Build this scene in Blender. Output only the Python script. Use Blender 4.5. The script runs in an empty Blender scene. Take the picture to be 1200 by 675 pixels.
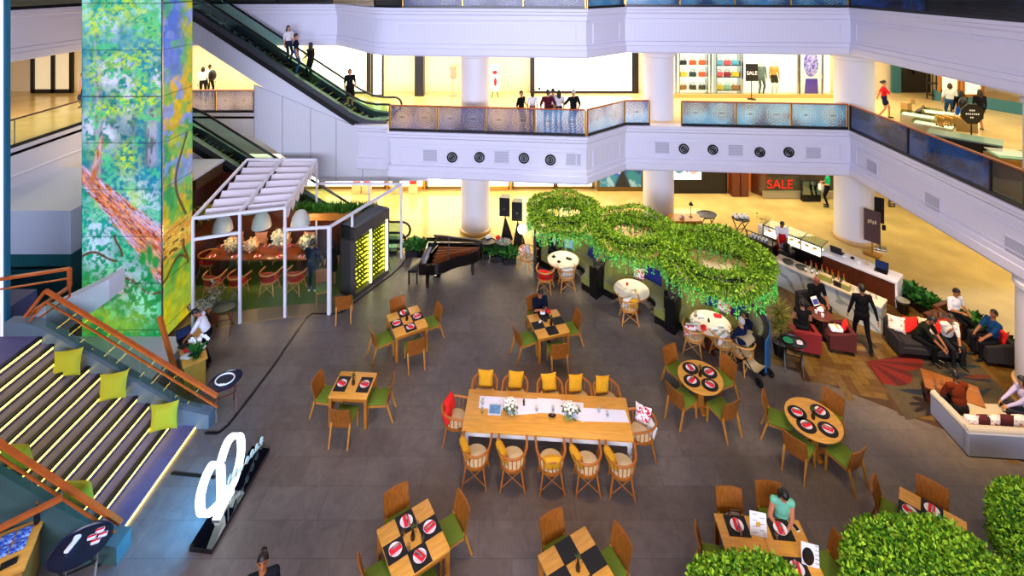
import bpy, math, random
import numpy as np
from mathutils import Vector, Matrix
PI = math.pi
rnd = random.Random(7)
nrg = np.random.RandomState(5)
COL = bpy.context.scene.collection
F, H, YH, CX = 570.0, 10.0, -24.0, 600.0     # focal length (px), eye height (m), horizon row, centre column

def at(px, py, z=0.0):
    y = F*(H-z)/(py-YH)
    return Vector(((px-CX)/F*y, y, z))
def ex(px, Y):
    return (px-CX)/F*Y
def ez(py, Y):
    return H-(py-YH)*Y/F
def R(d): return math.radians(d)

# ------------------------------------------------------------------ materials
def lin(c):
    if isinstance(c, str):
        c = c.lstrip('#'); c = [int(c[i:i+2], 16)/255 for i in (0, 2, 4)]
    return tuple((x/12.92 if x <= .04045 else ((x+.055)/1.055)**2.4) for x in c[:3])
MATS = {}
def mat(name, col='#808080', rough=.5, metal=0, emit=None, es=0, noise=None, bump=None, spec=.5, trans=0, alpha=1, attr=None, attr_emit=0, sheen=0, stretch=None, coat=0):
    if name in MATS: return MATS[name]
    m = bpy.data.materials.new(name); m.use_nodes = True
    nt = m.node_tree; b = nt.nodes['Principled BSDF']
    b.inputs['Base Color'].default_value = (*lin(col), 1)
    b.inputs['Roughness'].default_value = rough
    b.inputs['Metallic'].default_value = metal
    b.inputs['Specular IOR Level'].default_value = spec
    b.inputs['Transmission Weight'].default_value = trans
    b.inputs['Alpha'].default_value = alpha
    b.inputs['Sheen Weight'].default_value = sheen
    b.inputs['Coat Weight'].default_value = coat
    if emit:
        b.inputs['Emission Color'].default_value = (*lin(emit), 1)
        b.inputs['Emission Strength'].default_value = es
    if attr:
        a = nt.nodes.new('ShaderNodeAttribute'); a.attribute_name = attr
        nt.links.new(a.outputs['Color'], b.inputs['Base Color'])
        if attr_emit:
            nt.links.new(a.outputs['Color'], b.inputs['Emission Color'])
            b.inputs['Emission Strength'].default_value = attr_emit
    if noise or bump:
        tc = nt.nodes.new('ShaderNodeTexCoord'); mp = nt.nodes.new('ShaderNodeMapping')
        nt.links.new(tc.outputs['Object'], mp.inputs['Vector'])
        if stretch: mp.inputs['Scale'].default_value = stretch
    if noise:
        sc, amt = noise
        n = nt.nodes.new('ShaderNodeTexNoise'); n.inputs['Scale'].default_value = sc; n.inputs['Detail'].default_value = 5
        nt.links.new(mp.outputs['Vector'], n.inputs['Vector'])
        r = nt.nodes.new('ShaderNodeValToRGB')
        c = np.array(lin(col))
        r.color_ramp.elements[0].position = .3; r.color_ramp.elements[1].position = .7
        r.color_ramp.elements[0].color = (*np.clip(c*(1-amt), 0, 1), 1)
        r.color_ramp.elements[1].color = (*np.clip(c*(1+amt), 0, 1), 1)
        nt.links.new(n.outputs['Fac'], r.inputs['Fac'])
        if attr:
            mx = nt.nodes.new('ShaderNodeMix'); mx.data_type = 'RGBA'; mx.blend_type = 'MULTIPLY'; mx.inputs['Factor'].default_value = 1
            nt.links.new(a.outputs['Color'], mx.inputs['A']); nt.links.new(r.outputs['Color'], mx.inputs['B'])
            nt.links.new(mx.outputs['Result'], b.inputs['Base Color'])
        else:
            nt.links.new(r.outputs['Color'], b.inputs['Base Color'])
    if bump:
        sc, st = bump
        n2 = nt.nodes.new('ShaderNodeTexNoise'); n2.inputs['Scale'].default_value = sc
        nt.links.new(mp.outputs['Vector'], n2.inputs['Vector'])
        bp = nt.nodes.new('ShaderNodeBump'); bp.inputs['Strength'].default_value = st; bp.inputs['Distance'].default_value = .01
        nt.links.new(n2.outputs['Fac'], bp.inputs['Height']); nt.links.new(bp.outputs['Normal'], b.inputs['Normal'])
    MATS[name] = m
    return m
def glass(name, tint='#f2faf6', clear=.96, rough=.02):
    """thin clear pane: mostly see-through with a little mirror"""
    if name in MATS: return MATS[name]
    m = bpy.data.materials.new(name); m.use_nodes = True; nt = m.node_tree
    for n in list(nt.nodes): nt.nodes.remove(n)
    o = nt.nodes.new('ShaderNodeOutputMaterial'); t = nt.nodes.new('ShaderNodeBsdfTransparent'); g = nt.nodes.new('ShaderNodeBsdfGlossy')
    t.inputs['Color'].default_value = (*lin(tint), 1); g.inputs['Roughness'].default_value = rough
    f = nt.nodes.new('ShaderNodeFresnel'); f.inputs['IOR'].default_value = 1.45
    ma = nt.nodes.new('ShaderNodeMath'); ma.operation = 'ADD'; ma.inputs[1].default_value = 1-clear; ma.use_clamp = True
    mx = nt.nodes.new('ShaderNodeMixShader')
    ge = nt.nodes.new('ShaderNodeNewGeometry'); bk = nt.nodes.new('ShaderNodeMath'); bk.operation = 'SUBTRACT'; bk.inputs[0].default_value = 1; mu = nt.nodes.new('ShaderNodeMath'); mu.operation = 'MULTIPLY'
    nt.links.new(ge.outputs['Backfacing'], bk.inputs[1]); nt.links.new(f.outputs[0], ma.inputs[0]); nt.links.new(ma.outputs[0], mu.inputs[0]); nt.links.new(bk.outputs[0], mu.inputs[1]); nt.links.new(mu.outputs[0], mx.inputs[0])
    nt.links.new(t.outputs[0], mx.inputs[1]); nt.links.new(g.outputs[0], mx.inputs[2]); nt.links.new(mx.outputs[0], o.inputs[0])
    MATS[name] = m
    return m
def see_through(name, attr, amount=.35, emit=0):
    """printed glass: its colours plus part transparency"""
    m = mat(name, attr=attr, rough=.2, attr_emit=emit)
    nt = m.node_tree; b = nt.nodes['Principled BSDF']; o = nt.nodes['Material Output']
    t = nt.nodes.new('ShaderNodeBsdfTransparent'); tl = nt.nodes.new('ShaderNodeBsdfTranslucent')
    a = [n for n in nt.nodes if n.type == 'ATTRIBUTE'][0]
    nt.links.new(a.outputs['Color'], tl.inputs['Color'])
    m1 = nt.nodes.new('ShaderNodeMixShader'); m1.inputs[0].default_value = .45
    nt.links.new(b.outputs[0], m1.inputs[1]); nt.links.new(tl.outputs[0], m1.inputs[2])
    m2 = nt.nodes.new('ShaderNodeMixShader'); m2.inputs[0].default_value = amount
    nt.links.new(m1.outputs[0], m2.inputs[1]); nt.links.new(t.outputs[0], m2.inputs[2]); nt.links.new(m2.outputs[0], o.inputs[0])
    return m

# ------------------------------------------------------------------ mesh builder
class MB:
    def __init__(s): s.v = []; s.f = []; s.m = []; s.c = []; s.cm = 0; s.cc = None
    def add(s, vs, fs, T=None):
        o = len(s.v)
        for p in vs:
            p = Vector(p)
            if T is not None: p = T @ p
            s.v.append(p)
        for f in fs:
            s.f.append([i+o for i in f]); s.m.append(s.cm); s.c.append(s.cc)
        return s
    def mi(s, i): s.cm = i; return s
    def col(s, c): s.cc = lin(c); return s
    def box(s, c, d, rz=0, ch=0, T=None):
        """box centred at c with size d, chamfered edges of size ch"""
        x, y, z = d[0]/2, d[1]/2, d[2]/2
        M = Matrix.Translation(c) @ Matrix.Rotation(rz, 4, 'Z')
        if T is not None: M = T @ M
        if ch <= 0:
            vs = [(-x,-y,-z),(x,-y,-z),(x,y,-z),(-x,y,-z),(-x,-y,z),(x,-y,z),(x,y,z),(-x,y,z)]
            fs = [(3,2,1,0),(4,5,6,7),(0,1,5,4),(1,2,6,5),(2,3,7,6),(3,0,4,7)]
            return s.add(vs, fs, M)
        ch = min(ch, x*.9, y*.9, z*.9)
        def ring(zz, i): 
            a, b = x-i, y-i; q = ch
            return [(-a+q,-b,zz),(a-q,-b,zz),(a,-b+q,zz),(a,b-q,zz),(a-q,b,zz),(-a+q,b,zz),(-a,b-q,zz),(-a,-b+q,zz)]
        vs = ring(-z, ch)+ring(-z+ch, 0)+ring(z-ch, 0)+ring(z, ch)
        fs = [tuple(range(7,-1,-1)), tuple(range(24,32))]
        for k in range(3):
            for i in range(8):
                j = (i+1) % 8; fs.append((k*8+i, k*8+j, k*8+8+j, k*8+8+i))
        return s.add(vs, fs, M)
    def bar(s, a, b, w, h=None, up=(0,0,1)):
        """square bar from a to b"""
        h = h or w; a = Vector(a); b = Vector(b); d = (b-a).normalized(); u = Vector(up)
        if abs(d.dot(u)) > .98: u = Vector((0,1,0))
        r = d.cross(u).normalized()*w/2; u = r.cross(d).normalized()*h/2
        vs = [a-r-u,a+r-u,a+r+u,a-r+u,b-r-u,b+r-u,b+r+u,b-r+u]
        return s.add(vs, [(3,2,1,0),(4,5,6,7),(0,1,5,4),(1,2,6,5),(2,3,7,6),(3,0,4,7)])
    def tube(s, pts, r, n=8, closed=False):
        pts = [Vector(p) for p in pts]; N = len(pts)
        rs = r if isinstance(r, (list, tuple)) else [r]*N
        vs = []; prev = None
        for i, p in enumerate(pts):
            if closed: d = pts[(i+1) % N]-pts[i-1]
            else: d = pts[min(i+1, N-1)]-pts[max(i-1, 0)]
            d = d.normalized() if d.length > 1e-9 else Vector((0,0,1))
            if prev is None:
                u = Vector((0,0,1)) if abs(d.z) < .95 else Vector((1,0,0))
            else: u = prev
            a = (u-d*u.dot(d)).normalized(); prev = a; b = d.cross(a)
            for k in range(n):
                t = 2*PI*k/n; vs.append(p+(a*math.cos(t)+b*math.sin(t))*rs[i])
        fs = []
        for i in range(N if closed else N-1):
            i2 = (i+1) % N
            for k in range(n):
                k2 = (k+1) % n; fs.append((i*n+k, i*n+k2, i2*n+k2, i2*n+k))
        if not closed: fs += [tuple(range(n-1,-1,-1)), tuple(range((N-1)*n, N*n))]
        return s.add(vs, fs)
    def cyl(s, a, b, r0, r1=None, n=16): return s.tube([a, b], [r0, r0 if r1 is None else r1], n)
    def lathe(s, prof, c=(0,0,0), n=24, sx=1, sy=1):
        c = Vector(c); vs = []; fs = []
        for r, z in prof:
            for k in range(n):
                t = 2*PI*k/n; vs.append(c+Vector((max(r,1e-4)*math.cos(t)*sx, max(r,1e-4)*math.sin(t)*sy, z)))
        for i in range(len(prof)-1):
            for k in range(n):
                k2 = (k+1) % n; fs.append((i*n+k, i*n+k2, i*n+n+k2, i*n+n+k))
        fs += [tuple(range(n-1,-1,-1)), tuple(range((len(prof)-1)*n, len(prof)*n))]
        return s.add(vs, fs)
    def ell(s, c, r, n=12, T=None):
        """ellipsoid"""
        if not isinstance(r, (list, tuple)): r = (r,r,r)
        vs = []; fs = []; m = max(6, n//2+2)
        for i in range(m+1):
            ph = PI*i/m
            for k in range(n):
                t = 2*PI*k/n; q = max(math.sin(ph), .002)
                vs.append((c[0]+r[0]*q*math.cos(t), c[1]+r[1]*q*math.sin(t), c[2]-r[2]*math.cos(ph)))
        for i in range(m):
            for k in range(n):
                k2 = (k+1) % n; fs.append((i*n+k, i*n+k2, i*n+n+k2, i*n+n+k))
        fs += [tuple(range(n-1,-1,-1)), tuple(range(m*n, m*n+n))]
        return s.add(vs, fs, T)
    def prism(s, poly, z0, z1):
        n = len(poly)
        a = sum(poly[i][0]*poly[(i+1)%n][1]-poly[(i+1)%n][0]*poly[i][1] for i in range(n))
        if a < 0: poly = poly[::-1]
        vs = [(p[0],p[1],z0) for p in poly]+[(p[0],p[1],z1) for p in poly]
        fs = [tuple(range(n-1,-1,-1)), tuple(range(n, 2*n))]+[(i,(i+1)%n,n+(i+1)%n,n+i) for i in range(n)]
        return s.add(vs, fs)
    def slab(s, poly, off):
        """any planar polygon of 3-D points thickened by the vector off"""
        n = len(poly); off = Vector(off); vs = [Vector(p) for p in poly]; vs += [p+off for p in vs]
        return s.add(vs, [tuple(range(n-1,-1,-1)), tuple(range(n,2*n))]+[(i,(i+1)%n,n+(i+1)%n,n+i) for i in range(n)])
    def quad(s, *p): return s.add(p, [tuple(range(len(p)))])
    def grid(s, fn, nu, nv, closed_u=False, T=None):
        vs = [fn(i/(nu if closed_u else nu-1), j/(nv-1)) for j in range(nv) for i in range(nu)]
        fs = []
        for j in range(nv-1):
            for i in range(nu if closed_u else nu-1):
                i2 = (i+1) % nu; fs.append((j*nu+i, j*nu+i2, (j+1)*nu+i2, (j+1)*nu+i))
        return s.add(vs, fs, T)
    def pillow(s, w, h, t, T=None, n=9):
        """stuffed cushion standing in the xz plane, thickness along y, pinched corners"""
        for sg in (1,-1):
            def fn(u, v):
                a, b = 2*u-1, 2*v-1
                k = (1-a**4)*(1-b**4); th = sg*t/2*(k**.5 if k > 0 else 0)
                q = 1-.10*(1-abs(b)**2)*(abs(a)**3); q2 = 1-.10*(1-abs(a)**2)*(abs(b)**3)
                return Vector((a*w/2*q, th, b*h/2*q2))
            if sg == 1: s.grid(lambda u, v: fn(1-u, v), n, n, T=T)
            else: s.grid(fn, n, n, T=T)
        return s
    def build(s, name, mats, parent=None, smooth=40, loc=None, rz=0, loose=False):
        me = bpy.data.meshes.new(name); me.from_pydata([tuple(p) for p in s.v], [], s.f); 
        if not isinstance(mats, (list, tuple)): mats = [mats]
        for m in mats: me.materials.append(m)
        me.polygons.foreach_set('material_index', s.m)
        if any(c is not None for c in s.c):
            at_ = me.color_attributes.new('Col', 'FLOAT_COLOR', 'CORNER'); d = []
            for f, c in zip(s.f, s.c): d += [*(c or (1,1,1)), 1]*len(f)
            at_.data.foreach_set('color', d)
        if smooth:
            me.polygons.foreach_set('use_smooth', [True]*len(s.f))
            me.set_sharp_from_angle(angle=R(smooth))
        me.update()
        o = bpy.data.objects.new(name, me); COL.objects.link(o)
        if parent: o.parent = parent
        if loc is not None: o.location = loc; o.rotation_euler = (0,0,rz)
        return o

def raw_mesh(name, V, Q, mats, parent=None, colors=None, smooth=True):
    """mesh straight from numpy arrays: V (n,3), Q (m,k) faces"""
    me = bpy.data.meshes.new(name); k = Q.shape[1]
    me.vertices.add(len(V)); me.vertices.foreach_set('co', V.astype(np.float32).ravel())
    me.loops.add(Q.size); me.loops.foreach_set('vertex_index', Q.astype(np.int32).ravel())
    me.polygons.add(len(Q)); me.polygons.foreach_set('loop_start', np.arange(0, Q.size, k, dtype=np.int32))
    me.polygons.foreach_set('loop_total', np.full(len(Q), k, dtype=np.int32))
    if smooth: me.polygons.foreach_set('use_smooth', np.ones(len(Q), dtype=bool))
    for m in (mats if isinstance(mats, (list, tuple)) else [mats]): me.materials.append(m)
    if colors is not None:
        a = me.color_attributes.new('Col', 'FLOAT_COLOR', 'POINT')
        a.data.foreach_set('color', np.c_[colors, np.ones(len(V))].astype(np.float32).ravel())
    me.update(calc_edges=True); me.validate()
    o = bpy.data.objects.new(name, me); COL.objects.link(o)
    if parent: o.parent = parent
    return o
def picture(name, org, uv, vv, nu, nv, fn, m, parent=None):
    """a flat printed or glowing picture: fn(u, v) -> linear rgb, u along uv and v along vv"""
    U, Vv = np.meshgrid(np.linspace(0,1,nu), np.linspace(0,1,nv))
    P = np.array(org)[None,None]+U[...,None]*np.array(uv)+Vv[...,None]*np.array(vv)
    C = fn(U, Vv); idx = np.arange(nu*nv).reshape(nv, nu)
    Q = np.stack([idx[:-1,:-1], idx[:-1,1:], idx[1:,1:], idx[1:,:-1]], -1).reshape(-1,4)
    return raw_mesh(name, P.reshape(-1,3), Q, m, parent, C.reshape(-1,3), smooth=False)

def tag(o, label, cat, group=None, kind=None):
    if label: o['label'] = label
    if cat: o['category'] = cat
    if group: o['group'] = group
    if kind: o['kind'] = kind
    return o
def thing(name, label, cat, loc=(0,0,0), rz=0, group=None):
    o = bpy.data.objects.new(name, None); o.empty_display_size = .1; COL.objects.link(o)
    o.location = loc; o.rotation_euler = (0,0,rz)
    return tag(o, label, cat, group)
def struct(mb, name, m, smooth=30):
    o = mb.build(name, m, smooth=smooth); o['kind'] = 'structure'; return o
KIDS = {}
def dup(root, loc, rz, label=None, group=None):
    r = root.copy(); COL.objects.link(r); r.location = loc; r.rotation_euler = (0,0,rz)
    if label: r['label'] = label
    if group: r['group'] = group
    def rec(a, b):
        for ch in list(a.children):
            c = ch.copy(); COL.objects.link(c); c.parent = b; rec(ch, c)
    rec(root, r)
    return r
class Proto:
    """first call hands out the built thing itself, later calls copies of it"""
    def __init__(s, make): s.make = make; s.o = None
    def __call__(s, loc, rz, label, group=None):
        if s.o is None:
            s.o = s.make(); s.o.location = loc; s.o.rotation_euler = (0,0,rz); s.o['label'] = label
            if group: s.o['group'] = group
            return s.o
        return dup(s.o, loc, rz, label, group)
def letters(txt, size, depth, m, name, parent=None, T=None):
    cu = bpy.data.curves.new(name, 'FONT'); cu.body = txt; cu.size = size; cu.extrude = depth; cu.align_x = 'CENTER'; cu.align_y = 'CENTER'
    tmp = bpy.data.objects.new(name, cu); COL.objects.link(tmp)
    me = bpy.data.meshes.new_from_object(tmp.evaluated_get(bpy.context.evaluated_depsgraph_get()))
    bpy.data.objects.remove(tmp); bpy.data.curves.remove(cu)
    me.materials.clear(); me.materials.append(m); me.name = name
    o = bpy.data.objects.new(name, me); COL.objects.link(o)
    if T is not None: me.transform(T)
    if parent: o.parent = parent
    return o

def leaf_mesh(name, P, N, size, mats, parent=None, colors=('#3f8f1c','#9ac52e'), aspect=.5, jitter=.8, ups=.0):
    """many small leaves at points P pointing along N"""
    n = len(P); N = N+nrg.normal(0, jitter, (n,3)); N[:,2] += ups; N /= np.linalg.norm(N, axis=1)[:,None]+1e-9
    A = nrg.normal(0, 1, (n,3)); S = np.cross(N, A); S /= np.linalg.norm(S, axis=1)[:,None]+1e-9
    B = np.cross(N, S); L = (size*nrg.uniform(.6, 1.3, n))[:,None]; W = L*aspect*.5
    v0 = P; v1 = P+N*L*.45+S*W+B*L*.08; v2 = P+N*L; v3 = P+N*L*.45-S*W+B*L*.08; 
    V = np.stack([v0, v1, v2, v3], 1).reshape(-1,3); Q = np.arange(4*n).reshape(n,4)
    c0, c1 = np.array(lin(colors[0])), np.array(lin(colors[1])); t = nrg.uniform(0,1,(n,1))**1.3
    C = np.repeat(c0*(1-t)+c1*t, 4, axis=0)
    return raw_mesh(name, V, Q, mats, parent, C, smooth=False)
# ------------------------------------------------------------------ shared materials
m_white = mat('white_paint', '#d9d9e2', .55)
m_fascia = mat('fascia_paint', '#d4d4e4', .5)
m_clad = mat('cladding_panel', '#c9cbd3', .4)
m_black = mat('black_satin', '#08080a', .35)
m_blackgloss = mat('black_gloss', '#020203', .06, coat=1)
m_dark = mat('dark_metal', '#16171a', .4, metal=.6)
m_steel = mat('brushed_steel', '#b9bcc2', .25, metal=1)
m_brass = mat('brass', '#c79a4a', .3, metal=.9)
m_wood = mat('golden_oak', '#b87c2e', .4, noise=(6, .22), stretch=(1,6,6))
m_woodd = mat('teak_back', '#8e5218', .4, noise=(5, .25), stretch=(6,6,1))
m_walnut = mat('walnut', '#5a2710', .4, noise=(5, .3), stretch=(1,1,5))
m_orange_wood = mat('orange_rail_wood', '#b4561c', .3, noise=(4, .15))
m_green = mat('olive_seat', '#5f7712', .8, noise=(40, .12))
m_olive = mat('olive_velvet', '#7d7d2e', .85, sheen=.4)
m_red = mat('red_fabric', '#c41416', .8)
m_whitec = mat('white_china', '#f2f2f2', .2)
m_cream = mat('cream_fabric', '#cdb98c', .85)
m_yellow = mat('mustard_fabric', '#d79a08', .85, noise=(30, .1))
m_glass = glass('clear_glass')
m_glassg = glass('green_glass', '#dff2ea', .95)
m_skin = mat('skin', '#b9794f', .5)
m_leaf = mat('leaf', '#ffffff', .55, attr='Col', spec=.25)
m_paint = mat('printed', rough=.6, attr='Col')

# ------------------------------------------------------------------ noise for pictures
def vnoise(u, v, s, seed):
    r = np.random.RandomState(seed); g = r.rand(64, 64)
    x = u*s; y = v*s; xi = np.floor(x).astype(int); yi = np.floor(y).astype(int); fx = x-xi; fy = y-yi
    fx = fx*fx*(3-2*fx); fy = fy*fy*(3-2*fy)
    a = g[yi%64, xi%64]; b = g[yi%64, (xi+1)%64]; c = g[(yi+1)%64, xi%64]; d = g[(yi+1)%64, (xi+1)%64]
    return (a*(1-fx)+b*fx)*(1-fy)+(c*(1-fx)+d*fx)*fy
def fbm(u, v, s, seed, o=4):
    t = 0; a = .5; n = 0
    for i in range(o): t = t+a*vnoise(u, v, s, seed+i); n += a; a *= .55; s *= 2.1
    return t/n
def mixc(a, b, t): return a*(1-t[...,None])+b*t[...,None]
def sm(x, a, b): 
    t = np.clip((x-a)/(b-a), 0, 1); return t*t*(3-2*t)
def L(c): return np.array(lin(c))

# ------------------------------------------------------------------ floors
def tile_mat():
    m = mat('grey_stone_tile', '#5a5558', .38); nt = m.node_tree; b = nt.nodes['Principled BSDF']
    tc = nt.nodes.new('ShaderNodeTexCoord'); br = nt.nodes.new('ShaderNodeTexBrick')
    br.offset = .5; br.inputs['Scale'].default_value = 1; br.inputs['Brick Width'].default_value = 1.2; br.inputs['Row Height'].default_value = .6
    br.inputs['Mortar Size'].default_value = .006; br.inputs['Mortar Smooth'].default_value = .3; br.inputs['Bias'].default_value = 0
    br.inputs['Color1'].default_value = (*lin('#625852'), 1); br.inputs['Color2'].default_value = (*lin('#6e6660'), 1); br.inputs['Mortar'].default_value = (*lin('#544d4a'), 1)
    n = nt.nodes.new('ShaderNodeTexNoise'); n.inputs['Scale'].default_value = 3.5; n.inputs['Detail'].default_value = 8; n.inputs['Roughness'].default_value = .65; n.inputs['Distortion'].default_value = 1.2
    r = nt.nodes.new('ShaderNodeValToRGB'); r.color_ramp.elements[0].position = .3; r.color_ramp.elements[1].position = .75
    r.color_ramp.elements[0].color = (.72,.72,.72,1); r.color_ramp.elements[1].color = (1.15,1.13,1.12,1)
    mx = nt.nodes.new('ShaderNodeMix'); mx.data_type = 'RGBA'; mx.blend_type = 'MULTIPLY'; mx.inputs['Factor'].default_value = 1
    nt.links.new(tc.outputs['Object'], br.inputs['Vector']); nt.links.new(tc.outputs['Object'], n.inputs['Vector'])
    nt.links.new(n.outputs['Fac'], r.inputs['Fac']); nt.links.new(br.outputs['Color'], mx.inputs['A']); nt.links.new(r.outputs['Color'], mx.inputs['B'])
    nt.links.new(mx.outputs['Result'], b.inputs['Base Color'])
    bp = nt.nodes.new('ShaderNodeBump'); bp.inputs['Strength'].default_value = .25; bp.inputs['Distance'].default_value = .004
    nt.links.new(n.outputs['Fac'], bp.inputs['Height']); nt.links.new(bp.outputs['Normal'], b.inputs['Normal'])
    return m
m_marble = mat('cream_marble', '#c4aa6c', .14, noise=(1.1, .16))
m_marble2 = mat('cream_marble_upper', '#d6ba80', .16, noise=(1.1, .12))
b = MB(); b.prism([(-27,3),(-27,26),(30,26),(30,3)], -.3, -.02); struct(b, 'floor', m_marble)
gp = [at(470,296), at(612,303), (2.2,18.0,0), (4.4,17.6,0), (7.6,15.6,0), at(878,352), at(905,425), at(1110,505), at(1200,542), (14,9.8,0), (14,3,0), (-18,3,0), (-18,19.0,0), at(380,275)]
b = MB(); b.prism([(p[0],p[1]) for p in gp], -.02, 0); struct(b, 'floor_restaurant', tile_mat())
# herringbone oak floor of the lounge, plank by plank
hb = MB()
poly = [at(896,330), at(878,352), at(905,425), at(1110,505), at(1200,542), (14,9.8,0), at(1196,432), at(1100,378), at(1052,352)]
poly = [(p[0],p[1]) for p in poly]
def inside(x, y, P):
    c = False; j = len(P)-1
    for i in range(len(P)):
        if (P[i][1] > y) != (P[j][1] > y) and x < (P[j][0]-P[i][0])*(y-P[i][1])/(P[j][1]-P[i][1])+P[i][0]: c = not c
        j = i
    return c
pc = ['#c69a4c','#a87c38','#d4ac5c','#94682c','#caa050','#b4863c','#deb868']
W_, L_ = .20, .60; ca, sa = math.cos(R(-12)), math.sin(R(-12))
for i in range(-60, 60):
    for j in range(-24, 24):
        for k in (0, 1):
            # herringbone lattice
            bx = i*W_ + j*L_*1.0; by = i*W_ - j*L_*1.0
            if k == 0: r_ = (bx, by, L_, W_)
            else: r_ = (bx, by+W_, W_, L_)
            cx_, cy_ = r_[0]+r_[2]/2, r_[1]+r_[3]/2
            X = 9.8+cx_*ca-cy_*sa; Y = 12.6+cx_*sa+cy_*ca
            if inside(X, Y, poly):
                hb.col(rnd.choice(pc)); g = .003
                vs = [(r_[0]+g,r_[1]+g),(r_[0]+r_[2]-g,r_[1]+g),(r_[0]+r_[2]-g,r_[1]+r_[3]-g),(r_[0]+g,r_[1]+r_[3]-g)]
                hb.add([(9.8+x*ca-y*sa, 12.6+x*sa+y*ca, .004) for x, y in vs], [(0,1,2,3)])
o = hb.build('floor_lounge', mat('oak_planks', rough=.35, attr='Col', noise=(8,.25)), smooth=0); o['kind'] = 'structure'
b = MB(); b.prism(poly, -.019, .001); struct(b, 'floor_lounge_base', mat('plank_gap', '#3a240f', .6))

# ------------------------------------------------------------------ upper decks and their fascias
Z2, Z3 = 4.43, 8.95
E2 = [(-16.5,4),(-16.5,20.35),(-5.9,20.35),(-5.9,18.7),(-4.48,18.5),(-4.48,17.94),(2.63,17.25),(4.33,18.62),(12.55,18.05),(12.2,4)]
E3 = [(-17,4),(-17,20.6),(-7.4,20.6),(-6.9,20.2),(-5.2,18.3),(-4.6,17.95),(2.63,17.25),(4.33,18.62),(12.55,18.05),(12.2,4)]
def sweep(poly, prof):
    """profile (outward, z) swept along the plan line with mitred corners"""
    mb = MB(); n = len(poly); nor = []
    for i in range(n):
        ds = []
        for a, c in ((i-1,i),(i,i+1)):
            if a < 0 or c >= n: continue
            d = Vector((poly[c][0]-poly[a][0], poly[c][1]-poly[a][1])).normalized(); ds.append(Vector((d.y, -d.x)))
        m = sum(ds, Vector((0,0))); m = m.normalized(); m = m/max(.35, m.dot(ds[0])); nor.append(m)
    vs = [(poly[i][0]+nor[i].x*o, poly[i][1]+nor[i].y*o, z) for i in range(n) for o, z in prof]; k = len(prof)
    fs = [(i*k+j, i*k+j+1, (i+1)*k+j+1, (i+1)*k+j) for i in range(n-1) for j in range(k-1)]
    return mb.add(vs, fs)
def prof(z, full=1.62):
    return [(-.3,z+.01),(.14,z+.01),(.14,z-.09),(.10,z-.12),(.10,z-.2),(.05,z-.26),(.05,z-.42),(0,z-.44),(0,z-full+.46),(.05,z-full+.44),(.05,z-full+.3),(.085,z-full+.28),(.085,z-full+.06),(.05,z-full),(-.6,z-full)]
for nm, E, z in (('2', E2, Z2), ('3', E3, Z3)):
    left = E[:3]; right = E[2:] if nm == '3' else E[4:]
    pl = [(-.3,z+.01),(.06,z+.01),(.06,z-.12),(0,z-.16),(0,z-.9),(.02,z-.92),(.02,z-.98),(0,z-1.0),(0,z-1.75),(-.12,z-2.15),(-.5,z-2.6),(-.9,z-2.75)] if nm == '2' else prof(z, 1.75)
    struct(sweep(left, pl), 'trim_left_'+nm, m_fascia)
    struct(sweep(right, prof(z, 1.7 if nm == '2' else 1.75)), 'trim_back_'+nm, m_fascia)
    if nm == '2': struct(sweep(E[2:5], prof(z, 1.7)), 'trim_landing', m_fascia)
    fpoly = [(x, y) for x, y in E]+[(24,4),(24,24.5),(-26,24.5),(-26,4)]
    b = MB(); b.prism(fpoly, z-.25, z); struct(b, 'floor_upper_'+nm, m_marble2)
    ipoly = [(q[0],q[1]) for q in fpoly]; ipoly = [(x+(-.25 if i in (0,1) and True else 0), y+.22 if y > 17 and y < 21 else y) for i,(x,y) in enumerate(ipoly)]; ipoly[-5] = (ipoly[-5][0]+.3, ipoly[-5][1]); ipoly[-6] = (ipoly[-6][0]+.3, ipoly[-6][1])
    b = MB(); b.prism(ipoly, z-1.62, z-1.5); struct(b, 'ceiling_'+nm, mat('ceiling_paint', '#d8cfc0', .7))
# recessed panel mouldings on each fascia run
def panel_frames(E, z, segs, full):
    mb = MB()
    for a, c, n in segs:
        A = Vector((*E[a], 0)); B = Vector((*E[c], 0)); d = (B-A).normalized(); o = Vector((d.y,-d.x,0))*.012; Ln = (B-A).length
        for k in range(n):
            s0 = .35+k*(Ln-.35)/n; s1 = (k+1)*(Ln-.35)/n
            z0, z1 = z-full+.56, z-.56
            p = [A+d*s0+o+Vector((0,0,z0)), A+d*s1+o+Vector((0,0,z0)), A+d*s1+o+Vector((0,0,z1)), A+d*s0+o+Vector((0,0,z1))]
            for i in range(4): mb.bar(p[i], p[(i+1)%4], .035, .03)
    return mb
struct(panel_frames(E2, Z2, [(5,6,1),(6,7,1),(7,8,1),(8,9,2)], 1.7), 'trim_panel_2', m_fascia)
struct(panel_frames(E3, Z3, [(5,6,1),(6,7,1),(7,8,1),(8,9,2)], 1.75), 'trim_panel_3', m_fascia)
# round columns, one per storey
def column(x, y, r, z0, z1, base=True):
    b = MB(); pr = [(r,z0),(r,z1-.35),(r+.05,z1-.3),(r+.05,z1-.2),(r,z1-.15),(r,z1)]
    if base: b.mi(1).lathe([(r+.06,z0),(r+.06,z0+.10),(r+.01,z0+.13)], (x,y,0), 40); b.mi(0)
    b.lathe(pr, (x,y,0), 40)
    o = b.build('column', [m_white, mat('column_plinth','#c8a878',.2)]); o['kind'] = 'structure'
for x, y, r in ((-1.47,19.5,.57),(5.93,19.7,.6),(13.25,18.85,.66)):
    column(x, y, r, 0, 2.85); column(x, y, r, Z2, 7.25, False); column(x, y, r, Z3, 12, False)
column(12.98, 11.7, .62, 0, 2.8)
column(12.9, 11.6, .5, Z2, 7.3, False)
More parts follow.
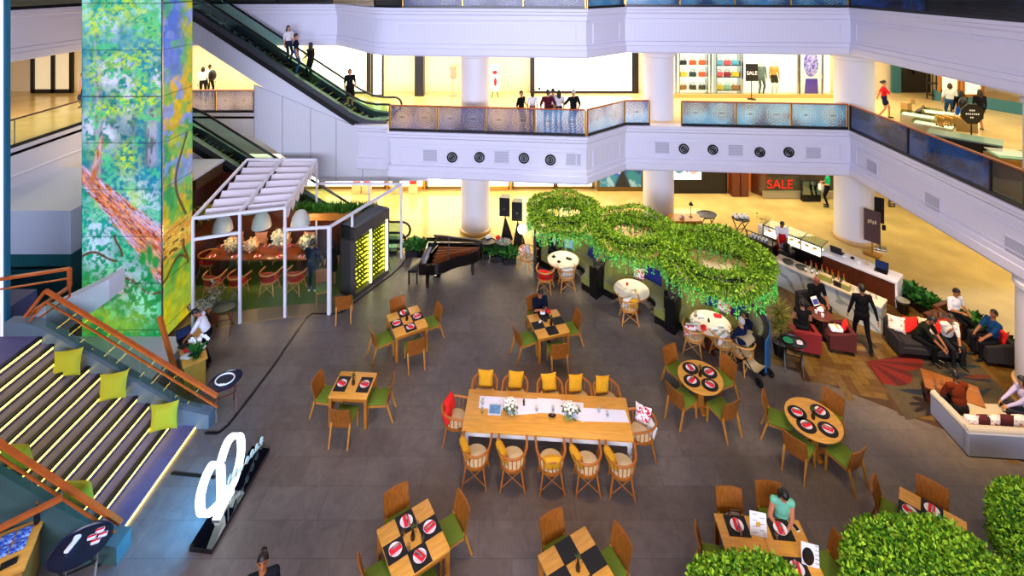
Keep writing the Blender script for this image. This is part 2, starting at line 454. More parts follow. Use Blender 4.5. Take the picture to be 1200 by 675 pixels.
# side and back walls
m_wallb = mat('corridor_wall', '#e9d9b4', .6)
for nm, z0, z1, y in (('back', 0, 2.85, 23.4), ('back_upper', Z2, 7.3, 24.2), ('back_top', Z3, 12, 23.5)):
    b = MB(); b.box((0,y+.15,(z0+z1)/2),(60,.3,z1-z0)); struct(b, 'wall_'+nm, m_wallb)
b = MB(); b.box((-26.2,12,6),(.3,26,12)); struct(b, 'wall_left', m_wallb)
b = MB(); b.box((24.2,12,6),(.3,26,12)); struct(b, 'wall_right', m_wallb)

# ------------------------------------------------------------------ patterned balustrades
PAL = {'cream': ('#c9b48e','#62628a','#2a3a6c'), 'bright': ('#bcd6e6','#5f8fc4','#2b4d92'), 'teal': ('#9fd2e6','#3a86b8','#16406e'),
       'navy': ('#2a6fb4','#10418c','#05163e'), 'black': ('#20343e','#0c1a26','#04090f'), 'mix': ('#a9a7b4','#545c8c','#27386a')}
def mandala(w, h, pal, seed):
    c0, c1, c2 = [L(c) for c in PAL[pal]]; n = max(1, round(w/.95))
    def fn(u, v):
        x = u*w; y = (v-.5)*h; st = w/n; k = (x % st)-st/2
        r = np.hypot(k, y); th = np.arctan2(y, k)
        rings = .5+.5*np.cos(r*70); pet = .5+.5*np.cos(th*16+np.floor(r*11.14)*PI); d = rings*pet
        t = sm(fbm(u*w, v*h, 1.3, seed), .35, .65)
        C = mixc(np.broadcast_to(c1, u.shape+(3,)), np.broadcast_to(c2, u.shape+(3,)), t)
        C = mixc(C, np.broadcast_to(c0, u.shape+(3,)), np.clip(d*.95*(1-sm(r,.30,.5))+.12*d+.25*np.exp(-(r/.2)**2), 0, 1)*(.75 if pal != 'navy' else .4))
        C = mixc(C, np.broadcast_to(L('#16385e'), u.shape+(3,)), (r < .055)*1.-(r < .03)*.8)
        return C*1.0
    return fn
def balustrade(A, B, z, n, pals, label, h=.92, posts=None):
    A = Vector((A[0],A[1],z)); B = Vector((B[0],B[1],z)); d = (B-A); Ln = d.length; ang = math.atan2(d.y, d.x)
    t = thing('balustrade', label, 'railing', A, ang)
    b = MB(); b.box((Ln/2,0,.05),(Ln,.1,.1)); b.build('bottom_rail', m_black, t)
    b = MB(); b.box((Ln/2,0,h+.02),(Ln,.09,.05), ch=.015); b.build('handrail', m_orange_wood if h < 1 else m_brass, t)
    for k in range(n):
        x0 = Ln*k/n+.04; w = Ln/n-.08
        p = pals[k % len(pals)]
        m = see_through('etched_glass_'+p, 'Col', .12, {'black':.03,'navy':.12,'teal':.45,'bright':.35}.get(p,.22))  # emission in the glass stands in for light passing through from behind
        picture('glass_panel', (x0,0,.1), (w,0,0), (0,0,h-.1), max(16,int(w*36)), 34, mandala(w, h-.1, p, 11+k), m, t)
    for k in range(n+1):
        b = MB(); b.box((Ln*k/n,0,h/2),(.06,.06,h), ch=.01); b.build('post', m_brass if pals[0] not in ('navy','black') else m_dark, t)
    return t
E2b = lambda i, o=.0: Vector((*E2[i], 0))
balustrade((-4.5,17.92),(2.6,17.27), Z2, 4, ['cream','mix','cream','bright'], 'etched glass railing of the lower balcony behind the leaning shoppers')
balustrade((2.68,17.3),(4.3,18.6), Z2, 1, ['bright'], 'short angled railing on the lower balcony left of the middle column')
balustrade((4.3,18.62),(5.25,18.6), Z2, 1, ['bright'], 'narrow railing on the lower balcony at the middle column foot')
balustrade((6.45,18.5),(12.45,18.05), Z2, 3, ['teal'], 'blue etched railing on the lower balcony below the sale shop')
balustrade((12.52,18.0),(12.22,4.5), Z2, 5, ['navy','navy','black','black','black'], 'dark blue railing of the right balcony with wooden handrail')
balustrade((-14.0,20.35),(-10.8,20.35), Z2, 2, ['mix'], 'violet etched railing behind the two escalators at left')
balustrade((-5.15,18.25),(-4.0,17.9), Z3, 1, ['black'], 'dark railing at the bend of the top balcony')
balustrade((-4.0,17.88),(2.6,17.27), Z3, 3, ['mix','mix','mix'], 'etched railing along the top balcony above the violet fascia')
balustrade((2.68,17.3),(4.3,18.6), Z3, 1, ['teal'], 'angled railing on the top balcony left of the column')
balustrade((4.35,18.62),(12.45,18.05), Z3, 4, ['teal'], 'teal etched railing along the top balcony at right')
balustrade((12.5,18.0),(12.22,4.5), Z3, 4, ['navy','black','mix','black'], 'dark railing of the top right balcony')
balustrade((-16.9,20.55),(-7.6,20.55), Z3, 4, ['black'], 'dark railing of the top balcony behind the escalator')
def clear_rail(pts, z, label, h=.92):
    t = thing('glass_railing', label, 'railing', (pts[0][0],pts[0][1],z))
    o = Vector((pts[0][0],pts[0][1],0)); g = MB(); r_ = MB(); bt = MB()
    for a, c in zip(pts, pts[1:]):
        a = Vector((*a,0))-o; c = Vector((*c,0))-o
        u = Vector((0,0,1)); g.slab([a+u*.08, c+u*.08, c+u*h, a+u*h], (c-a).cross(u).normalized()*.012)
        r_.bar(a+u*(h+.02), c+u*(h+.02), .06, .05); bt.bar(a+u*.06, c+u*.06, .06, .12)
        for k in range(4):
            q = MB(); p = a+(c-a)*(k/3); q.cyl(p, p+u*h, .02, n=8); q.build('post', m_steel, t)
    g.build('glass_pane', m_glass, t); r_.build('handrail', m_walnut, t); bt.build('base_channel', m_black, t)
clear_rail([(-16.5,8),(-16.5,20.2)], Z2, 'clear glass railing on the left balcony beside the mural column')
clear_rail([(-17,8),(-17,20.4)], Z3, 'clear glass railing on the top left balcony')

# ------------------------------------------------------------------ grilles and air nozzles on the lower fascia
def on_fascia(px, E, a, c, z_py):
    A = Vector((*E[a],0)); B = Vector((*E[c],0)); d = B-A; k = (px-CX)/F
    t = (A.y*k-A.x)/(d.x-d.y*k); p = A+d*t; p.z = ez(z_py, p.y); return p, math.atan2(d.y, d.x)
def mk_nozzle():
    t = thing('air_nozzle', None, 'air nozzle')
    b = MB()
    T = Matrix.Rotation(R(90), 4, 'X')
    def ringp(r0, r1, y0, y1):
        q = MB(); q.lathe([(r0,y0),(r1,y0),(r1,y1),(r0,y1),(r0,y0)], n=24); return [T @ v for v in q.v], q.f[:-2]
    v, f = ringp(.145,.19,0,.06); b.add(v, f); b.build('outer_ring', m_dark, t)
    b = MB(); b.add(*ringp(.075,.105,0,.07)); b.build('inner_ring', m_dark, t)
    b = MB(); b.add(*ringp(.001,.04,0,.08)); b.build('hub', m_dark, t)
    b = MB(); b.cyl((0,-.001,0),(0,-.012,0),.185,n=24); b.build('back_plate', mat('nozzle_inside','#9a9aa0',.5), t)
    return t
pn = Proto(mk_nozzle)
nz = [(530,184,5,6,'leftmost round air nozzle on the white lower fascia'),(562,184,5,6,'second round air nozzle from the left on the fascia'),(614,185,5,6,'third round air nozzle from left, right of the middle grille'),(645,187,5,6,'fourth round air nozzle, left of the fascia bend'),
      (801,174,7,8,'round air nozzle on the fascia nearest right of the middle column'),(835,175,7,8,'round air nozzle left of the grille above the dark shop'),(890,178,7,8,'round air nozzle right of the grille above the sale shop'),(924,178,7,8,'rightmost round air nozzle on the white fascia')]
for px, py, a, c, lb in nz:
    p, an = on_fascia(px, E2, a, c, py); pn(p, an, lb, 'air nozzles on the lower fascia')
def mk_grille():
    t = thing('vent_grille', None, 'vent')
    b = MB()
    for c_, d_ in (((0,-.01,.22),(.56,.03,.03)),((0,-.01,-.22),(.56,.03,.03)),((.27,-.01,0),(.03,.03,.46)),((-.27,-.01,0),(.03,.03,.46))): b.box(c_, d_)
    b.build('frame', m_fascia, t)
    b = MB()
    for k in range(9): b.box((0,-.006,-.18+k*.045),(.52,.012,.028))
    b.build('louvres', mat('grille_grey','#a9a9b8',.5), t)
    return t
pg = Proto(mk_grille)
for px, py, a, c, lb in [(504,182,5,6,'leftmost square vent grille on the white fascia'),(588,184,5,6,'square vent grille between the second and third nozzles'),(672,187,5,6,'square vent grille at the right end before the fascia bend'),
      (776,173,7,8,'square vent grille above the middle column'),(862,176,7,8,'square vent grille between two nozzles above the dark shop'),(953,179,7,8,'square vent grille near the right fascia corner'),
      (1022,196,8,9,'farthest square vent grille on the right hand fascia'),(1093,237,8,9,'middle square vent grille on the right hand fascia'),(1190,292,8,9,'nearest square vent grille on the right hand fascia')]:
    p, an = on_fascia(px, E2, a, c, py); pg(p, an, lb, 'vent grilles on the lower fascia')

# ------------------------------------------------------------------ escalators
def escalator(name, label, x0, z0, x1, z1, Y0, Y1, clad, lead0=2.2, lead1=1.2, h=.72):
    """runs from the top (x0,z0) on the left to the foot (x1,z1) on the right, lying between depths Y0 and Y1"""
    t = thing('escalator', label, 'escalator', (x1, (Y0+Y1)/2, z1))
    ox, oz = x1, z1; s = (z0-z1)/(x0-x1)
    def pt(x):
        X = x
        zz = z1+s*(X-x1) if X < x1 else z1
        # soften both bends
        for xb, sg in ((x1, 1), (x0, -1)):
            pass
        if X < x0: zz = z0
        return zz-z1
    xs = [x0-lead0, x0-.7]+[x0-.7+k*.2 for k in range(1,7)]+[x1-.5+k*.2 for k in range(0,6)]+[x1+lead1]
    def zc(x):
        a = pt(x-.5); b_ = pt(x); c_ = pt(x+.5); return (a+2*b_+c_)/4
    line = [(x-ox, zc(x)) for x in sorted(xs)]
    yA, yB = -(Y1-Y0)/2, (Y1-Y0)/2
    # steps
    st = MB(); n = int((z0-z1)/.2); ln_ = MB()
    for k in range(n+1):
        x = (x1-.2-ox)-(k)*(x1-x0)/n; z = k*.2-.04
        st.box((x,0,z-.1),(.40,yB-yA-.3,.22)); ln_.box((x+.20,0,z+.006),(.03,yB-yA-.34,.014))
    st.build('steps', m_black, t); ln_.build('step_edges', mat('step_yellow','#b7a23a',.5), t)
    b = MB(); b.box((lead1/2-.1,0,-.02),(lead1,yB-yA-.3,.06)); b.box((x0-ox-lead0/2,0,z0-z1-.02),(lead0,yB-yA-.3,.06)); b.build('landing_plate', m_steel, t)
    for y, nm in ((yA,'near'),(yB,'far')):
        sk = MB()
        for (xa,za),(xb,zb) in zip(line, line[1:]): sk.slab([(xa,y-.12,za-.12),(xb,y-.12,zb-.12),(xb,y-.12,zb+.12),(xa,y-.12,za+.12)], (0,.24,0))
        sk.build('skirt_deck', mat('skirt_steel','#4c4f54',.38,metal=.7), t)
        sk = MB()
        yy = y-.14 if y < 0 else y+.10
        for (xa,za),(xb,zb) in zip(line, line[1:]): sk.slab([(xa,yy,za-.32),(xb,yy,zb-.32),(xb,yy,zb-.1),(xa,yy,za-.1)], (0,.04,0))
        sk.build('side_band', m_black, t)
        g = MB()
        for (xa,za),(xb,zb) in zip(line, line[1:]): g.slab([(xa,y-.006,za+.1),(xb,y-.006,zb+.1),(xb,y-.006,zb+h),(xa,y-.006,za+h)], (0,.012,0))
        g.build('glass_side', m_glassg, t)
        pts = [(x, y, z+h) for x, z in line]; xe, ze = line[-1]; r = h*.42
        pts += [(xe+r*math.sin(a), y, ze+h-r+r*math.cos(a)) for a in [PI*k/8 for k in range(1,9)]]
        hr = MB(); hr.tube(pts, .045, 8); hr.build('handrail', m_black, t)
    if clad:
        c = MB()
        for (xa,za),(xb,zb) in zip(line, line[1:]): c.slab([(xa,yA-.1,za-1.15),(xb,yA-.1,zb-1.15),(xb,yA-.1,zb-.3),(xa,yA-.1,za-.3)], (0,yB-yA+.2,0))
        c.build('truss_cladding', m_clad, t)
    return t
escalator('upper', 'upper escalator with four people riding down from the top floor', -12.65, Z3, -5.75, Z2, 18.9, 20.05, True, lead1=.9)
escalator('lower', 'lower escalator running down behind the white fabric pavilion', -12.2, Z2, -5.1, 0.0, 17.82, 18.62, True, lead1=.9)
# clad wall below the upper escalator
cw = MB(); Yc = 18.72
def ce(px, py): return (ex(px,Yc), Yc, ez(py,Yc))
pl = [ce(298,100), ce(420,150), ce(458,158), ce(500,160), ce(500,212), ce(376,213), ce(298,160)]
cw.slab(pl, (0,.1,0))
struct(cw, 'wall_escalator', m_clad)
sm_ = MB()
for px, y0, y1 in ((298,98,162),(331,113,190),(364,127,206),(394,140,212),(425,152,212),(456,158,212)):
    a = Vector(ce(px,y0)); c = Vector(ce(px,y1)); sm_.bar(a+Vector((0,-.004,0)), c+Vector((0,-.004,0)), .02, .02)
struct(sm_, 'trim_seam', mat('seam_grey','#8e9098',.6))

# ------------------------------------------------------------------ mural column (glowing screens)
MX0, MX1, MY0, MY1, MZ = -11.8, -9.6, 13.35, 14.6, 12.2
def mural(front):
    def fn(u, v):
        # u across, v from floor up; pixel rows of the photo: v 0 -> 400, .84 -> 0
        q = (v*MZ)                      # metres
        x = u*(2.2 if front else 1.25)+(0 if front else 2.2)
        n1 = fbm(x, q, 1.1, 3); n2 = fbm(x, q, 2.6, 17); n3 = fbm(x, q, 7, 29, 3); n4 = fbm(x*3, q*.6, 4, 41, 3)
        S = u.shape+(3,)
        def c(h): return np.broadcast_to(L(h), S)
        up = sm(q, 3.0, 5.2)
        if front:
            bl = lambda x0, q0, rx, rq, k=1.: np.clip(np.exp(-(((x-x0)/rx)**2+((q-q0)/rq)**2))*k, 0, 1)
            n5 = fbm(x, q, 12, 63, 3); n6 = fbm(x, q, 18, 73, 2)
            C = mixc(c('#0f8a46'), c('#07a090'), sm(q+.8*n1, 1.6, 3.8))
            C = mixc(C, c('#0b86b4'), sm(n1+.12*(q > 4)-.06, .46, .60)*.85*sm(q,2.6,4.2))
            C = mixc(C, c('#04607a'), np.clip(bl(1.15,5.6,.45,.9,1.2)+bl(.95,6.4,.3,.5)+bl(.3,4.9,.3,.7,.6), 0, 1)*.85)
            C = mixc(C, c('#a8e6ee'), sm(q,7.9,9.0)*sm(n2,.3,.55)*.9)
            # pale sky gaps
            C = mixc(C, c('#d6d6fb'), np.clip((bl(.75,7.35,.42,.42,1.5)+bl(1.25,6.8,.2,.75,1.4)+bl(2.05,7.2,.14,.5,1.2)+bl(.3,5.9,.35,.5)+bl(.75,5.6,.3,.4,.8)+bl(.8,8.6,.2,.3))*sm(n3,.33,.5), 0, .95))
            # misty white flowers low down
            C = mixc(C, c('#b9d4f6'), np.clip((bl(1.3,4.0,.9,.55)+bl(.5,3.2,.5,.5)+bl(1.7,3.3,.5,.6)+bl(.4,2.5,.4,.5)+bl(1.3,1.9,.8,.5,.6))*sm(n5,.42,.56), 0, .9))
            C = mixc(C, c('#bcdc6a'), np.clip((bl(1.3,3.9,.4,.4,.8)+bl(1.5,3.0,.35,.3,.6)+bl(.5,3.9,.2,.3))*sm(n3,.42,.56),0,.8))
            # trunks
            for tx, w, z0, z1 in ((.42,.10,4.3,7.6),(1.88,.15,4.6,7.0),(1.38,.03,4.6,6.4),(.42,.05,6.5,9.0)):
                k = np.exp(-((x-tx-.04*np.sin(q*1.3))/w/(1+.8*sm(-q,-5.2,-4.5)))**2)*sm(q, z0, z0+.4)*(1-sm(q, z1-.6, z1))
                C = mixc(C, mixc(c('#a9a6d0'), c('#5f6a78'), sm(n4,.42,.58)), np.clip(k*1.4,0,.92))
            # leaf clusters
            cl = np.clip(bl(1.75,6.7,.42,.6,1.4)+bl(1.2,7.7,.6,.3,1.2)+bl(.5,6.3,.4,.25,1.3)+bl(1.1,6.5,.3,.3)+bl(.35,7.3,.25,.5)+bl(.5,5.2,.25,.3)+bl(1.25,5.0,.3,.45,1.2)+bl(1.9,8.4,.4,.5)+bl(.4,8.7,.5,.5)+bl(1.3,9.2,.6,.5), 0, 1)
            C = mixc(C, c('#b8dc46'), cl*sm(n5,.40,.52)); C = mixc(C, c('#2fae86'), cl*sm(n6,.56,.64)*.8)
            C = mixc(C, c('#3ac88a'), sm(fbm(x,q,2.6,123), .53, .6)*sm(n5,.45,.58)*.75)
            # great fallen log from upper left to lower right
            d = (q-(4.55-1.02*x)); wd = .30+.26*x; ax = np.abs(d)/wd
            log = 1-sm(ax+.35*(n3-.5), .80, .95)
            al = x*.7-q*.7; gr = fbm(al*.9+3, d*5+9, 5, 55, 3); g2 = fbm(al*1.2, d*7+4, 5, 155, 3); g3 = fbm(al+7, d*6, 5, 255, 3)
            lc = mixc(c('#c65316'), c('#ef9c5a'), sm(gr,.44,.56)); lc = mixc(lc, c('#4a2024'), sm(g2,.56,.62)*.9); lc = mixc(lc, c('#cdbcf0'), sm(g3,.47,.57)*(.25+.75*sm(np.abs(d/wd),.2,.8)))
            C = mixc(C, lc, log)
            k = np.exp(-((x-.30-.22*(q-4.4))/(.09-.03*(q-4.4)))**2)*sm(q,4.2,4.5)*(1-sm(q,5.4,5.7)); C = mixc(C, mixc(c('#c06a34'), c('#d8b8c8'), sm(n4,.45,.6)), np.clip(k*1.4,0,.95))
            # dark branches, blossom and big leaves at the foot
            for f in (np.abs(x-(.62+.10*np.sin(q*4)))+9*(q > 1.7)+9*(q < .3), np.abs(q-(1.62-.35*(x-1.2)+.1*np.sin(x*6)))+9*(x < 1.2), np.abs(q-(2.30+.12*np.sin(x*5)))+9*(x > .95), np.abs(x-(1.0+.1*np.sin(q*6)))+9*(q < 2.3)+9*(q > 2.9)):
                C = mixc(C, c('#5a3a20'), 1-sm(f, .02, .05))
            C = mixc(C, c('#e0b4c4'), bl(1.0,1.5,.34,.32,1.2)*sm(n5,.44,.54)); C = mixc(C, c('#5a4a3a'), bl(1.0,1.5,.34,.32)*sm(n6,.56,.62))
            for x0, q0, rx, rq in ((1.68,2.25,.08,.2),(1.86,2.35,.07,.26),(2.02,2.15,.09,.16)): C = mixc(C, c('#148a34'), np.clip(bl(x0,q0,rx,rq)*1.8,0,1))
            C = mixc(C, c('#8fc02a'), np.clip(bl(.2,.7,.5,.6)+bl(.9,.4,.5,.4)+bl(1.5,.7,.4,.4,.6),0,1)*.75*sm(n2,.35,.6)); C = mixc(C, c('#8fdcc0'), bl(1.6,1.0,.5,.5)*sm(n5,.5,.6))
        else:
            C = mixc(c('#a8a80c'), c('#1d8a3c'), sm(n1, .44, .6))
            C = mixc(C, c('#2f5fd0'), sm(q,6.4,7.6)*sm(1-u+.3*n2,.3,.7)*.9)
            C = mixc(C, c('#d2a30a'), sm(fbm(x,q,1.3,71), .5, .6)*.85)
            C = mixc(C, c('#4aa548'), sm(n2,.55,.65)*.7)
            C = mixc(C, c('#6f86d2'), sm(fbm(x,q,2.4,33),.58,.66)*sm(q,3.6,4.5)*.85)
            lg = sm(q,2.0,2.2)*(1-sm(q,2.9,3.05)); gr = fbm(x, q*3, 4, 55, 4)
            C = mixc(C, mixc(c('#c27f16'), c('#d8c24a'), sm(gr,.45,.6)), lg*.95)
            C = mixc(C, c('#5b3d12'), lg*sm(gr,.6,.66))
            for f in (lambda: np.abs(x-(3.0-.28*np.sin(q*1.9)))+9*(q < 3)+9*(q > 5.4), lambda: np.abs(q-(1.75+.2*np.sin(x*5)))+9*(x>3.3), lambda: np.abs(x-(3.15+.1*np.sin(q*5)))+9*(q<1.5)+9*(q>2.3)):
                C = mixc(C, c('#4a3413'), 1-sm(f(), .03, .07))
            C = mixc(C, c('#b7b51e'), (1-sm(q,.4,2.0))*.6)
        C = C*(.66+.6*n3[...,None])
        seam = (np.abs((q+.35) % 1.28-.64) < .012) | (u < .006) | (u > .994)
        return np.where(seam[...,None], C*.25, C)
    return fn
t = thing('mural_column', 'tall glowing video column showing a painted forest with a fallen log', 'screen column', ((MX0+MX1)/2,(MY0+MY1)/2,0))
cxm, cym = (MX0+MX1)/2, (MY0+MY1)/2
b = MB(); b.box((0,0,MZ/2+.05),(MX1-MX0-.02,MY1-MY0-.02,MZ-.1)); b.build('core', m_black, t)
m_led = mat('led_screen', '#000000', .3, attr='Col', attr_emit=1.1); 
for l in list(m_led.node_tree.links):
    if l.to_socket.name == 'Base Color': m_led.node_tree.links.remove(l)
m_led.node_tree.nodes['Principled BSDF'].inputs['Base Color'].default_value = (.01,.01,.01,1)
picture('front_screen', (MX0-cxm, MY0-cym-.01, .1), (MX1-MX0,0,0), (0,0,MZ), 110, 600, mural(True), m_led, t)
picture('side_screen', (MX1-cxm+.01, MY0-cym, .1), (0,MY1-MY0,0), (0,0,MZ), 60, 520, mural(False), m_led, t)
b = MB(); b.box((MX1-cxm, MY0-cym, MZ/2),(.035,.035,MZ)); b.build('corner_trim', m_steel, t)
# second screen column at the left frame edge
t = thing('screen_column', 'bright white screen column cut off by the left frame edge', 'screen column', (-12.72,11.6,0))
b = MB(); b.box((.1,.06,6.2),(1.1,.1,12.4)); b.build('core', mat('teal_metal','#0e5a78',.3), t)
b = MB(); b.box((.06,-.0,6.2),(1.04,.016,12.2)); b.build('screen', mat('white_screen','#222233',.3,emit='#e6e6ff',es=1.2,noise=(2,.1)), t)

# ------------------------------------------------------------------ light-strip stairs
NS = 12; X0, RUN, RISE, ZB = -7.53, .266, .165, .08
SY0, SY1 = 8.62, 10.82
m_step = mat('stair_tread', '#5a5478', .6, noise=(5,.1)); m_nose = mat('nosing_black', '#0b0b12', .5)
st = MB(); ns = MB(); lt = MB()
st.box((-7.29,(SY0+SY1)/2,ZB/2),(.48,SY1-SY0,ZB))
for i in range(NS):
    xa = X0-RUN*i; zt = ZB+RISE*(i+1)
    xe = xa-RUN if i < NS-1 else -19.5
    st.box(((xa+xe)/2-.01,(SY0+SY1)/2,zt/2),(xa-xe-.02,SY1-SY0,zt-.004))
    ns.box((xa-.03,(SY0+SY1)/2,zt-.02),(.09,SY1-SY0,.05))
    lt.box((xa-.004,(SY0+SY1)/2,zt-.07),(.014,SY1-SY0-.04,.045))
lt.box((-7.045,(SY0+SY1)/2,.03),(.014,SY1-SY0,.03))
struct(st, 'stair_tread_block', m_step); struct(ns, 'stair_nosing', m_nose)
struct(lt, 'stair_light', mat('step_light','#222211',.5,emit='#efd052',es=8))
b = MB(); b.box((-16,11.7,1.02),(7.6,1.6,2.05)); struct(b, 'stair_landing', mat('landing_blue','#3a3c66',.6))
m_curb = mat('curb_stone','#5b6a72',.5); zt = ZB+RISE*NS
def curb(y0, y1, xl, name, mm):
    b = MB(); pr = [(-6.75,0),(-6.75,.3),(-7.35,.42),(X0-RUN*11-.1,zt+.22),(-10.9,zt+.3),(xl,zt+.3),(xl,0)]
    b.slab([(x,y0,z) for x, z in pr], (0,y1-y0,0)); struct(b, name, mm)
curb(10.82, 11.05, -11.3, 'stair_curb', m_curb); curb(8.3, 8.62, -14, 'stair_curb', mat('curb_green','#3f5a58',.5))
def rail(y, x0, z0, x1, z1, label, back):
    t = thing('stair_railing', label, 'railing', (x0, y, 0))
    def P(x, z, yy=y): return Vector((x-x0, yy-y, z))
    pts = [P(x0,z0), P(x1,z1)]+back
    for k, (nm, dz, w) in enumerate((('handrail',0,.08),('lower_rail',-.24,.04))):
        b = MB()
        for a, c in zip(pts, pts[1:]): b.bar(a+Vector((0,0,dz)), c+Vector((0,0,dz)), w, w*.7)
        b.build(nm, m_orange_wood, t)
    sl = (zt+.22-.42)/((X0-RUN*11-.1)+7.35)
    def cz(x): return min(zt+.25, .42+max(0,(-7.35-x))*abs(sl))
    n = 5
    for k in range(n):
        xa = x0-.35+(x1-x0+.35)*k/n-.01; xb = x0-.35+(x1-x0+.35)*(k+1)/n+.01
        za = z0+(z1-z0)*(xa-x0)/(x1-x0)-.06; zb = z0+(z1-z0)*(xb-x0)/(x1-x0)-.06
        b = MB(); b.slab([P(xa,cz(xa)-.02),P(xb,cz(xb)-.02),P(xb,zb),P(xa,za)], (0,.014,0)); b.build('glass_pane', m_glassg, t)
    return t
V3 = Vector
rail(10.9, -6.6, .66, -10.45, 3.03, 'far stair railing with orange timber handrail beside the mural', [V3((-4.3,0,2.45)), V3((-4.27,1.05,2.45)), V3((-4.27,1.05,2.9)), V3((-5.6,.6,2.9))])
rail(8.5, -6.83, .5, -10.2, 2.72, 'near stair railing with orange timber handrail at bottom left', [])
b = MB(); b.bar(at(73,583,1.2)-at(40,600,0.0), at(-30,634,1.2)-at(40,600,0.0), .07); t = b.build('handrail_return', m_orange_wood); t.location = at(40,600,0.0); tag(t, 'short reddish timber rail at the bottom left corner', 'handrail')
b = MB(); b.bar(V3(at(187,372,2.23))-V3(at(200,410,0)), V3((-8.1,11.74,.44))-V3(at(200,410,0)), .09, .07); t = b.build('sloping_handrail', m_orange_wood); t.location = at(200,410,0); tag(t, 'sloping orange timber rail between the mural and the host desk', 'handrail')
b = MB(); b.box((-10.45,12.2,.12),(3.3,2.2,.24)); struct(b, 'floor_plinth', m_white)
# wall pieces around the stair head
b = MB(); Yp = 12.3; P_ = [(ex(-60,Yp),Yp,ez(418,Yp)),(ex(35,Yp),Yp,ez(372,Yp)),(ex(128,Yp),Yp,ez(327,Yp)),(ex(128,Yp),Yp,ez(352,Yp)),(ex(60,Yp),Yp,ez(400,Yp)),(ex(60,Yp),Yp,0),(ex(-60,Yp),Yp,0)]
b.slab(P_, (0,.5,0)); struct(b, 'wall_ramp', m_white)
b = MB(); b.box((-16.6,16.2,.9),(6.9,3.4,1.8)); struct(b, 'wall_teal', mat('teal_wall','#1d5a62',.4))
b = MB(); b.box((-16.6,16.2,2.45),(6.86,3.36,1.3)); struct(b, 'wall_band', mat('band_blue','#c2cfe4',.5))
b = MB(); b.bar((-18.4,14.46,1.35),(-13.2,14.46,1.45),.05); struct(b, 'trim_teal', m_dark)
# ------------------------------------------------------------------ chairs
def mk_dining():
    t = thing('dining_chair', None, 'chair')
    b = MB(); b.box((0,.02,.43),(.45,.46,.055), ch=.022); b.build('seat', m_green, t)
    b = MB(); b.box((0,.02,.385),(.43,.44,.045)); b.build('seat_frame', m_wood, t)
    def back(u, v, off):
        x = (u-.5)*.46; z = .37+v*.44; return Vector((x, -.235-.10*v**1.3+.10*(2*u-1)**2*.35+off, z))
    b = MB(); n = 9
    b.grid(lambda u,v: back(u,v,.012), n, 6); b.grid(lambda u,v: back(1-u,v,-.012), n, 6)
    def edge(f0, f1, k):
        vs = [f0(i/(k-1)) for i in range(k)]+[f1(i/(k-1)) for i in range(k)]
        b.add(vs, [(i,i+1,k+i+1,k+i) for i in range(k-1)])
    edge(lambda s: back(s,1,.012), lambda s: back(s,1,-.012), n); edge(lambda s: back(1-s,0,.012), lambda s: back(1-s,0,-.012), n)
    edge(lambda s: back(1,1-s,.012), lambda s: back(1,1-s,-.012), 6); edge(lambda s: back(0,s,.012), lambda s: back(0,s,-.012), 6)
    b.build('backrest', m_woodd, t)
    for x in (-1,1):
        b = MB(); b.slab([(x*.19-.02,.24,.41),(x*.19+.02,.24,.41),(x*.2+.014,.255,0),(x*.2-.014,.255,0)], (0,-.04,0)); b.build('leg', m_wood, t)
        b = MB(); b.slab([(x*.205-.02,-.19,.46),(x*.205+.02,-.19,.46),(x*.205+.014,-.33,0),(x*.205-.014,-.33,0)], (0,-.04,0)); b.build('leg', m_wood, t)
    return t
dining = Proto(mk_dining)
def spindle_builder(cush, m_rail, m_spindle=None):
    def mk():
        t = thing('spindle_armchair', None, 'chair')
        b = MB(); b.lathe([(0,.385),(.25,.385),(.255,.42),(0,.42)], n=24, sy=1.02); b.build('seat_base', m_rail, t)
        b = MB(); b.lathe([(0,.42),(.225,.42),(.24,.44),(.225,.475),(.15,.485),(0,.485)], n=24); b.build('seat_cushion', cush, t)
        def U(s, r, z):   # horseshoe: s 0..1 from right arm end round the back to the left arm end
            a = (s-.5)*2
            if abs(a) > .62: k = (abs(a)-.62)/.38; return Vector((math.copysign(r, a), -.0+k*.27, z-.03*k))
            th = a/.62*PI/2; return Vector((r*math.sin(th), -r*1.05*math.cos(th), z))
        b = MB(); b.tube([U(i/26,.285,.70) for i in range(27)], .024, 8); b.build('top_rail', m_rail, t)
        b = MB(); b.tube([U(i/26,.245,.445) for i in range(27)], .014, 6); b.build('seat_ring', m_rail, t)
        for k in range(15):
            s = .05+.9*k/14; q = MB(); q.cyl(U(s,.245,.445), U(s,.282,.70), .009, n=6); q.build('spindle', m_spindle or m_rail, t)
        F_ = {}
        for x in (-1,1):
            for y in (-1,1):
                a, c = Vector((x*.17,y*.16,.40)), Vector((x*.24,y*.235,0)); F_[x,y] = (a,c)
                q = MB(); q.cyl(a, c, .022, .015, 8); q.build('leg', m_rail, t)
        for y in (-1,1):
            for x in (-1,1):
                q = MB(); q.cyl(F_[x,y][0]+Vector((0,0,-.03)), F_[-x,y][0].lerp(F_[-x,y][1],.82), .009, n=6); q.build('cross_brace', m_rail, t)
        return t
    return mk
spin = Proto(spindle_builder(m_cream, mat('bent_beech','#a8611c',.4,noise=(9,.2))))
spin_red = Proto(spindle_builder(m_red, mat('bent_beech_pale','#c88b42',.4,noise=(9,.2)), mat('red_lacquer','#a01d12',.4)))
spin_pale = Proto(spindle_builder(m_cream, mat('bent_beech_pale','#c88b42',.4,noise=(9,.2))))
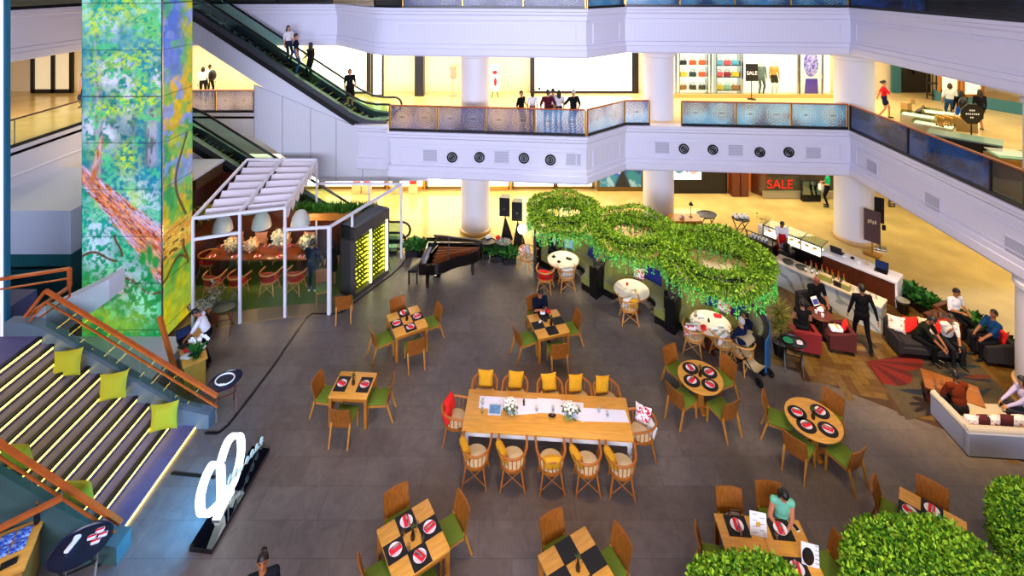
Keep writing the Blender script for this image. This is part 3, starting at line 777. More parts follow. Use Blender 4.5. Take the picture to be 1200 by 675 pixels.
def pillow_at(loc, yaw, tilt, w, h, t_, m, label, cat='cushion', group=None, roll=0):
    """loc is the lowest point's middle; leaning back by tilt about its foot, facing +Y local before yaw"""
    T = Matrix.Rotation(R(tilt), 4, 'X') @ Matrix.Rotation(R(roll), 4, 'Y') @ Matrix.Translation((0,0,h/2))
    b = MB(); b.pillow(w, h, t_, T); o = b.build('cushion', m, smooth=80); o.location = loc; o.rotation_euler = (0,0,yaw)
    return tag(o, label, cat, group)
def floral_mat(name, base, spot_, sc, thr=.52):
    m = mat(name, base, .85); nt = m.node_tree; b = nt.nodes['Principled BSDF']
    tc = nt.nodes.new('ShaderNodeTexCoord'); n = nt.nodes.new('ShaderNodeTexNoise'); n.inputs['Scale'].default_value = sc; n.inputs['Detail'].default_value = 3; n.inputs['Distortion'].default_value = 1.5
    r = nt.nodes.new('ShaderNodeValToRGB'); r.color_ramp.interpolation = 'CONSTANT'
    r.color_ramp.elements[0].color = (*lin(base),1); r.color_ramp.elements[1].color = (*lin(spot_),1); r.color_ramp.elements[1].position = thr
    nt.links.new(tc.outputs['Object'], n.inputs['Vector']); nt.links.new(n.outputs['Fac'], r.inputs['Fac']); nt.links.new(r.outputs['Color'], b.inputs['Base Color'])
    return m
m_floral = floral_mat('floral_red', '#f2ece8', '#d01436', 13)
m_floralp = floral_mat('floral_pale', '#e8dfd0', '#c86a4c', 9, .56)
m_wcush = mat('white_cushion', '#dcdad2', .85)
m_redc = mat('red_cushion', '#e01a14', .85)
m_pixie = mat('tabletop_oak', '#d99b3c', .38, noise=(3,.14), stretch=(1,7,1))
m_napkin = mat('red_napkin', '#e0142a', .8)
m_mat = mat('placemat_black', '#0c0b0d', .7)

# ------------------------------------------------------------------ table settings
def mk_plate():
    t = thing('plate', None, 'plate'); b = MB(); b.lathe([(0,0),(.07,0),(.105,.014),(.108,.018),(.1,.017),(.068,.006),(0,.006)], n=24); b.build('dish', m_whitec, t); return t
plate = Proto(mk_plate)
def mk_napkin():
    t = thing('napkin', None, 'napkin')
    b = MB(); b.box((0,0,.012),(.095,.19,.02), ch=.006); b.box((0,0,.026),(.08,.17,.01), ch=.004); b.build('folded_cloth', m_napkin, t)
    b = MB(); b.box((.01,-.02,.034),(.025,.16,.006), ch=.002); b.build('cutlery', m_steel, t)
    return t
napkin = Proto(mk_napkin)
def mk_tumbler():
    t = thing('glass_tumbler', None, 'glass'); b = MB(); b.lathe([(.026,0),(.034,.10),(.031,.10),(.024,.006)], n=14); b.build('bowl', glass('tumbler_glass','#f2f8ff',.75), t); return t
tumbler = Proto(mk_tumbler)
def mk_caddy():
    t = thing('bud_vase', None, 'vase')
    b = MB(); b.lathe([(.035,0),(.04,.06),(.018,.13),(.02,.16)], n=14); b.build('bottle', mat('amber_glass','#3a2410',.1,trans=.3), t)
    P = nrg.normal(0,.02,(40,3))+[0,0,.19]; leaf_mesh('sprig', P, np.tile([0,0,1.],(40,1)), .05, m_leaf, t, ('#2a3a18','#6a7a3a')); return t
caddy = Proto(mk_caddy)
def setting(cx, cy, z, ang, ph, matw, matd, roundmat=False, nap=None, items='pn'):
    """placemat with plate and napkin; ang points from table centre to the diner"""
    t = thing('placemat', 'black placemat, '+ph, 'placemat', (cx,cy,z), ang-PI/2, 'black placemats')
    b = MB()
    if roundmat: b.lathe([(0,0),(matw,0),(matw,.005),(0,.005)], n=32)
    else: b.box((0,0,.0025),(matw,matd,.005))
    b.build('mat', m_mat, t)
    if 'p' in items: plate((cx,cy,z+.005), 0, 'white plate, '+ph, 'white plates')
    if 'n' in items: napkin((cx,cy,z+.017), (nap if nap is not None else ang-PI/2+rnd.uniform(-.5,.5)), 'red napkin, '+ph, 'red napkins')
m_tleg = mat('table_oak', '#b06c22', .4, noise=(6,.2), stretch=(5,5,1))
def square_table(c, yaw, sx, sy, label, z=.70, split=False):
    t = thing('dining_table', label, 'table', (c[0],c[1],0), yaw)
    b = MB()
    if split:
        b.box((-sx/4,0,z-.02),(sx/2-.006,sy,.04), ch=.006); b.box((sx/4,0,z-.02),(sx/2-.006,sy,.04), ch=.006)
    else: b.box((0,0,z-.02),(sx,sy,.04), ch=.006)
    b.build('tabletop', m_pixie, t)
    for p, d in (((0,sy/2-.05,z-.085),(sx-.14,.025,.09)),((0,-sy/2+.05,z-.085),(sx-.14,.025,.09)),((sx/2-.05,0,z-.085),(.025,sy-.14,.09)),((-sx/2+.05,0,z-.085),(.025,sy-.14,.09))):
        q = MB(); q.box(p, d); q.build('apron', m_tleg, t)
    for x in (-1,1):
        for y in (-1,1):
            q = MB(); q.box((x*(sx/2-.04),y*(sy/2-.04),(z-.04)/2),(.07,.07,z-.04), ch=.006); q.build('leg', m_tleg, t)
    return t
def frame4(cs, z=.70):
    """centre, yaw and side lengths of a table from its four seen corners: far-left, far-right, near-right, near-left"""
    P = [at(x,y,z) for x,y in cs]; c = sum(P, Vector((0,0,0)))/4; e = (P[1]-P[0])+(P[2]-P[3]); yaw = math.atan2(e.y, e.x)
    a = ((P[1]-P[0]).length+(P[2]-P[3]).length)/2; b = ((P[2]-P[1]).length+(P[3]-P[0]).length)/2
    return c, yaw, a, b
ZT = .70
def sq_set(cs, ph, label, names, seats, mats, plates='pn', side=None, bare=False, seat_off={}):
    c, yaw, a, b = frame4(cs)
    if side: a = b = side
    square_table(c, yaw, a, b, label)
    dirs = {'far': PI/2, 'right': 0, 'near': -PI/2, 'left': PI}
    for k, an in dirs.items():
        ext = (a if k in ('left','right') else b)/2; wd = yaw+an; d = Vector((math.cos(wd), math.sin(wd), 0))
        if k in seats:
            off, tw = seat_off.get(k, (.16, 0)); p = c+d*(ext+off); p.z = 0
            dining(p, wd+PI/2+tw, 'wooden dining chair with green seat, %s side of %s' % (names[k], ph), 'dining chairs with green seats')
        if k in mats:
            m_ = a*.33; p = c+d*(ext-m_*.54); setting(p.x, p.y, ZT, wd, '%s side of %s' % (names[k], ph), m_, m_*1.06, items=plates if k in mats else '')
    return c, yaw, a, b
NSEW = {'far':'far','right':'right','near':'near','left':'left'}
DIAG = {'far':'far-left','right':'far-right','near':'near-right','left':'near-left'}
# A: near the wine cabinet
cA, yA, *_ = sq_set([(452,369),(489,357.5),(502,381),(464,395)], 'the square table near the wine cabinet', 'small square oak table near the wine cabinet with four settings', NSEW, NSEW, NSEW, seat_off={'left':(.22,.1),'near':(.18,-.1),'far':(.14,.05),'right':(.2,0)})
caddy((cA.x,cA.y,ZT), 0, 'small bottle with sprig on the square table near the wine cabinet', 'bud vases')
# B: two settings
cs = [(398,434.6),(441.5,436.7),(430.5,467),(386,465)]
c, yaw, a, b_ = frame4(cs); square_table(c, yaw, a, b_, 'square oak table with only two black placemats, left of centre')
phB = 'the two-setting square table'
for sx, nm in ((-1,'left'),(1,'right')):
    d = Vector((math.cos(yaw),math.sin(yaw),0)); n_ = Vector((-d.y,d.x,0))
    p = c+d*sx*a*.30; setting(p.x,p.y,ZT,yaw+(0 if sx > 0 else PI), '%s side of %s' % (nm,phB), .42, .28)
    p = c+d*sx*(a/2+.15)+n_*(.02); p.z = 0; dining(p, yaw+PI/2*(1 if sx > 0 else -1)+(0.12 if sx > 0 else -.1), 'wooden dining chair with green seat, %s side of %s' % (nm,phB), 'dining chairs with green seats')
p = c-n_*(b_/2+.12)+d*.0; p.z = 0; dining(p, yaw-.03, 'wooden dining chair with green seat, near side of '+phB, 'dining chairs with green seats')
caddy((c.x,c.y,ZT), 0, 'small bottle with sprig in the middle of the two-setting square table', 'bud vases')
# C: the man's table
cC, yC, aC, bC = sq_set([(617.3,369.7),(652.5,361.7),(667.6,388),(631,396.4)], "the lone man's square table", 'square checkered oak table where a man in dark shirt sits', NSEW, NSEW, NSEW, plates='', seat_off={'far':(.30,.15),'left':(.2,.15),'near':(.17,-.12),'right':(.17,-.05)})
caddy((cC.x+.08,cC.y-.08,ZT), 0, "dark bottle with sprig on the lone man's square table", 'bud vases')
# D: foreground, four plates
cD, yD, aD, bD = sq_set([(442,625.5),(498,588),(528,640),(466,680)], 'the foreground table with plates', 'square checkered oak table in the foreground set with four red napkins', DIAG, DIAG, DIAG, side=.93, seat_off={'far':(.08,0),'right':(.18,0),'near':(.06,0),'left':(.08,0)})
caddy((cD.x,cD.y,ZT), 0, 'small bottle with sprig on the foreground table with plates', 'bud vases')
for k in range(4):
    an = yD+PI/4+k*PI/2; tumbler((cD.x+.17*math.cos(an),cD.y+.17*math.sin(an),ZT+.006), 0, 'clear tumbler at the %s corner among the foreground table plates' % ['far','left','near','right'][k], 'tumblers')
# E: foreground, bare
cE, yE, *_ = sq_set([(635,660),(687,625),(722,678),(665,716)], 'the bare foreground table', 'square checkered oak table without plates at the bottom edge', DIAG, {'far':1,'right':1}, DIAG, plates='', side=.93, seat_off={'far':(.04,0),'right':(.14,0)})
caddy((cE.x,cE.y,ZT), 0, 'small bottle on the bare foreground table', 'bud vases')
# G: behind the bushes
p0, p1 = at(1055,569.6,ZT), at(1132,611,ZT); e = (p1-p0); yG = math.atan2(e.y,e.x); nG = Vector((e.y,-e.x,0)).normalized(); cG = (p0+p1)/2+nG*.45
square_table(cG, yG, .9, .9, 'square checkered oak table half hidden behind the foreground bushes')
phG = 'the table behind the bushes'
dG = e.normalized()
p = cG-nG*.50; dining((p.x,p.y,0), yG+PI, 'wooden dining chair with green seat, far side of '+phG, 'dining chairs with green seats')
p = cG-dG*.50-nG*.08; dining((p.x,p.y,0), yG-PI/2, 'wooden dining chair with green seat, left side of '+phG, 'dining chairs with green seats')
for d, nm in ((-nG,'far'),(-dG,'left')):
    p = cG+d*.29; setting(p.x,p.y,ZT,math.atan2(d.y,d.x), '%s side of %s' % (nm,phG), .30, .32)
# F: the seated woman's double table
p0, p1 = at(838,601,ZT), at(934,609,ZT); e = p1-p0; yF = math.atan2(e.y,e.x)+.0; dF = e.normalized(); nF = Vector((dF.y,-dF.x,0)); LF = e.length+.05
cF = (p0+p1)/2+nF*.46; square_table(cF, yF, LF, .92, 'rectangular checkered oak table where a woman reads her phone', split=True)
phF = "the seated woman's table"
for k, s in ((0,-.27),(1,.23)):
    for q, sg in (('far',-1),('near',1)):
        p = cF+dF*s*LF+nF*sg*.28; setting(p.x,p.y,ZT,math.atan2(nF.y*sg,nF.x*sg), '%s-%s of %s' % (q,('left','right')[k],phF), .36, .33)
p = cF+dF*-.24*LF-nF*.50; chF1 = p; dining((p.x,p.y,0), yF+PI, 'wooden dining chair, far-left side of '+phF+', bag on it', 'dining chairs with green seats')
p = cF+dF*.29*LF-nF*.66; chF2 = p; dining((p.x,p.y,0), yF+PI, 'wooden dining chair behind the seated woman in mint top', 'dining chairs with green seats')
p = cF-dF*(LF/2+.10)+nF*.02; dining((p.x,p.y,0), yF-PI/2-.1, 'wooden dining chair with green seat, left end of '+phF, 'dining chairs with green seats')
p = cF+dF*(LF/2+.20)+nF*-.02; dining((p.x,p.y,0), yF+PI/2+.15, 'wooden dining chair with green seat, right end of '+phF, 'dining chairs with green seats')
for k, (px, py) in enumerate(((868,627),(896,630),(910,631),(889,647))):
    q = at(px,py,ZT); tumbler((q.x,q.y,ZT+.006), 0, ['clear tumbler left of the standing menu card','clear tumbler right of the menu card before the woman','clear tumbler near the phone in front of the woman','clear tumbler nearest the front bush on the woman\'s table'][k], 'tumblers')
def menu_card(base, w, h, yaw, lean, label, dark):
    t = thing('menu_card', label, 'menu', base, yaw)
    T = Matrix.Rotation(R(lean),4,'X')
    b = MB(); b.box((0,0,h/2),(w,.006,h), T=T); b.build('card', m_whitec, t)
    b = MB()
    if dark:
        for k in range(24):
            pass
        v = [T @ Vector((-.03+.085*math.cos(2*PI*k/28), -.0045, h*.45+.125*math.sin(2*PI*k/28))) for k in range(28)]; b.add(v, [tuple(range(28))]); b.build('printed_oval', m_black, t)
        b = MB()
        for k in range(5): b.box((.10,-.005,h*.25+k*.06),(.06,.002,.008), T=T)
    else:
        b.box((0,-.005,h*.5),(.07,.002,.07), T=T); b.build('printed_square', mat('print_gold','#d8a23a',.7), t); b = MB()
        for k in range(7): b.box(((-.05,.06)[k%2],-.005,h*.15+k*.045),(.07,.002,.007), T=T)
    b.build('printed_lines', mat('print_grey','#77777c',.7), t)
q = at(889,629,ZT); menu_card((q.x,q.y,ZT+.006), .26, .36, yF-.12, -8, 'white menu card standing upright in front of the woman', False)
q = at(950,664,ZT); menu_card((q.x,q.y,ZT-.02), .25, .34, yF-.2, -8, 'white menu card with black oval held at the right end', True)
t = thing('phone', "white phone lying at the woman's right hand on the table", 'phone', at(932,618,ZT), .3); b = MB(); b.box((0,0,.005),(.075,.15,.009), ch=.004); b.build('body', m_whitec, t); b = MB(); b.box((0,0,.0102),(.064,.11,.001)); b.build('screen', m_black, t.children[0])
t = thing('handbag', "grey fur handbag resting on the chair at the woman's table", 'bag', (chF1.x,chF1.y,.462), yF); b = MB(); b.ell((0,0,.10),(.19,.10,.10),16); b.build('body', mat('grey_fur','#8b8279',.95,noise=(60,.4)), t); b = MB(); b.tube([(-.11,0,.17),(-.08,0,.27),(.08,0,.27),(.11,0,.17)],.012,6); b.build('strap', m_black, t)

# ------------------------------------------------------------------ the two small round tables
def round_table(c, r, label, z=ZT, top=m_pixie, ped=m_tleg, rim=None):
    t = thing('round_table', label, 'table', (c.x,c.y,0))
    b = MB(); b.lathe([(0,z-.04),(r-.01,z-.04),(r,z-.03),(r,z-.006),(r-.006,z),(0,z)], n=48); b.build('tabletop', top, t, smooth=35)
    if rim: b = MB(); b.lathe([(r+.001,z-.05),(r+.012,z-.045),(r+.012,z-.008),(r+.001,z-.006)], n=48); b.build('rim', rim, t)
    b = MB(); b.box((0,0,(z-.05)/2),(.14,.14,z-.05), ch=.01); b.build('pedestal', ped, t)
    b = MB(); b.box((0,0,.025),(.55,.12,.05), ch=.01); b.box((0,0,.026),(.12,.55,.05), ch=.01); b.build('foot', ped, t)
def round_set(c, r, ph, label, angs, names):
    round_table(c, r, label)
    for (an, off, tw), nm in zip(angs, names):
        wd = R(an); d = Vector((math.cos(wd),math.sin(wd),0)); p = c+d*(r+off); dining((p.x,p.y,0), wd+PI/2+tw, 'wooden dining chair with green seat, %s side of %s' % (nm,ph), 'dining chairs with green seats')
        p = c+d*r*.55; setting(p.x,p.y,ZT,wd,'%s side of %s' % (nm,ph), .185, 0, True)
    caddy((c.x,c.y,ZT), 0, 'small bottle with sprig in the middle of '+ph, 'bud vases')
c1 = at(820.5,441,ZT); round_set(c1, .50, 'the round table beside the stroller', 'round oak table with four black mats beside the stroller', [(121,.13,0),(208,.08,.1),(-62,.10,-.1),(24,.14,0)], ['far-left','near-left','near-right','far-right'])
c2 = at(953,490.5,ZT); round_set(c2, .535, 'the round table beside the wood floor', 'round oak table with four black mats beside the oak floor', [(152,.10,0),(34,.10,0),(214,.04,.1),(-60,.06,-.1)], ['far-left','far-right','near-left','near-right'])

# ------------------------------------------------------------------ long communal table
csL = [(549.7,455.3),(734,466),(742.6,516.5),(541.5,504)]
cL, yL, aL, bL = frame4(csL); t = thing('communal_table', 'long oak communal table with white legs and white runner', 'table', (cL.x,cL.y,0), yL)
b = MB(); b.box((0,0,ZT-.025),(aL,bL,.05), ch=.008); b.build('tabletop', m_pixie, t)
m_wl = mat('white_lacquer', '#dcdcd8', .4)
for p, d in (((0,bL/2-.07,ZT-.11),(aL-.2,.03,.12)),((0,-bL/2+.07,ZT-.11),(aL-.2,.03,.12)),((aL/2-.07,0,ZT-.11),(.03,bL-.2,.12)),((-aL/2+.07,0,ZT-.11),(.03,bL-.2,.12))):
    b = MB(); b.box(p, d); b.build('apron', m_wl, t)
for x in (-1,1):
    for y in (-1,1):
        b = MB(); b.box((0,0,ZT-.12),(.1,.1,.14), ch=.005); b.lathe([(.045,.52),(.03,.49),(.045,.46),(.048,.3),(.03,.12),(.04,.09),(.026,.06),(.022,0)], n=16)
        o = b.build('leg', m_wl, t); o.location = (x*(aL/2-.08),y*(bL/2-.08),0)
def TL(x, y, z=0): return Vector((cL.x+x*math.cos(yL)-y*math.sin(yL), cL.y+x*math.sin(yL)+y*math.cos(yL), z))
ords = ['leftmost','second','middle','fourth','rightmost']
phs = ['front row, leftmost','front row, second from left','front row, middle','front row, fourth from left','front row, rightmost']
for i, fx in enumerate((-.405,-.195,.022,.222,.415)):
    p = TL(fx*aL, -bL/2-.26); yw = yL+rnd.uniform(-.12,.12)
    spin(p, yw, 'spindle armchair at the long table, '+phs[i], 'spindle armchairs at the long table')
    tl = (-38,-38,0,-38,-38)[i]
    q = p+Vector((math.cos(yw+PI/2+R(100 if tl else 180))*.17, math.sin(yw+PI/2+R(100 if tl else 180))*.17, .487)) if tl else p+Vector((-math.sin(yw)*-.17, -math.cos(yw)*.17, .487))
    pillow_at(q, yw+(R(-62) if tl else 0), 18, .36, .30, .15, m_yellow, 'mustard cushion on the chair at the long table, '+phs[i], group='mustard cushions')
phs = [s.replace('front','back') for s in phs]
for i, fx in enumerate((-.405,-.205,.02,.205,.385)):
    p = TL(fx*aL, bL/2+.20); yw = yL+PI+rnd.uniform(-.08,.08)
    spin(p, yw, 'spindle armchair at the long table, '+phs[i], 'spindle armchairs at the long table')
    dx = (0,-.02,.0,-.07,-.10)[i]
    q = p+Vector((math.cos(yL)*dx, math.sin(yL)*dx, .487))+Vector((-math.sin(yL)*.10, math.cos(yL)*.10, 0))
    pillow_at(q, yw+(0,.25,.1,.4,.35)[i], 12, .36, .38, .15, m_yellow, 'mustard cushion on the chair at the long table, '+phs[i], group='mustard cushions', roll=(0,-8,3,-10,-12)[i])
p = TL(-aL/2-.22, .02); spin(p, yL-PI/2-.05, 'spindle armchair at the left end of the long table with red cushions', 'spindle armchairs at the long table')
q = p+Vector((-.12,.12,.487)); pillow_at(q, yL-PI/2-.35, 14, .34, .34, .14, m_redc, 'tall red cushion on the chair at the long table left end')
q = p+Vector((-.13,-.10,.487)); pillow_at(q, yL-PI/2-.1, 22, .32, .26, .14, m_redc, 'lower red cushion on the chair at the long table left end')
p = TL(aL/2+.24, -.02); spin(p, yL+PI/2+.1, 'spindle armchair at the right end of the long table with floral cushion', 'spindle armchairs at the long table')
q = p+Vector((.06,.14,.487)); pillow_at(q, yL+PI-.5, 12, .36, .36, .14, m_floral, 'red and white floral cushion at the right end of the long table')
q = p+Vector((.16,-.10,.487)); pillow_at(q, yL+PI/2+.3, 20, .27, .24, .12, m_wcush, 'small white cushion at the right end of the long table')
# runner and centrepieces
t = thing('table_runner', 'white cloth runner lying along the long communal table', 'table runner', TL(0,0,ZT), yL)
b = MB(); 
b.slab([(-aL*.42,.03,0),(-.75,.0,0),(-.75,.33,0),(-aL*.425,.33,0)], (0,0,.006)); b.slab([(-.76,-.1,0),(-.2,-.02,0),(-.2,.33,0),(-.76,.33,0)], (0,0,.007)); b.slab([(-.21,.0,0),(.3,.0,0),(.3,.36,0),(-.21,.36,0)], (0,0,.006)); b.slab([(.28,.0,0),(.78,-.16,0),(.80,.30,0),(.28,.34,0)], (0,0,.008)); b.slab([(.76,-.14,0),(aL*.49,-.1,0),(aL*.48,.18,0),(.76,.18,0)], (0,0,.006))
b.build('cloth', mat('runner_white','#e9e9f2',.8), t)
def bouquet(loc, label):
    t = thing('flower_vase', label, 'flowers', loc)
    b = MB(); b.lathe([(.05,0),(.075,.05),(.07,.12),(.055,.13)], n=18); b.build('vase', mat('pale_blue_vase','#8fb4c8',.2), t)
    P = nrg.normal(0,.05,(120,3))*[1.2,1.2,.6]+[0,0,.15]; leaf_mesh('leaves', P, P-[0,0,.1], .09, m_leaf, t, ('#3c5a26','#86a452'))
    b = MB()
    for k in range(16):
        a = k*2.4; r = .035*math.sqrt(k); b.ell((r*math.cos(a), r*math.sin(a), .27-.9*r*r*4), (.034,.034,.028), 8)
    b.build('blossoms', mat('white_rose','#f2f0e2',.7), t)
for px, py, lb in ((598,484,'left bouquet of white roses on the long table runner'),(668,489,'right bouquet of white roses on the long table runner')):
    bouquet(at(px,py,ZT)+Vector((0,0,.008)), lb)
t = thing('framed_card', 'blue framed card lying on the left of the white runner', 'card', at(580,481,ZT)+Vector((0,0,.008)), yL); b = MB(); b.box((0,0,.01),(.28,.26,.02)); b.build('frame', mat('pale_frame','#c8d0da',.5), t); b = MB(); b.box((0,0,.0212),(.23,.21,.002)); b.build('blue_sheet', mat('blue_sheet','#5f8fb8',.6,noise=(20,.3)), t)
for k, (px, py) in enumerate(((565,484),(565.5,474),(629,482),(648,482),(702,483),(712,488),(678,482))):
    o = thing('votive_glass', ['small glass of flowers near the left end of the runner','small glass behind the left runner end','small glass right of the left bouquet','small glass left of the right bouquet','small glass on the right part of the runner','small glass nearest the right runner end','small glass of greens touching the right bouquet'][k], 'glass', at(px,py,ZT)+Vector((0,0,.008)), 0, 'votive glasses')
    b = MB(); b.lathe([(.03,0),(.036,.07),(.032,.07),(.027,.005)], n=12); b.build('cup', glass('tumbler_glass'), o)
    P = nrg.normal(0,.018,(24,3))+[0,0,.085]; leaf_mesh('flowers', P, P*[1,1,.5]+[0,0,.02], .035, m_leaf, o, ('#8ba05a','#f4f2e6'))
t = thing('salt_mill', 'slim dark mill standing behind the white runner', 'mill', at(614,475,ZT)); b = MB(); b.lathe([(.025,0),(.02,.05),(.027,.09),(.015,.1),(.02,.13),(.0,.14)], n=14); b.build('body', m_black, t)
t = thing('bread_basket', 'small dark shell dish at the runner edge', 'dish', at(647,489,ZT)+Vector((0,0,.008))); b = MB(); b.lathe([(.03,0),(.08,.03),(.085,.035),(.03,.01)], n=16, sy=.6); b.build('bowl', m_black, t)
# ------------------------------------------------------------------ curved booths, marble tables
def arc_solid(mb, prof, a0, a1, n=28):
    """closed profile of (r, z) swept about the z axis between two angles (degrees)"""
    k = len(prof); vs = []; fs = []
    for i in range(n+1):
        a = R(a0+(a1-a0)*i/n); vs += [(r*math.cos(a), r*math.sin(a), z) for r, z in prof]
    for i in range(n):
        for j in range(k):
            j2 = (j+1) % k; fs.append((i*k+j, (i+1)*k+j, (i+1)*k+j2, i*k+j2))
    fs += [tuple(range(k)), tuple(range(n*k+k-1, n*k-1, -1))]
    return mb.add(vs, fs)
m_mtop = mat('white_marble_top', '#f1e6cc', .25, noise=(4,.08)); m_trim = mat('brass_rim', '#a5651e', .35)
def booth(c, a0, a1, label, blue=False):
    t = thing('booth_sofa', label, 'sofa', (c.x,c.y,0))
    b = MB(); arc_solid(b, [(.70,0),(1.28,0),(1.28,.2),(.70,.2)], a0, a1); b.build('plinth', m_black, t)
    b = MB(); arc_solid(b, [(.66,.2),(1.14,.2),(1.14,.40),(1.0,.435),(.72,.43),(.66,.40)], a0+1, a1-1); b.build('seat', m_olive, t)
    b = MB(); n = 7
    for k in range(n):
        s0 = a0+(a1-a0)*k/n+.4; s1 = a0+(a1-a0)*(k+1)/n-.4
        arc_solid(b, [(1.10,.38),(1.24,.38),(1.25,.86),(1.22,.90),(1.16,.90),(1.12,.85)], s0, s1, 6)
    b.build('backrest', m_olive, t)
    b = MB(); arc_solid(b, [(1.255,0),(1.36,0),(1.36,.90),(1.34,.93),(1.27,.93),(1.255,.91)], a0-2, a1+2); b.build('shell', m_black, t)
    for e0 in (a0-2.2, a1-1.2): b = MB(); arc_solid(b, [(1.06,.0),(1.37,.0),(1.37,.93),(1.06,.93)], e0, e0+3.4, 2); b.build('end_panel', m_black, t)
    if blue: b = MB(); arc_solid(b, [(1.365,.1),(1.40,.1),(1.40,.9),(1.365,.9)], a0-2, a0+55); b.build('blue_light_sheet', mat('painted_blue_light','#1f5f96',.5), t)  # thin sheet that colours blue light onto the black shell
    return t
cM = [at(660,304,.70), at(740,339,.70), at(832.5,378,.70)]
booth(cM[0]+Vector((.1,.1,0)), -50, 138, 'farthest round olive booth sofa beside the grand piano')
booth(cM[1]+Vector((.1,.1,0)), -48, 138, 'middle round olive booth sofa with one blue and one floral cushion')
booth(cM[2]+Vector((.1,.1,0)), -48, 138, 'nearest round olive booth sofa where a dark haired person sits', True)
def marble_table(c, label):
    round_table(c, .52, label, .70, m_mtop, m_walnut, m_trim)
marble_table(cM[0], 'round white marble table in the farthest booth'); marble_table(cM[1], 'round white marble table in the middle booth, nearly empty'); marble_table(cM[2], 'round white marble table in the nearest booth with red napkins')
m_blue = mat('royal_blue', '#14236e', .8)
def booth_cushion(c, ang, r, w, h, m, label, tilt=14, z=.437):
    a = R(ang); p = c+Vector((.1,.1,0))+Vector((math.cos(a)*r, math.sin(a)*r, 0)); p.z = z
    return pillow_at(p, a+PI/2, tilt, w, h, .13, m, label)
booth_cushion(cM[0], 22, 1.0, .62, .40, m_blue, 'long blue cushion in the farthest booth'); booth_cushion(cM[0], -12, .95, .36, .34, m_floral, 'floral cushion in the farthest booth at its right arm')
booth_cushion(cM[0], 78, 1.0, .36, .34, mat('pale_blue_cushion','#9db8cc',.8), 'pale blue cushion behind the table of the farthest booth')
booth_cushion(cM[1], 42, 1.0, .66, .42, m_blue, 'long blue cushion in the middle booth'); booth_cushion(cM[1], 66, .86, .36, .35, m_floral, 'floral cushion in the middle booth before the blue one')
booth_cushion(cM[2], 62, 1.0, .62, .40, m_blue, 'blue cushion at the back of the nearest booth'); booth_cushion(cM[2], 28, 1.0, .42, .40, m_blue, 'second blue cushion of the nearest booth, beside the seated person')
booth_cushion(cM[2], 48, .86, .40, .40, m_floral, 'floral cushion standing on its corner in the nearest booth', 18)
# chairs at the booths
def ch_at(proto, px, py, face, label, group='spindle armchairs at the booths'):
    p = at(px,py); proto((p.x,p.y,0), R(face-90), label, group); return p
def cush_on(p, face, dx, dy, w, h, m, label, yaw=0, tilt=14, cat='cushion'):
    """cushion on a chair at p that faces the world angle face; dx to its right, dy forward"""
    f = R(face); q = Vector((p.x+math.cos(f)*dy+math.sin(f)*dx, p.y+math.sin(f)*dy-math.cos(f)*dx, .487))
    return pillow_at(q, f-PI/2+R(yaw), tilt, w, h, .13, m, label)
p = ch_at(spin_red, 639, 340, 75, 'red slatted armchair at the farthest booth table'); cush_on(p,75,0,-.13,.36,.28,m_redc,'red cushion in the red slatted armchair')
p = ch_at(spin_pale, 664, 338, 95, 'pale spindle armchair at the farthest booth table beside the red one'); cush_on(p,95,0,-.13,.40,.28,m_wcush,'white cushion in the pale armchair beside the red one')
p = ch_at(spin_pale, 618, 316, -35, 'pale wooden armchair with two cushions left of the farthest booth'); cush_on(p,-35,.08,-.10,.32,.30,m_floral,'floral cushion in the armchair left of the farthest booth'); cush_on(p,-35,-.14,-.02,.30,.30,m_wcush,'white cushion in the armchair left of the farthest booth',30)
p = ch_at(spin_pale, 737, 376, 88, 'pale spindle armchair at the middle booth table'); cush_on(p,88,-.10,-.09,.30,.30,m_wcush,'white cushion in the armchair of the middle booth',20); cush_on(p,88,.11,-.11,.28,.28,m_yellow,'mustard cushion in the armchair of the middle booth',-15)
p = ch_at(spin_pale, 813, 412, 60, 'spindle armchair with floral cushion at the nearest booth table'); cush_on(p,60,-.08,-.10,.34,.30,m_floral,'floral cushion in the armchair of the nearest booth',30); cush_on(p,60,-.1,.05,.30,.26,m_wcush,'white cushion in the armchair of the nearest booth',30)
p = ch_at(spin_pale, 847, 420, 100, 'spindle armchair with white cushion beside the stroller'); cush_on(p,100,-.1,-.08,.34,.28,m_wcush,'white cushion in the armchair beside the stroller',25); cush_on(p,100,.12,-.05,.28,.26,m_cream,'beige cushion in the armchair beside the stroller',-25)
# things lying on the marble tables
def on_table(px, py, z=.70): return at(px, py, z)
def folded(px, py, label, m=m_napkin, s=(.16,.10,.05), z=.70, cat='napkin', group=None):
    t = MB(); t.box((0,0,s[2]/2), s, ch=min(s)*.3); t.box((s[0]*.1,0,s[2]*1.05),(s[0]*.6,s[1]*.8,s[2]*.5), rz=.4, ch=s[2]*.2); o = t.build('napkin' if cat == 'napkin' else cat.replace(' ','_'), m, smooth=0); o.location = at(px,py,z); o.rotation_euler = (0,0,rnd.uniform(-.6,.6)); return tag(o, label, cat, group)
folded(841,371,'crumpled red napkin beside the floral cushion on the nearest booth table', s=(.2,.14,.05)); folded(824.5,386,'red napkin at the near left edge of the nearest booth table', s=(.15,.16,.08))
for px, py, lb in ((822,373,'upper left'),(845,384,'right'),(838,388,'lower')):
    plate(at(px,py,.70), 0, 'white plate with food at the %s of the nearest booth table' % lb, 'white plates')
    o = thing('cutlery_pair', 'dark knife and fork on the %s plate of the nearest booth table' % lb, 'cutlery', at(px,py,.72), rnd.uniform(0,3)); b = MB(); b.box((-.02,0,.006),(.012,.18,.006)); b.build('knife', m_steel, o); b = MB(); b.box((.02,0,.006),(.014,.17,.006)); b.build('fork', m_steel, o)
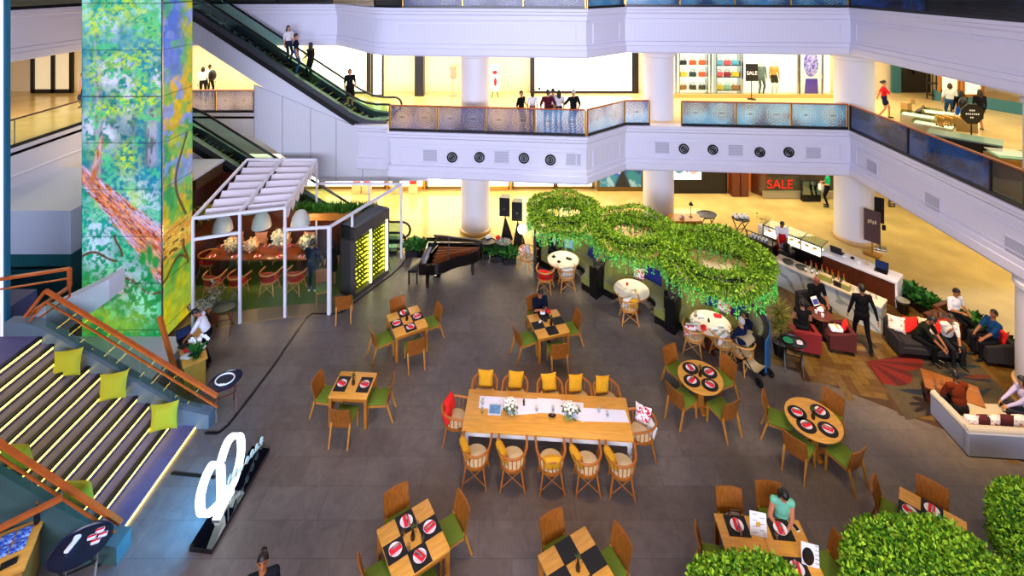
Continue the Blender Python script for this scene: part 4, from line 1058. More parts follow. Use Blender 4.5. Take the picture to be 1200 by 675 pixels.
o = thing('table_sign', 'small standing card at the left of the nearest booth table', 'sign', at(815,370,.70), .5); b = MB(); b.box((0,0,.075),(.10,.012,.15)); b.build('card', mat('card_grey','#b8a88a',.6), o); b = MB(); b.box((0,0,.006),(.10,.06,.012)); b.build('foot', m_dark, o)
o = thing('condiment_jar', 'dark little jar at the middle of the nearest booth table', 'jar', at(830.5,377,.70)); b = MB(); b.lathe([(.03,0),(.035,.05),(.02,.07),(.022,.09)], n=12); b.build('body', m_black, o)
o = thing('condiment_jar', 'red candle jar on the middle booth table', 'jar', at(735,334,.70)); b = MB(); b.lathe([(.035,0),(.04,.06),(.035,.06),(.03,.02)], n=14); b.build('body', mat('red_glass','#c8381c',.2), o)
o = thing('condiment_jar', 'yellow sauce jar on the middle booth table', 'jar', at(745,343,.70)); b = MB(); b.lathe([(.028,0),(.032,.07),(.018,.09),(.018,.11)], n=12); b.build('body', mat('honey','#d8b44a',.3), o)
for k, (px, py) in enumerate(((649,301),(655,307),(665,303),(668,304))):
    o = thing('saucer', ['dark saucer before the suited man in the farthest booth','small dark cup at the near edge of the farthest booth table','dark phone stand on the farthest booth table','dark notebook right of centre on the farthest booth table'][k], 'saucer', at(px,py,.70), k, 'small dark things on the farthest booth table'); b = MB(); b.lathe([(.04,0),(.07,.012),(.04,.012),(.03,.05),(.0,.05)], n=14); b.build('body', m_black, o)

# ------------------------------------------------------------------ hanging vine rings on slim posts
def vine_ring(c, R0, r0, z, posts, label, n=16000, seed=0):
    t = thing('vine_canopy', label, 'plant canopy', (c.x,c.y,0))
    b = MB(); b.tube([(R0*math.cos(2*PI*k/40), R0*math.sin(2*PI*k/40), z) for k in range(40)], .05, 8, closed=True); b.build('ring_frame', m_dark, t)
    a = nrg.uniform(0,2*PI,n); ph = nrg.uniform(-PI,PI,n); q = r0*np.sqrt(nrg.uniform(.45,1,n))*(1+.15*np.sin(a*5+seed)); q = np.where(np.cos(ph) < 0, q*.52, q)
    rr = R0+q*np.cos(ph); P = np.stack([rr*np.cos(a), rr*np.sin(a), z+q*np.sin(ph)*np.where(np.sin(ph) < 0, .95, .75)], 1)
    N = np.stack([np.cos(ph)*np.cos(a), np.cos(ph)*np.sin(a), np.sin(ph)*.7-.25-.5*(np.sin(ph) < .2)], 1)
    leaf_mesh('foliage', P, N, .09, m_leaf, t, ('#1c5a0a','#bfe63e'), aspect=.40, jitter=.55)
    # hanging strands, each a string of small leaves
    for sd, nm, cnt in ((1,'outer_strands',110),(-1,'inner_strands',56)):
        P = []; 
        for k in range(cnt):
            a = 2*PI*(k+nrg.rand())/cnt; rad = R0+sd*r0*nrg.uniform(.7,1.0); ln = nrg.uniform(.22,.52) if sd > 0 else nrg.uniform(.15,.4)
            m = int(ln/.014); zz = z-.12-np.arange(m)*.014-nrg.uniform(0,.12)
            P.append(np.stack([np.full(m, rad*math.cos(a))+nrg.normal(0,.012,m), np.full(m, rad*math.sin(a))+nrg.normal(0,.012,m), zz], 1))
        P = np.concatenate(P); leaf_mesh(nm, P, np.tile([0,0,-.6],(len(P),1)), .065, m_leaf, t, ('#2ed05a','#a8f05a'), aspect=.5, jitter=.6)
    for px, py in posts:
        p = at(px,py); b = MB(); d = p-Vector((c.x,c.y,0)); k = d.normalized()*R0
        b.box((d.x,d.y,(z+.05)/2),(.085,.085,z+.05), ch=.01); b.bar((d.x,d.y,z),(k.x,k.y,z),.05); b.build('post', mat('post_grey','#33322c',.5), t)
vine_ring(Vector((1.72,16.25,0)), .86, .36, 2.28, [(627,318),(697,344)], 'farthest hanging vine ring beside the grand piano', seed=1)
vine_ring(Vector((3.74,14.95,0)), .92, .40, 2.30, [(785,384)], 'middle hanging vine ring over the second booth', seed=2)
vine_ring(Vector((5.62,13.45,0)), 1.06, .43, 2.32, [(895,396)], 'nearest and largest hanging vine ring over the third booth', 20000, seed=3)

# ------------------------------------------------------------------ plants
def mk_leafy():
    t = thing('leafy_plant', None, 'plant')
    b = MB(); b.box((0,0,.11),(.46,.30,.22), ch=.02); b.build('planter', m_black, t)
    n = 170; a = nrg.uniform(0,2*PI,n); r = nrg.uniform(.0,.24,n); P = np.stack([r*np.cos(a)*1.1, r*np.sin(a)*.8, .2+nrg.uniform(0,.28,n)], 1)
    N = np.stack([np.cos(a)*.8, np.sin(a)*.8, nrg.uniform(.3,1.2,n)], 1); leaf_mesh('foliage', P, N, .19, m_leaf, t, ('#0f3a14','#4f9a3a'), aspect=.55, jitter=.35)
    return t
leafy = Proto(mk_leafy)
names = ['first','second','third','fourth','fifth','sixth','seventh','eighth','ninth','tenth']
def row(pts, where, grp, yaw):
    for k, (px,py) in enumerate(pts):
        p = at(px,py); leafy((p.x,p.y,0), yaw+rnd.uniform(-.15,.15)+(PI if k % 2 else 0), 'dark leafy planter plant, %s %s' % (names[k], where), grp)
row([(483,299),(496,299),(509,299)], 'from the glass pavilion behind the piano', 'planters behind the piano', .05)
row([(566,302),(582,305),(597,308)], 'from the piano, under the tray stands', 'planters behind the tray stands', .1)
row([(826,285),(841,287),(856,290),(871,294),(885,299)], 'from the column in the hedge behind the rings', 'planters behind the vine rings', -.2)
row([(1068,354),(1078,361),(1088,368),(1099,374)], 'from the counter end beside the corridor', 'planters beside the counter', -.75)
row([(1142,392),(1153,402),(1165,411),(1176,419)], 'from the white shirted man along the corridor', 'planters along the corridor', -.75)
def bush(c, rx, ry, zt, label, n, seed):
    t = thing('clipped_bush', label, 'bush', (c[0],c[1],0))
    b = MB(); b.box((0,0,.25),(rx*1.3,ry*1.2,.5), ch=.03); b.build('planter', m_dark, t)
    e = .55
    def S(u, v):
        th = 2*PI*u; ph = PI*(v-.5); sg = lambda q, p: np.sign(q)*np.abs(q)**p
        return sg(np.cos(ph),e)*sg(np.cos(th),.75)*rx, sg(np.cos(ph),e)*sg(np.sin(th),.75)*ry, sg(np.sin(ph),e)*(zt-.4)/2+(zt+.4)/2
    b = MB(); b.grid(lambda u,v: Vector([float(q) for q in S(u,v)])*1.0, 28, 14, True); 
    for v in b.v: v.x *= .9; v.y *= .9; v.z = (v.z-(zt+.4)/2)*.92+(zt+.4)/2
    b.build('inner_growth', mat('bush_core','#2c5a12',.9,noise=(9,.4)), t)
    gu, gv = np.meshgrid(np.linspace(0,1,90), np.linspace(0,1,50)); G = np.stack(S(gu,gv),-1); ar = np.linalg.norm(np.cross(G[1:,:-1]-G[:-1,:-1], G[:-1,1:]-G[:-1,:-1]),axis=-1).ravel(); ar /= ar.sum()
    pk = nrg.choice(len(ar), n, p=ar); u = (pk%89+nrg.rand(n))/89; v = (pk//89+nrg.rand(n))/49; x,y,z = S(u,v); P = np.stack([x,y,z],1)
    lump = 1+.07*(vnoise(u*6,v*3,2,seed)-.5); P = P*np.stack([lump,lump,np.ones(n)],1)*nrg.uniform(.93,1.02,(n,1)); C = np.array([0,0,(zt+.4)/2]); N = (P-C)/np.array([rx**2,ry**2,((zt-.4)/2)**2]); N /= np.linalg.norm(N,axis=1)[:,None]
    P[:,2] += .06*(vnoise(u*9,v*5,3,seed+3)-.5)
    leaf_mesh('leaves', P, N*.7, .062, m_leaf, t, ('#2a7210','#b8e034'), aspect=.65, jitter=1.0, ups=.1)
bush((ex(880,7.1),7.1), .88, .5, 1.22, 'clipped green bush at the bottom, left of the large one', 13000, 1)
bush((ex(1088,7.25),7.25), 1.13, .66, 1.50, 'large clipped green bush at the bottom right', 22000, 2)
bush((8.85,7.8), .92, .7, 1.48, 'tallest clipped bush cut off by the right frame edge', 16000, 3)
# slim grassy palm in a pot
p = at(914,415); t = thing('potted_palm', 'wispy olive palm in a dark pot beside the third ring post', 'plant', p)
b = MB(); b.lathe([(.14,0),(.19,.34),(.17,.34),(.16,.30),(0,.30)], n=20); b.build('pot', m_black, t)
b = MB(); b.tube([(0,0,.3),(.02,0,.7),(0,.02,1.15)], .015, 6); b.build('stem', m_walnut, t)
n = 420; P = np.stack([nrg.normal(0,.05,n), nrg.normal(0,.05,n), nrg.uniform(.55,1.3,n)],1); a = nrg.uniform(0,2*PI,n); leaf_mesh('fronds', P, np.stack([np.cos(a),np.sin(a),nrg.uniform(-.4,1.1,n)],1), .30, m_leaf, t, ('#4a5418','#a79a3c'), aspect=.08, jitter=.2)

# ------------------------------------------------------------------ folding tray stands
def tray_stand(px, py, label, top, w=.6, yaw=0., mleg=m_black, z=.68, pos=None):
    p = at(px,py) if pos is None else Vector(pos); t = thing('tray_stand', label, 'tray stand', (p.x,p.y,0), yaw)
    for x in (-.2,.2):
        for s in (-1,1):
            b = MB(); b.bar((x+s*.012,-s*.24,0),(x+s*.012,s*.24,z-.02),.03,.022); b.build('leg', mleg, t)
    for y, zz in ((-.24,z-.03),(.24,z-.03),(0,(z-.02)/2)): b = MB(); b.bar((-.22,y,zz),(.22,y,zz),.022); b.build('crossbar', mleg, t)
    b = MB(); b.lathe([(0,z),(w/2-.02,z),(w/2,z+.035),(w/2-.012,z+.035),(w/2-.03,z+.012),(0,z+.012)], n=32, sy=.8); b.build('tray', top, t)
    return p, z+.012
m_navyt = mat('navy_tray', '#0a1030', .3); m_pat = floral_mat('patterned_tray', '#14141a', '#c8c4b4', 22, .5)
p, z = tray_stand(571,306,'black round tray stand nearest the piano tail', m_black, yaw=.3); folded(572,279,'white folded napkins on the tray nearest the piano', m_whitec, (.2,.14,.08), z, 'napkin')
p, z = tray_stand(590,306,'tray stand with patterned tray below the speakers', m_pat, yaw=-.3); folded(583.5,280,'red cloth on the tray below the speakers', m_redc, (.16,.14,.1), z, 'cloth'); folded(589.5,284,'green cloth on the tray below the speakers', mat('green_cloth','#3f9a6a',.7), (.1,.1,.08), z, 'cloth')
tray_stand(236,386,'patterned tray stand behind the host at the desk', m_pat, .72, .2)
tray_stand(262,389,'dark empty tray stand outside the pavilion glass', mat('tray_dark_green','#12180f',.3), .66, .25, m_walnut)
p, z = tray_stand(264,481,'navy tray stand at the foot of the far stair rail', m_navyt, .72, .6, m_walnut)
t = thing('bead_ring', 'white ring lying on the navy tray by the stair rail', 'ring', (p.x-.02,p.y+.02,z)); b = MB(); b.tube([(.2*math.cos(2*PI*k/30),.17*math.sin(2*PI*k/30),.02) for k in range(30)], .016, 8, closed=True); b.build('hoop', m_whitec, t); b = MB(); b.box((.0,-.17,.03),(.08,.05,.05), ch=.015); b.box((.06,-.16,.03),(.05,.05,.04), ch=.012); b.build('bow', m_whitec, t)
p, z = tray_stand(94,690,'navy round tray stand beside the near stair rail', m_navyt, .86, .5)
for k, (dx,dy) in enumerate(((.14,.22),(.24,.16),(.20,.06),(.09,.12))):
    t = thing('wrapped_packet', 'red and white wrapped packet on navy tray, %s of the four' % ('farthest','rightmost','nearest','leftmost')[k], 'packet', (p.x+dx,p.y+dy,z), .4, 'wrapped packets'); b = MB(); b.box((0,0,.02),(.12,.08,.04), ch=.012); b.build('wrap', mat('packet_pattern','#e8e4e4',.5), t); b = MB(); b.box((0,0,.042),(.12,.03,.004)); b.build('band', m_napkin, t)
o = folded(83,633,'crumpled white cloth on the navy tray at bottom left', m_whitec, (.08,.26,.05), z, 'cloth'); o.location = (p.x-.14,p.y+.02,z)
p, z = tray_stand(929,432,'tray stand with green plate beside the wooden floor edge', m_black, .62, -.4)
t = thing('green_plate', 'green plate on the tray stand beside the red tub chair', 'plate', (p.x-.1,p.y+.04,z)); b = MB(); b.lathe([(0,0),(.09,0),(.12,.015),(.09,.008),(0,.006)], n=20); b.build('dish', mat('jade','#1f8a5c',.3), t)
folded(937,402.5,'red and white napkin on the tray beside the green plate', m_floral, (.14,.12,.05), z)
p, z = tray_stand(828,272,'dark oval tray stand behind the middle column desk', m_navyt, .8, .1)
p, z = tray_stand(868,280,'tray stand of white cloths at the counter left end', m_black, .7, .4, z=.8)
for k in range(6): 
    o = folded(868,250,'white napkin bundle on the tray left of the counter, %s' % ['rear left','rear middle','rear right','front left','front middle','front right'][k], m_whitec, (.15,.13,.1), .8, group='white napkin bundles'); o.location = (p.x-.2+.2*(k%3), p.y+.1-.17*(k//3), z)

# ------------------------------------------------------------------ grand piano, speakers, lamp
t = thing('grand_piano', 'black grand piano with raised lid in front of the planters', 'piano', (-2.93,17.0,0), R(-3))
ol = [(0,0),(0,-1.36),(.42,-1.36),(.62,-1.32),(.82,-1.2),(1.0,-1.02),(1.2,-.88),(1.45,-.78),(1.7,-.64),(1.88,-.42),(1.93,-.2),(1.9,0)]
def scale_o(k): return [(.95+(x-.95)*k, -.6+(y+.6)*k) for x, y in ol]
b = MB(); n = len(ol); inn = scale_o(.93)
for z0, z1 in ((.5,.84),):
    vs = [(x,y,z0) for x,y in ol]+[(x,y,z1) for x,y in ol]+[(x,y,z1) for x,y in inn]+[(x,y,z0+.02) for x,y in inn]
    fs = [(i,n+i,n+(i+1)%n,(i+1)%n) for i in range(n)]+[(n+i,2*n+i,2*n+(i+1)%n,n+(i+1)%n) for i in range(n)]+[(2*n+i,3*n+i,3*n+(i+1)%n,2*n+(i+1)%n) for i in range(n)]+[tuple(range(n))]
    b.add(vs, [f[::-1] for f in fs])
b.build('case', m_blackgloss, t)
b = MB(); b.prism([(x,y) for x,y in inn if x > .1]+[(.32,-.03)], .68, .72); b.build('soundboard', mat('soundboard','#7a3c18',.3,noise=(5,.2)), t)
b = MB()
for k in range(6): b.bar((.36,-.15-.2*k,.74),(1.75-.22*k,-.12-.09*k,.74),.02,.03)
b.build('iron_frame', mat('piano_bronze','#b06a3a',.35,metal=.5), t)
b = MB(); b.box((.12,-.68,.70),(.16,1.2,.03)); b.build('keys', m_whitec, t)
b = MB(); b.box((.24,-.68,.80),(.03,1.25,.16)); b.build('fallboard', m_blackgloss, t)
b = MB(); T = Matrix.Translation((.42,-.68,.84)) @ Matrix.Rotation(R(-25),4,'Y'); b.box((0,0,.13),(.02,.75,.26), T=T); b.build('music_desk', m_blackgloss, t)
T = Matrix.Translation((0,0,.85)) @ Matrix.Rotation(R(-36),4,'X'); b = MB(); q = [(x,y) for x,y in ol if x > .41]+[(.42,0)]; b.prism(q, 0, .03); b.v = [T @ v for v in b.v]; b.build('lid', mat('lid_painted_sheen','#77705f',.15,coat=1,spec=.8), t)  # reflection put into the lid colour, paler than the black case
T2 = Matrix.Translation((0,0,.85)) @ Matrix.Rotation(R(-36),4,'X'); b = MB(); b.prism([(.0,0),(.0,-.5),(.40,-.5),(.40,0)], .03, .05); b.v = [T2 @ v for v in b.v]; b.build('lid_flap', m_blackgloss, t)
b = MB(); b.bar((.9,-1.05,.84),(.9,-.86,1.47),.02); b.build('lid_prop', m_black, t)
for x, y in ((.2,-.18),(.25,-1.2),(1.62,-.42)):
    b = MB(); b.box((x,y,.3),(.11,.11,.42), ch=.015); b.lathe([(.04,0),(.05,.06),(.035,.1)], (x,y,0), 12); b.build('leg', m_blackgloss, t)
b = MB(); b.bar((.5,-.62,.5),(.5,-.62,.06),.16,.03); b.box((.46,-.62,.06),(.2,.26,.03)); b.build('pedal_lyre', m_blackgloss, t)
b = MB()
t = thing('piano_bench', 'black piano bench left of the grand piano', 'bench', (-3.25,16.3,0)); b = MB(); b.box((0,0,.42),(.34,.75,.08), ch=.02); b.build('seat', m_black, t)
for x in (-1,1):
    for y in (-1,1): b = MB(); b.box((x*.13,y*.32,.19),(.05,.05,.38)); b.build('leg', m_black, t)
def speaker(px, py, label, gl):
    p = at(px,py); t = thing('loudspeaker', label, 'loudspeaker', (p.x,p.y,.98), R(-8)); b = MB(); b.slab([(-.2,-.17,0),(.2,-.17,0),(.16,.17,0),(-.16,.17,0)], (0,0,.7)); b.build('cabinet', m_black, t)
    b = MB(); b.box((0,-.178,.35),(.36,.012,.64), ch=.005); cab_ = t.children[0]; b.build('grille', mat('speaker_mesh','#101012',.8), cab_)
    b = MB(); b.box((.0,-.19,.3),(.05,.006,.05)); b.build('badge', m_steel, cab_)
    t = thing('speaker_stand', gl, 'speaker stand', (p.x,p.y,0)); b = MB(); b.cyl((0,0,0),(0,0,.98),.02,n=10); b.build('pole', m_black, t)
    b = MB(); b.lathe([(.30,.0),(.22,.3),(.03,.85)], n=3); b.build('cover', mat('scrim_black','#0a0a0a',.9), t)
speaker(592,281,'left black loudspeaker on a stand before the round column','left speaker stand draped in black cloth')
speaker(606.5,287,'right black loudspeaker on a stand before the round column','right speaker stand draped in black cloth')
p = at(612,296); t = thing('floor_lamp', 'white globe lamp on a thin stem right of the speakers', 'lamp', p); b = MB(); b.lathe([(.14,0),(.14,.02),(.02,.03)], n=16); b.build('base', m_whitec, t); b = MB(); b.cyl((0,0,.02),(0,0,.72),.012); b.build('stem', m_steel, t); b = MB(); b.ell((0,0,.86),.17,18); b.build('globe', mat('lamp_glow','#fff0c8',.4,emit='#fff0c8',es=4), t)

# ------------------------------------------------------------------ the marble bar and the back counter
k0 = at(905,304,.8); k1 = at(1033,360,.8); d = (k1-k0); d.z = 0; LB = d.length; yb = math.atan2(d.y,d.x); 
t = thing('bar_counter', 'grey veined marble bar counter behind the walking man in suit', 'counter', (k0.x,k0.y,0), yb)
m_vein = mat('veined_marble', '#aab0ae', .25); nt = m_vein.node_tree; bs = nt.nodes['Principled BSDF']
tc = nt.nodes.new('ShaderNodeTexCoord'); w_ = nt.nodes.new('ShaderNodeTexWave'); w_.inputs['Scale'].default_value = .9; w_.inputs['Distortion'].default_value = 9; w_.inputs['Detail'].default_value = 3; w_.bands_direction = 'DIAGONAL'
r_ = nt.nodes.new('ShaderNodeValToRGB'); r_.color_ramp.elements[0].color = (*lin('#828c8a'),1); r_.color_ramp.elements[1].color = (*lin('#b4bab6'),1); r_.color_ramp.elements[1].position = .22
nt.links.new(tc.outputs['Object'], w_.inputs['Vector']); nt.links.new(w_.outputs['Fac'], r_.inputs['Fac']); nt.links.new(r_.outputs['Color'], bs.inputs['Base Color'])
b = MB(); b.box((LB/2,.28,.37),(LB-.04,.48,.74)); b.build('marble_body', m_vein, t)
b = MB(); b.box((LB/2,.26,.77),(LB,.56,.06), ch=.008); b.build('countertop', mat('counter_top_stone','#cfc6b4',.2,noise=(3,.1)), t)
def B(s, y, z=.8): return Vector((k0.x+s*math.cos(yb)-y*math.sin(yb), k0.y+s*math.sin(yb)+y*math.cos(yb), z))
def mk_bottle():
    t = thing('bottle', None, 'bottle'); b = MB(); b.lathe([(.035,0),(.037,.02),(.037,.16),(.014,.21),(.014,.27)], n=14); b.build('body', mat('bottle_glass','#6b6a34',.15), t); b = MB(); b.lathe([(.016,.268),(.016,.295)], n=12); b.build('cap', m_redc, t); b = MB(); b.lathe([(.038,.05),(.038,.13)], n=14); b.build('label_band', m_whitec, t); return t
bottle = Proto(mk_bottle)
for k in range(14):
    s = .95+.075*k; q = B(s, .16+.16*(k % 2)+.03*(k%3)); bottle(q, k, 'syrup bottle on the marble bar, %s of the %s row from the left' % (names[k//2], ('front','back')[k%2]), 'bottles on the bar')
for s, w, h, col, lb in ((1.52,.34,.17,'#8f9440','olive display box on the marble bar among bottles'),(2.02,.3,.16,'#9a9a5a','second olive display box on the marble bar'),(1.86,.22,.16,'#241c18','dark coffee canisters box on the marble bar')):
    o = thing('display_box', lb, 'box', B(s,.12), yb); b = MB(); b.box((0,0,h/2),(w,.16,h), ch=.01); b.build('body', mat('box_'+col[1:],col,.5), o); b = MB(); b.box((0,0,h+.01),(w*.9,.14,.02), ch=.006); b.build('lid', m_cream, o)
for s, lb in ((.38,'left round black tray on the marble bar'),(.78,'right round black tray on the marble bar')):
    o = thing('serving_tray', lb, 'tray', B(s,.25), 0, 'black bar trays'); b = MB(); b.lathe([(0,0),(.15,0),(.17,.03),(.158,.03),(.145,.01),(0,.01)], n=28); b.build('tray', m_black, o)
for k in range(8):
    q = B(2.22+.075*k, .2+.12*(k%2)); tumbler(q, 0, 'clear glass on the bar right end, %s of its %s row' % (names[k//2], ('front','back')[k%2]), 'glasses on the bar')
# back counter: display case and cash desk
j0 = at(893,269,.8); j1 = at(1051.5,331,.8); d = j1-j0; d.z = 0; LC = d.length; yc = math.atan2(d.y,d.x)
t = thing('back_counter', 'walnut cash counter with white top behind the bar', 'counter', (j0.x,j0.y,0), yc)
b = MB(); b.box((LC*.5+LC*.24,.33,.36),(LC*.5,.55,.72)); b.build('walnut_body', m_walnut, t)
b = MB(); b.box((LC*.5+LC*.24,.33,.76),(LC*.52,.66,.08), ch=.008); b.build('countertop', m_whitec, t)
b = MB(); b.box((LC-.03,.33,.36),(.05,.64,.72)); b.build('end_panel', m_whitec, t)
def C_(s, y, z=.8): return Vector((j0.x+s*math.cos(yc)-y*math.sin(yc), j0.y+s*math.sin(yc)+y*math.cos(yc), z))
t = thing('display_case', 'lit white glass pastry case behind the barista', 'display case', C_(.0,.0,0), yc)
b = MB(); b.box((LC*.24,.34,.3),(LC*.48,.6,.6)); b.build('base', m_black, t)
b = MB(); b.box((LC*.24,.36,.62),(LC*.47,.54,.04)); b.build('shelf', mat('case_light','#f6f4e4',.4,emit='#fff6d8',es=1.6), t)
b = MB(); b.slab([(0,.66,.60),(LC*.48,.66,.60),(LC*.48,.66,.95),(0,.66,.95)], (0,.01,0)); b.slab([(0,.06,.95),(LC*.48,.06,.95),(LC*.48,.67,.96),(0,.67,.96)], (0,0,.01)); b.build('glass_case', m_glass, t)
for x in (0.01, LC*.16, LC*.32, LC*.48): q = MB(); q.bar((x,.06,.6),(x,.06,.96),.03); q.bar((x,.06,.96),(x,.66,.96),.025); q.build('frame_bar', m_black, t)
b = MB(); b.bar((0,.06,.96),(LC*.48,.06,.96),.03); b.build('front_rail', m_black, t)
for k in range(7):
    o = thing('pastry', 'golden pastry in the lit case, %s from the left' % names[k], 'pastry', C_(.12+.25*k,.36,.64), k, 'pastries'); b = MB(); b.ell((0,0,.035),(.08,.055,.035),10); b.build('bun', mat('pastry_gold','#d8a23a',.6), o)
def laptop(loc, yaw, label, m=m_dark, scr='#1c2c5a', name='laptop'):
    t = thing(name, label, 'laptop', loc, yaw); b = MB(); b.box((0,0,.01),(.34,.24,.02), ch=.005); b.build('keyboard_base', m, t); T = Matrix.Translation((0,.12,.02)) @ Matrix.Rotation(R(-15),4,'X'); b = MB(); b.box((0,0,.12),(.34,.012,.24), T=T); ld = b.build('lid', m, t); b = MB(); b.box((0,-.0072,.12),(.31,.001,.2), T=T); b.build('screen', mat('scr_'+scr[1:],'#05060a',.2,emit=scr,es=.8), ld); return t
laptop(C_(LC*.88,.3), yc+.1, 'navy till screen at the right end of the cash counter'); laptop(C_(LC*.57,.45), yc+PI, 'black monitor at the left end of the cash counter', m_black)
for k, s in enumerate((.63,.68,.73,.78)): 
    folded(1000,330,'%s small stack of papers and cups on the cash counter' % ['leftmost','second','third','rightmost'][k], (m_whitec,m_dark,m_whitec,m_cream)[k], (.12,.1,.05), .8, 'stack', 'counter clutter').location = C_(LC*s,.3+.1*(k%2))
t = thing('flower_vase', 'yellow orchids at the left end of the pastry case', 'flowers', C_(-.12,.4,.0)); b = MB(); b.box((0,0,.4),(.3,.3,.8), ch=.01); b.build('stand', m_whitec, t); P = nrg.normal(0,.1,(140,3))+[0,0,1.0]; leaf_mesh('blossoms', P, nrg.normal(0,1,(140,3)), .08, m_leaf, t, ('#d8b820','#fff6a8'))
t = thing('dish_rack', 'black rack of white cups left of the barista', 'rack', C_(.25,-.55,0), yc); b = MB(); b.box((0,0,.36),(.9,.4,.72)); b.build('cabinet', m_black, t); b = MB(); b.bar((-.45,-.2,.72),(-.45,-.2,.95),.025); b.bar((.45,-.2,.72),(.45,-.2,.95),.025); b.bar((-.45,-.2,.95),(.45,-.2,.95),.025); b.build('rail', m_black, t)
def mk_cup():
    t = thing('white_cup', None, 'cup'); b = MB(); b.lathe([(.03,0),(.042,.08),(.038,.08),(.027,.008)], n=12); b.build('cup', m_whitec, t); return t
cup = Proto(mk_cup)
for k in range(10): q = C_(-.08+.075*(k%5)*1.6, -.5-.14*(k//5), .72); cup(q, 0, 'white cup on the black rack, %s of the %s row' % (names[k%5], ('back','front')[k//5]), 'white cups')
t = thing('espresso_machine', 'black espresso grinder beside the barista', 'coffee machine', C_(1.15,-.75,0), yc); b = MB(); b.box((0,0,.4),(.4,.4,.8), ch=.02); b.build('cabinet', m_black, t); b = MB(); b.lathe([(.09,.8),(.12,1.0),(.05,1.05)], n=16); b.build('hopper', m_dark, t); b = MB(); b.cyl((.12,0,.8),(.12,0,1.0),.06,n=14); b.build('can', m_steel, t)
t = thing('blue_bin', 'light blue canister standing behind the barista', 'canister', C_(.98,-.52,0)); b = MB(); b.lathe([(.11,0),(.12,.8),(.11,.82),(.09,.8)], n=18); b.build('body', mat('pale_blue_plastic','#6f9cc0',.4), t)
p = at(1058,366); t = thing('plant_pot', 'empty black round pot at the cash counter corner', 'pot', p); b = MB(); b.lathe([(.13,0),(.17,.36),(.15,.36),(.14,.3),(0,.3)], n=24); b.build('pot', m_black, t); b = MB(); b.lathe([(.172,.33),(.178,.35),(.172,.37)], n=24); b.build('rim', m_steel, t)
# wooden service desk at the foot of the middle column
p = at(809,284); t = thing('service_desk', 'orange wooden service desk at the middle column foot', 'desk', (p.x,p.y,0)); b = MB(); b.box((-.1,.3,.38),(1.1,.5,.76)); b.build('body', m_wood, t); b = MB(); b.box((-.1,.3,.78),(1.2,.6,.05)); b.build('desktop', m_pixie, t)
t = thing('desk_lamp', 'thin black desk lamp on the service desk', 'lamp', (p.x+.15,p.y+.35,.805)); b = MB(); b.lathe([(.07,0),(.07,.02),(.01,.03)], n=14); b.build('base', m_black, t); b = MB(); b.cyl((0,0,.02),(0,0,.5),.01); b.build('stem', m_black, t); b = MB(); b.lathe([(.02,.58),(.09,.46)], n=14); b.build('shade', m_black, t)
folded(805,262,'pink and white cards on the service desk', m_floral, (.18,.12,.1), .805, 'card stack').location = (p.x-.25,p.y+.2,.805)

# ------------------------------------------------------------------ lounge
m_rug = mat('rug', rough=.95, attr='Col', noise=(30,.2)); m_maroon = mat('maroon_velvet', '#4a0c10', .8); m_darksofa = mat('charcoal_sofa', '#1c1a1e', .9); m_gsofa = mat('grey_tufted', '#b5ae9f', .85); m_gside = mat('grey_sofa_side', '#9aa0b4', .8)
rp = [at(1015,424), at(1062,492), at(1185,474), at(1128,408)]
o_ = rp[0]; uv = rp[3]-rp[0]; vv = rp[1]-rp[0]
def rugc(u, v):
    S = u.shape+(3,); c = lambda h: np.broadcast_to(L(h), S)
    C = mixc(c('#6a5c44'), c('#8f7d58'), sm(fbm(u,v,4,9),.4,.6))
    def streak(u0,v0,a0,ln,w): 
        du, dv = u-u0, v-v0; p = du*math.cos(a0)+dv*math.sin(a0); q = -du*math.sin(a0)+dv*math.cos(a0); return ((p > 0) & (p < ln) & (np.abs(q) < w*np.sin(np.clip(p/ln,0,1)*PI)))*1.
    for u0,v0,a0,ln,w,col in ((.1,.55,.5,.5,.05,'#123a5c'),(.2,.75,.1,.5,.06,'#15506a'),(.45,.9,-.3,.5,.05,'#123a5c'),(.55,.2,.4,.5,.05,'#14505c'),(.6,.35,.7,.5,.05,'#103a5a'),(.35,.6,-.4,.4,.05,'#1a5a44'),(.75,.5,.3,.3,.04,'#a84a20')): C = mixc(C, c(col), streak(u0,v0,a0,ln,w))
    for u0,v0,r in ((.3,.85,.2),(.7,.18,.18)):
        th = np.arctan2(v-v0,u-u0); rr = np.hypot(u-u0,v-v0); C = mixc(C, c('#2c0a12'), (rr < r*(.45+.55*np.abs(np.sin(th*5))))*1.)
    th = np.arctan2(v+.02,u-.02); rr = np.hypot(u,v); red = (rr < .42+.12*np.abs(np.sin(th*4)))*1.
    C = mixc(C, mixc(c('#c8200e'), c('#8a0c0a'), (np.sin(th*16) > .2)*1.), red); return C
o = picture('rug', o_+Vector((0,0,.012)), tuple(uv), tuple(vv), 110, 90, rugc, m_rug); tag(o, 'red and blue patterned rug under the lounge coffee table', 'rug')
def sofa(loc, yaw, w, d, label, m, hb=.62, arms=(1,1), ms=None, base=m_black):
    t = thing('sofa', label, 'sofa', loc, yaw); ms = ms or m
    b = MB(); b.box((0,0,.08),(w-.1,d-.1,.1)); b.build('plinth', base, t)
    b = MB(); b.box((0,.04,.22),(w-.04,d-.1,.18), ch=.03); b.build('frame', ms, t)
    n = max(1, round(w/.7))
    for k in range(n): b = MB(); b.box((-w/2+.12+(w-.24)*(k+.5)/n,.06,.35),((w-.24)/n-.01,d-.22,.13), ch=.035); b.build('seat_cushion', m, t)
    b = MB(); b.box((0,-d/2+.09,(hb+.12)/2),(w,.18,hb-.12), ch=.05); b.build('backrest', ms, t)
    for s, on in ((-1,arms[0]),(1,arms[1])):
        if on: b = MB(); b.box((s*(w/2-.07),.0,.30),(.14,d,.40 if hb < .7 else .5), ch=.04); b.build('armrest', ms, t)
    return t
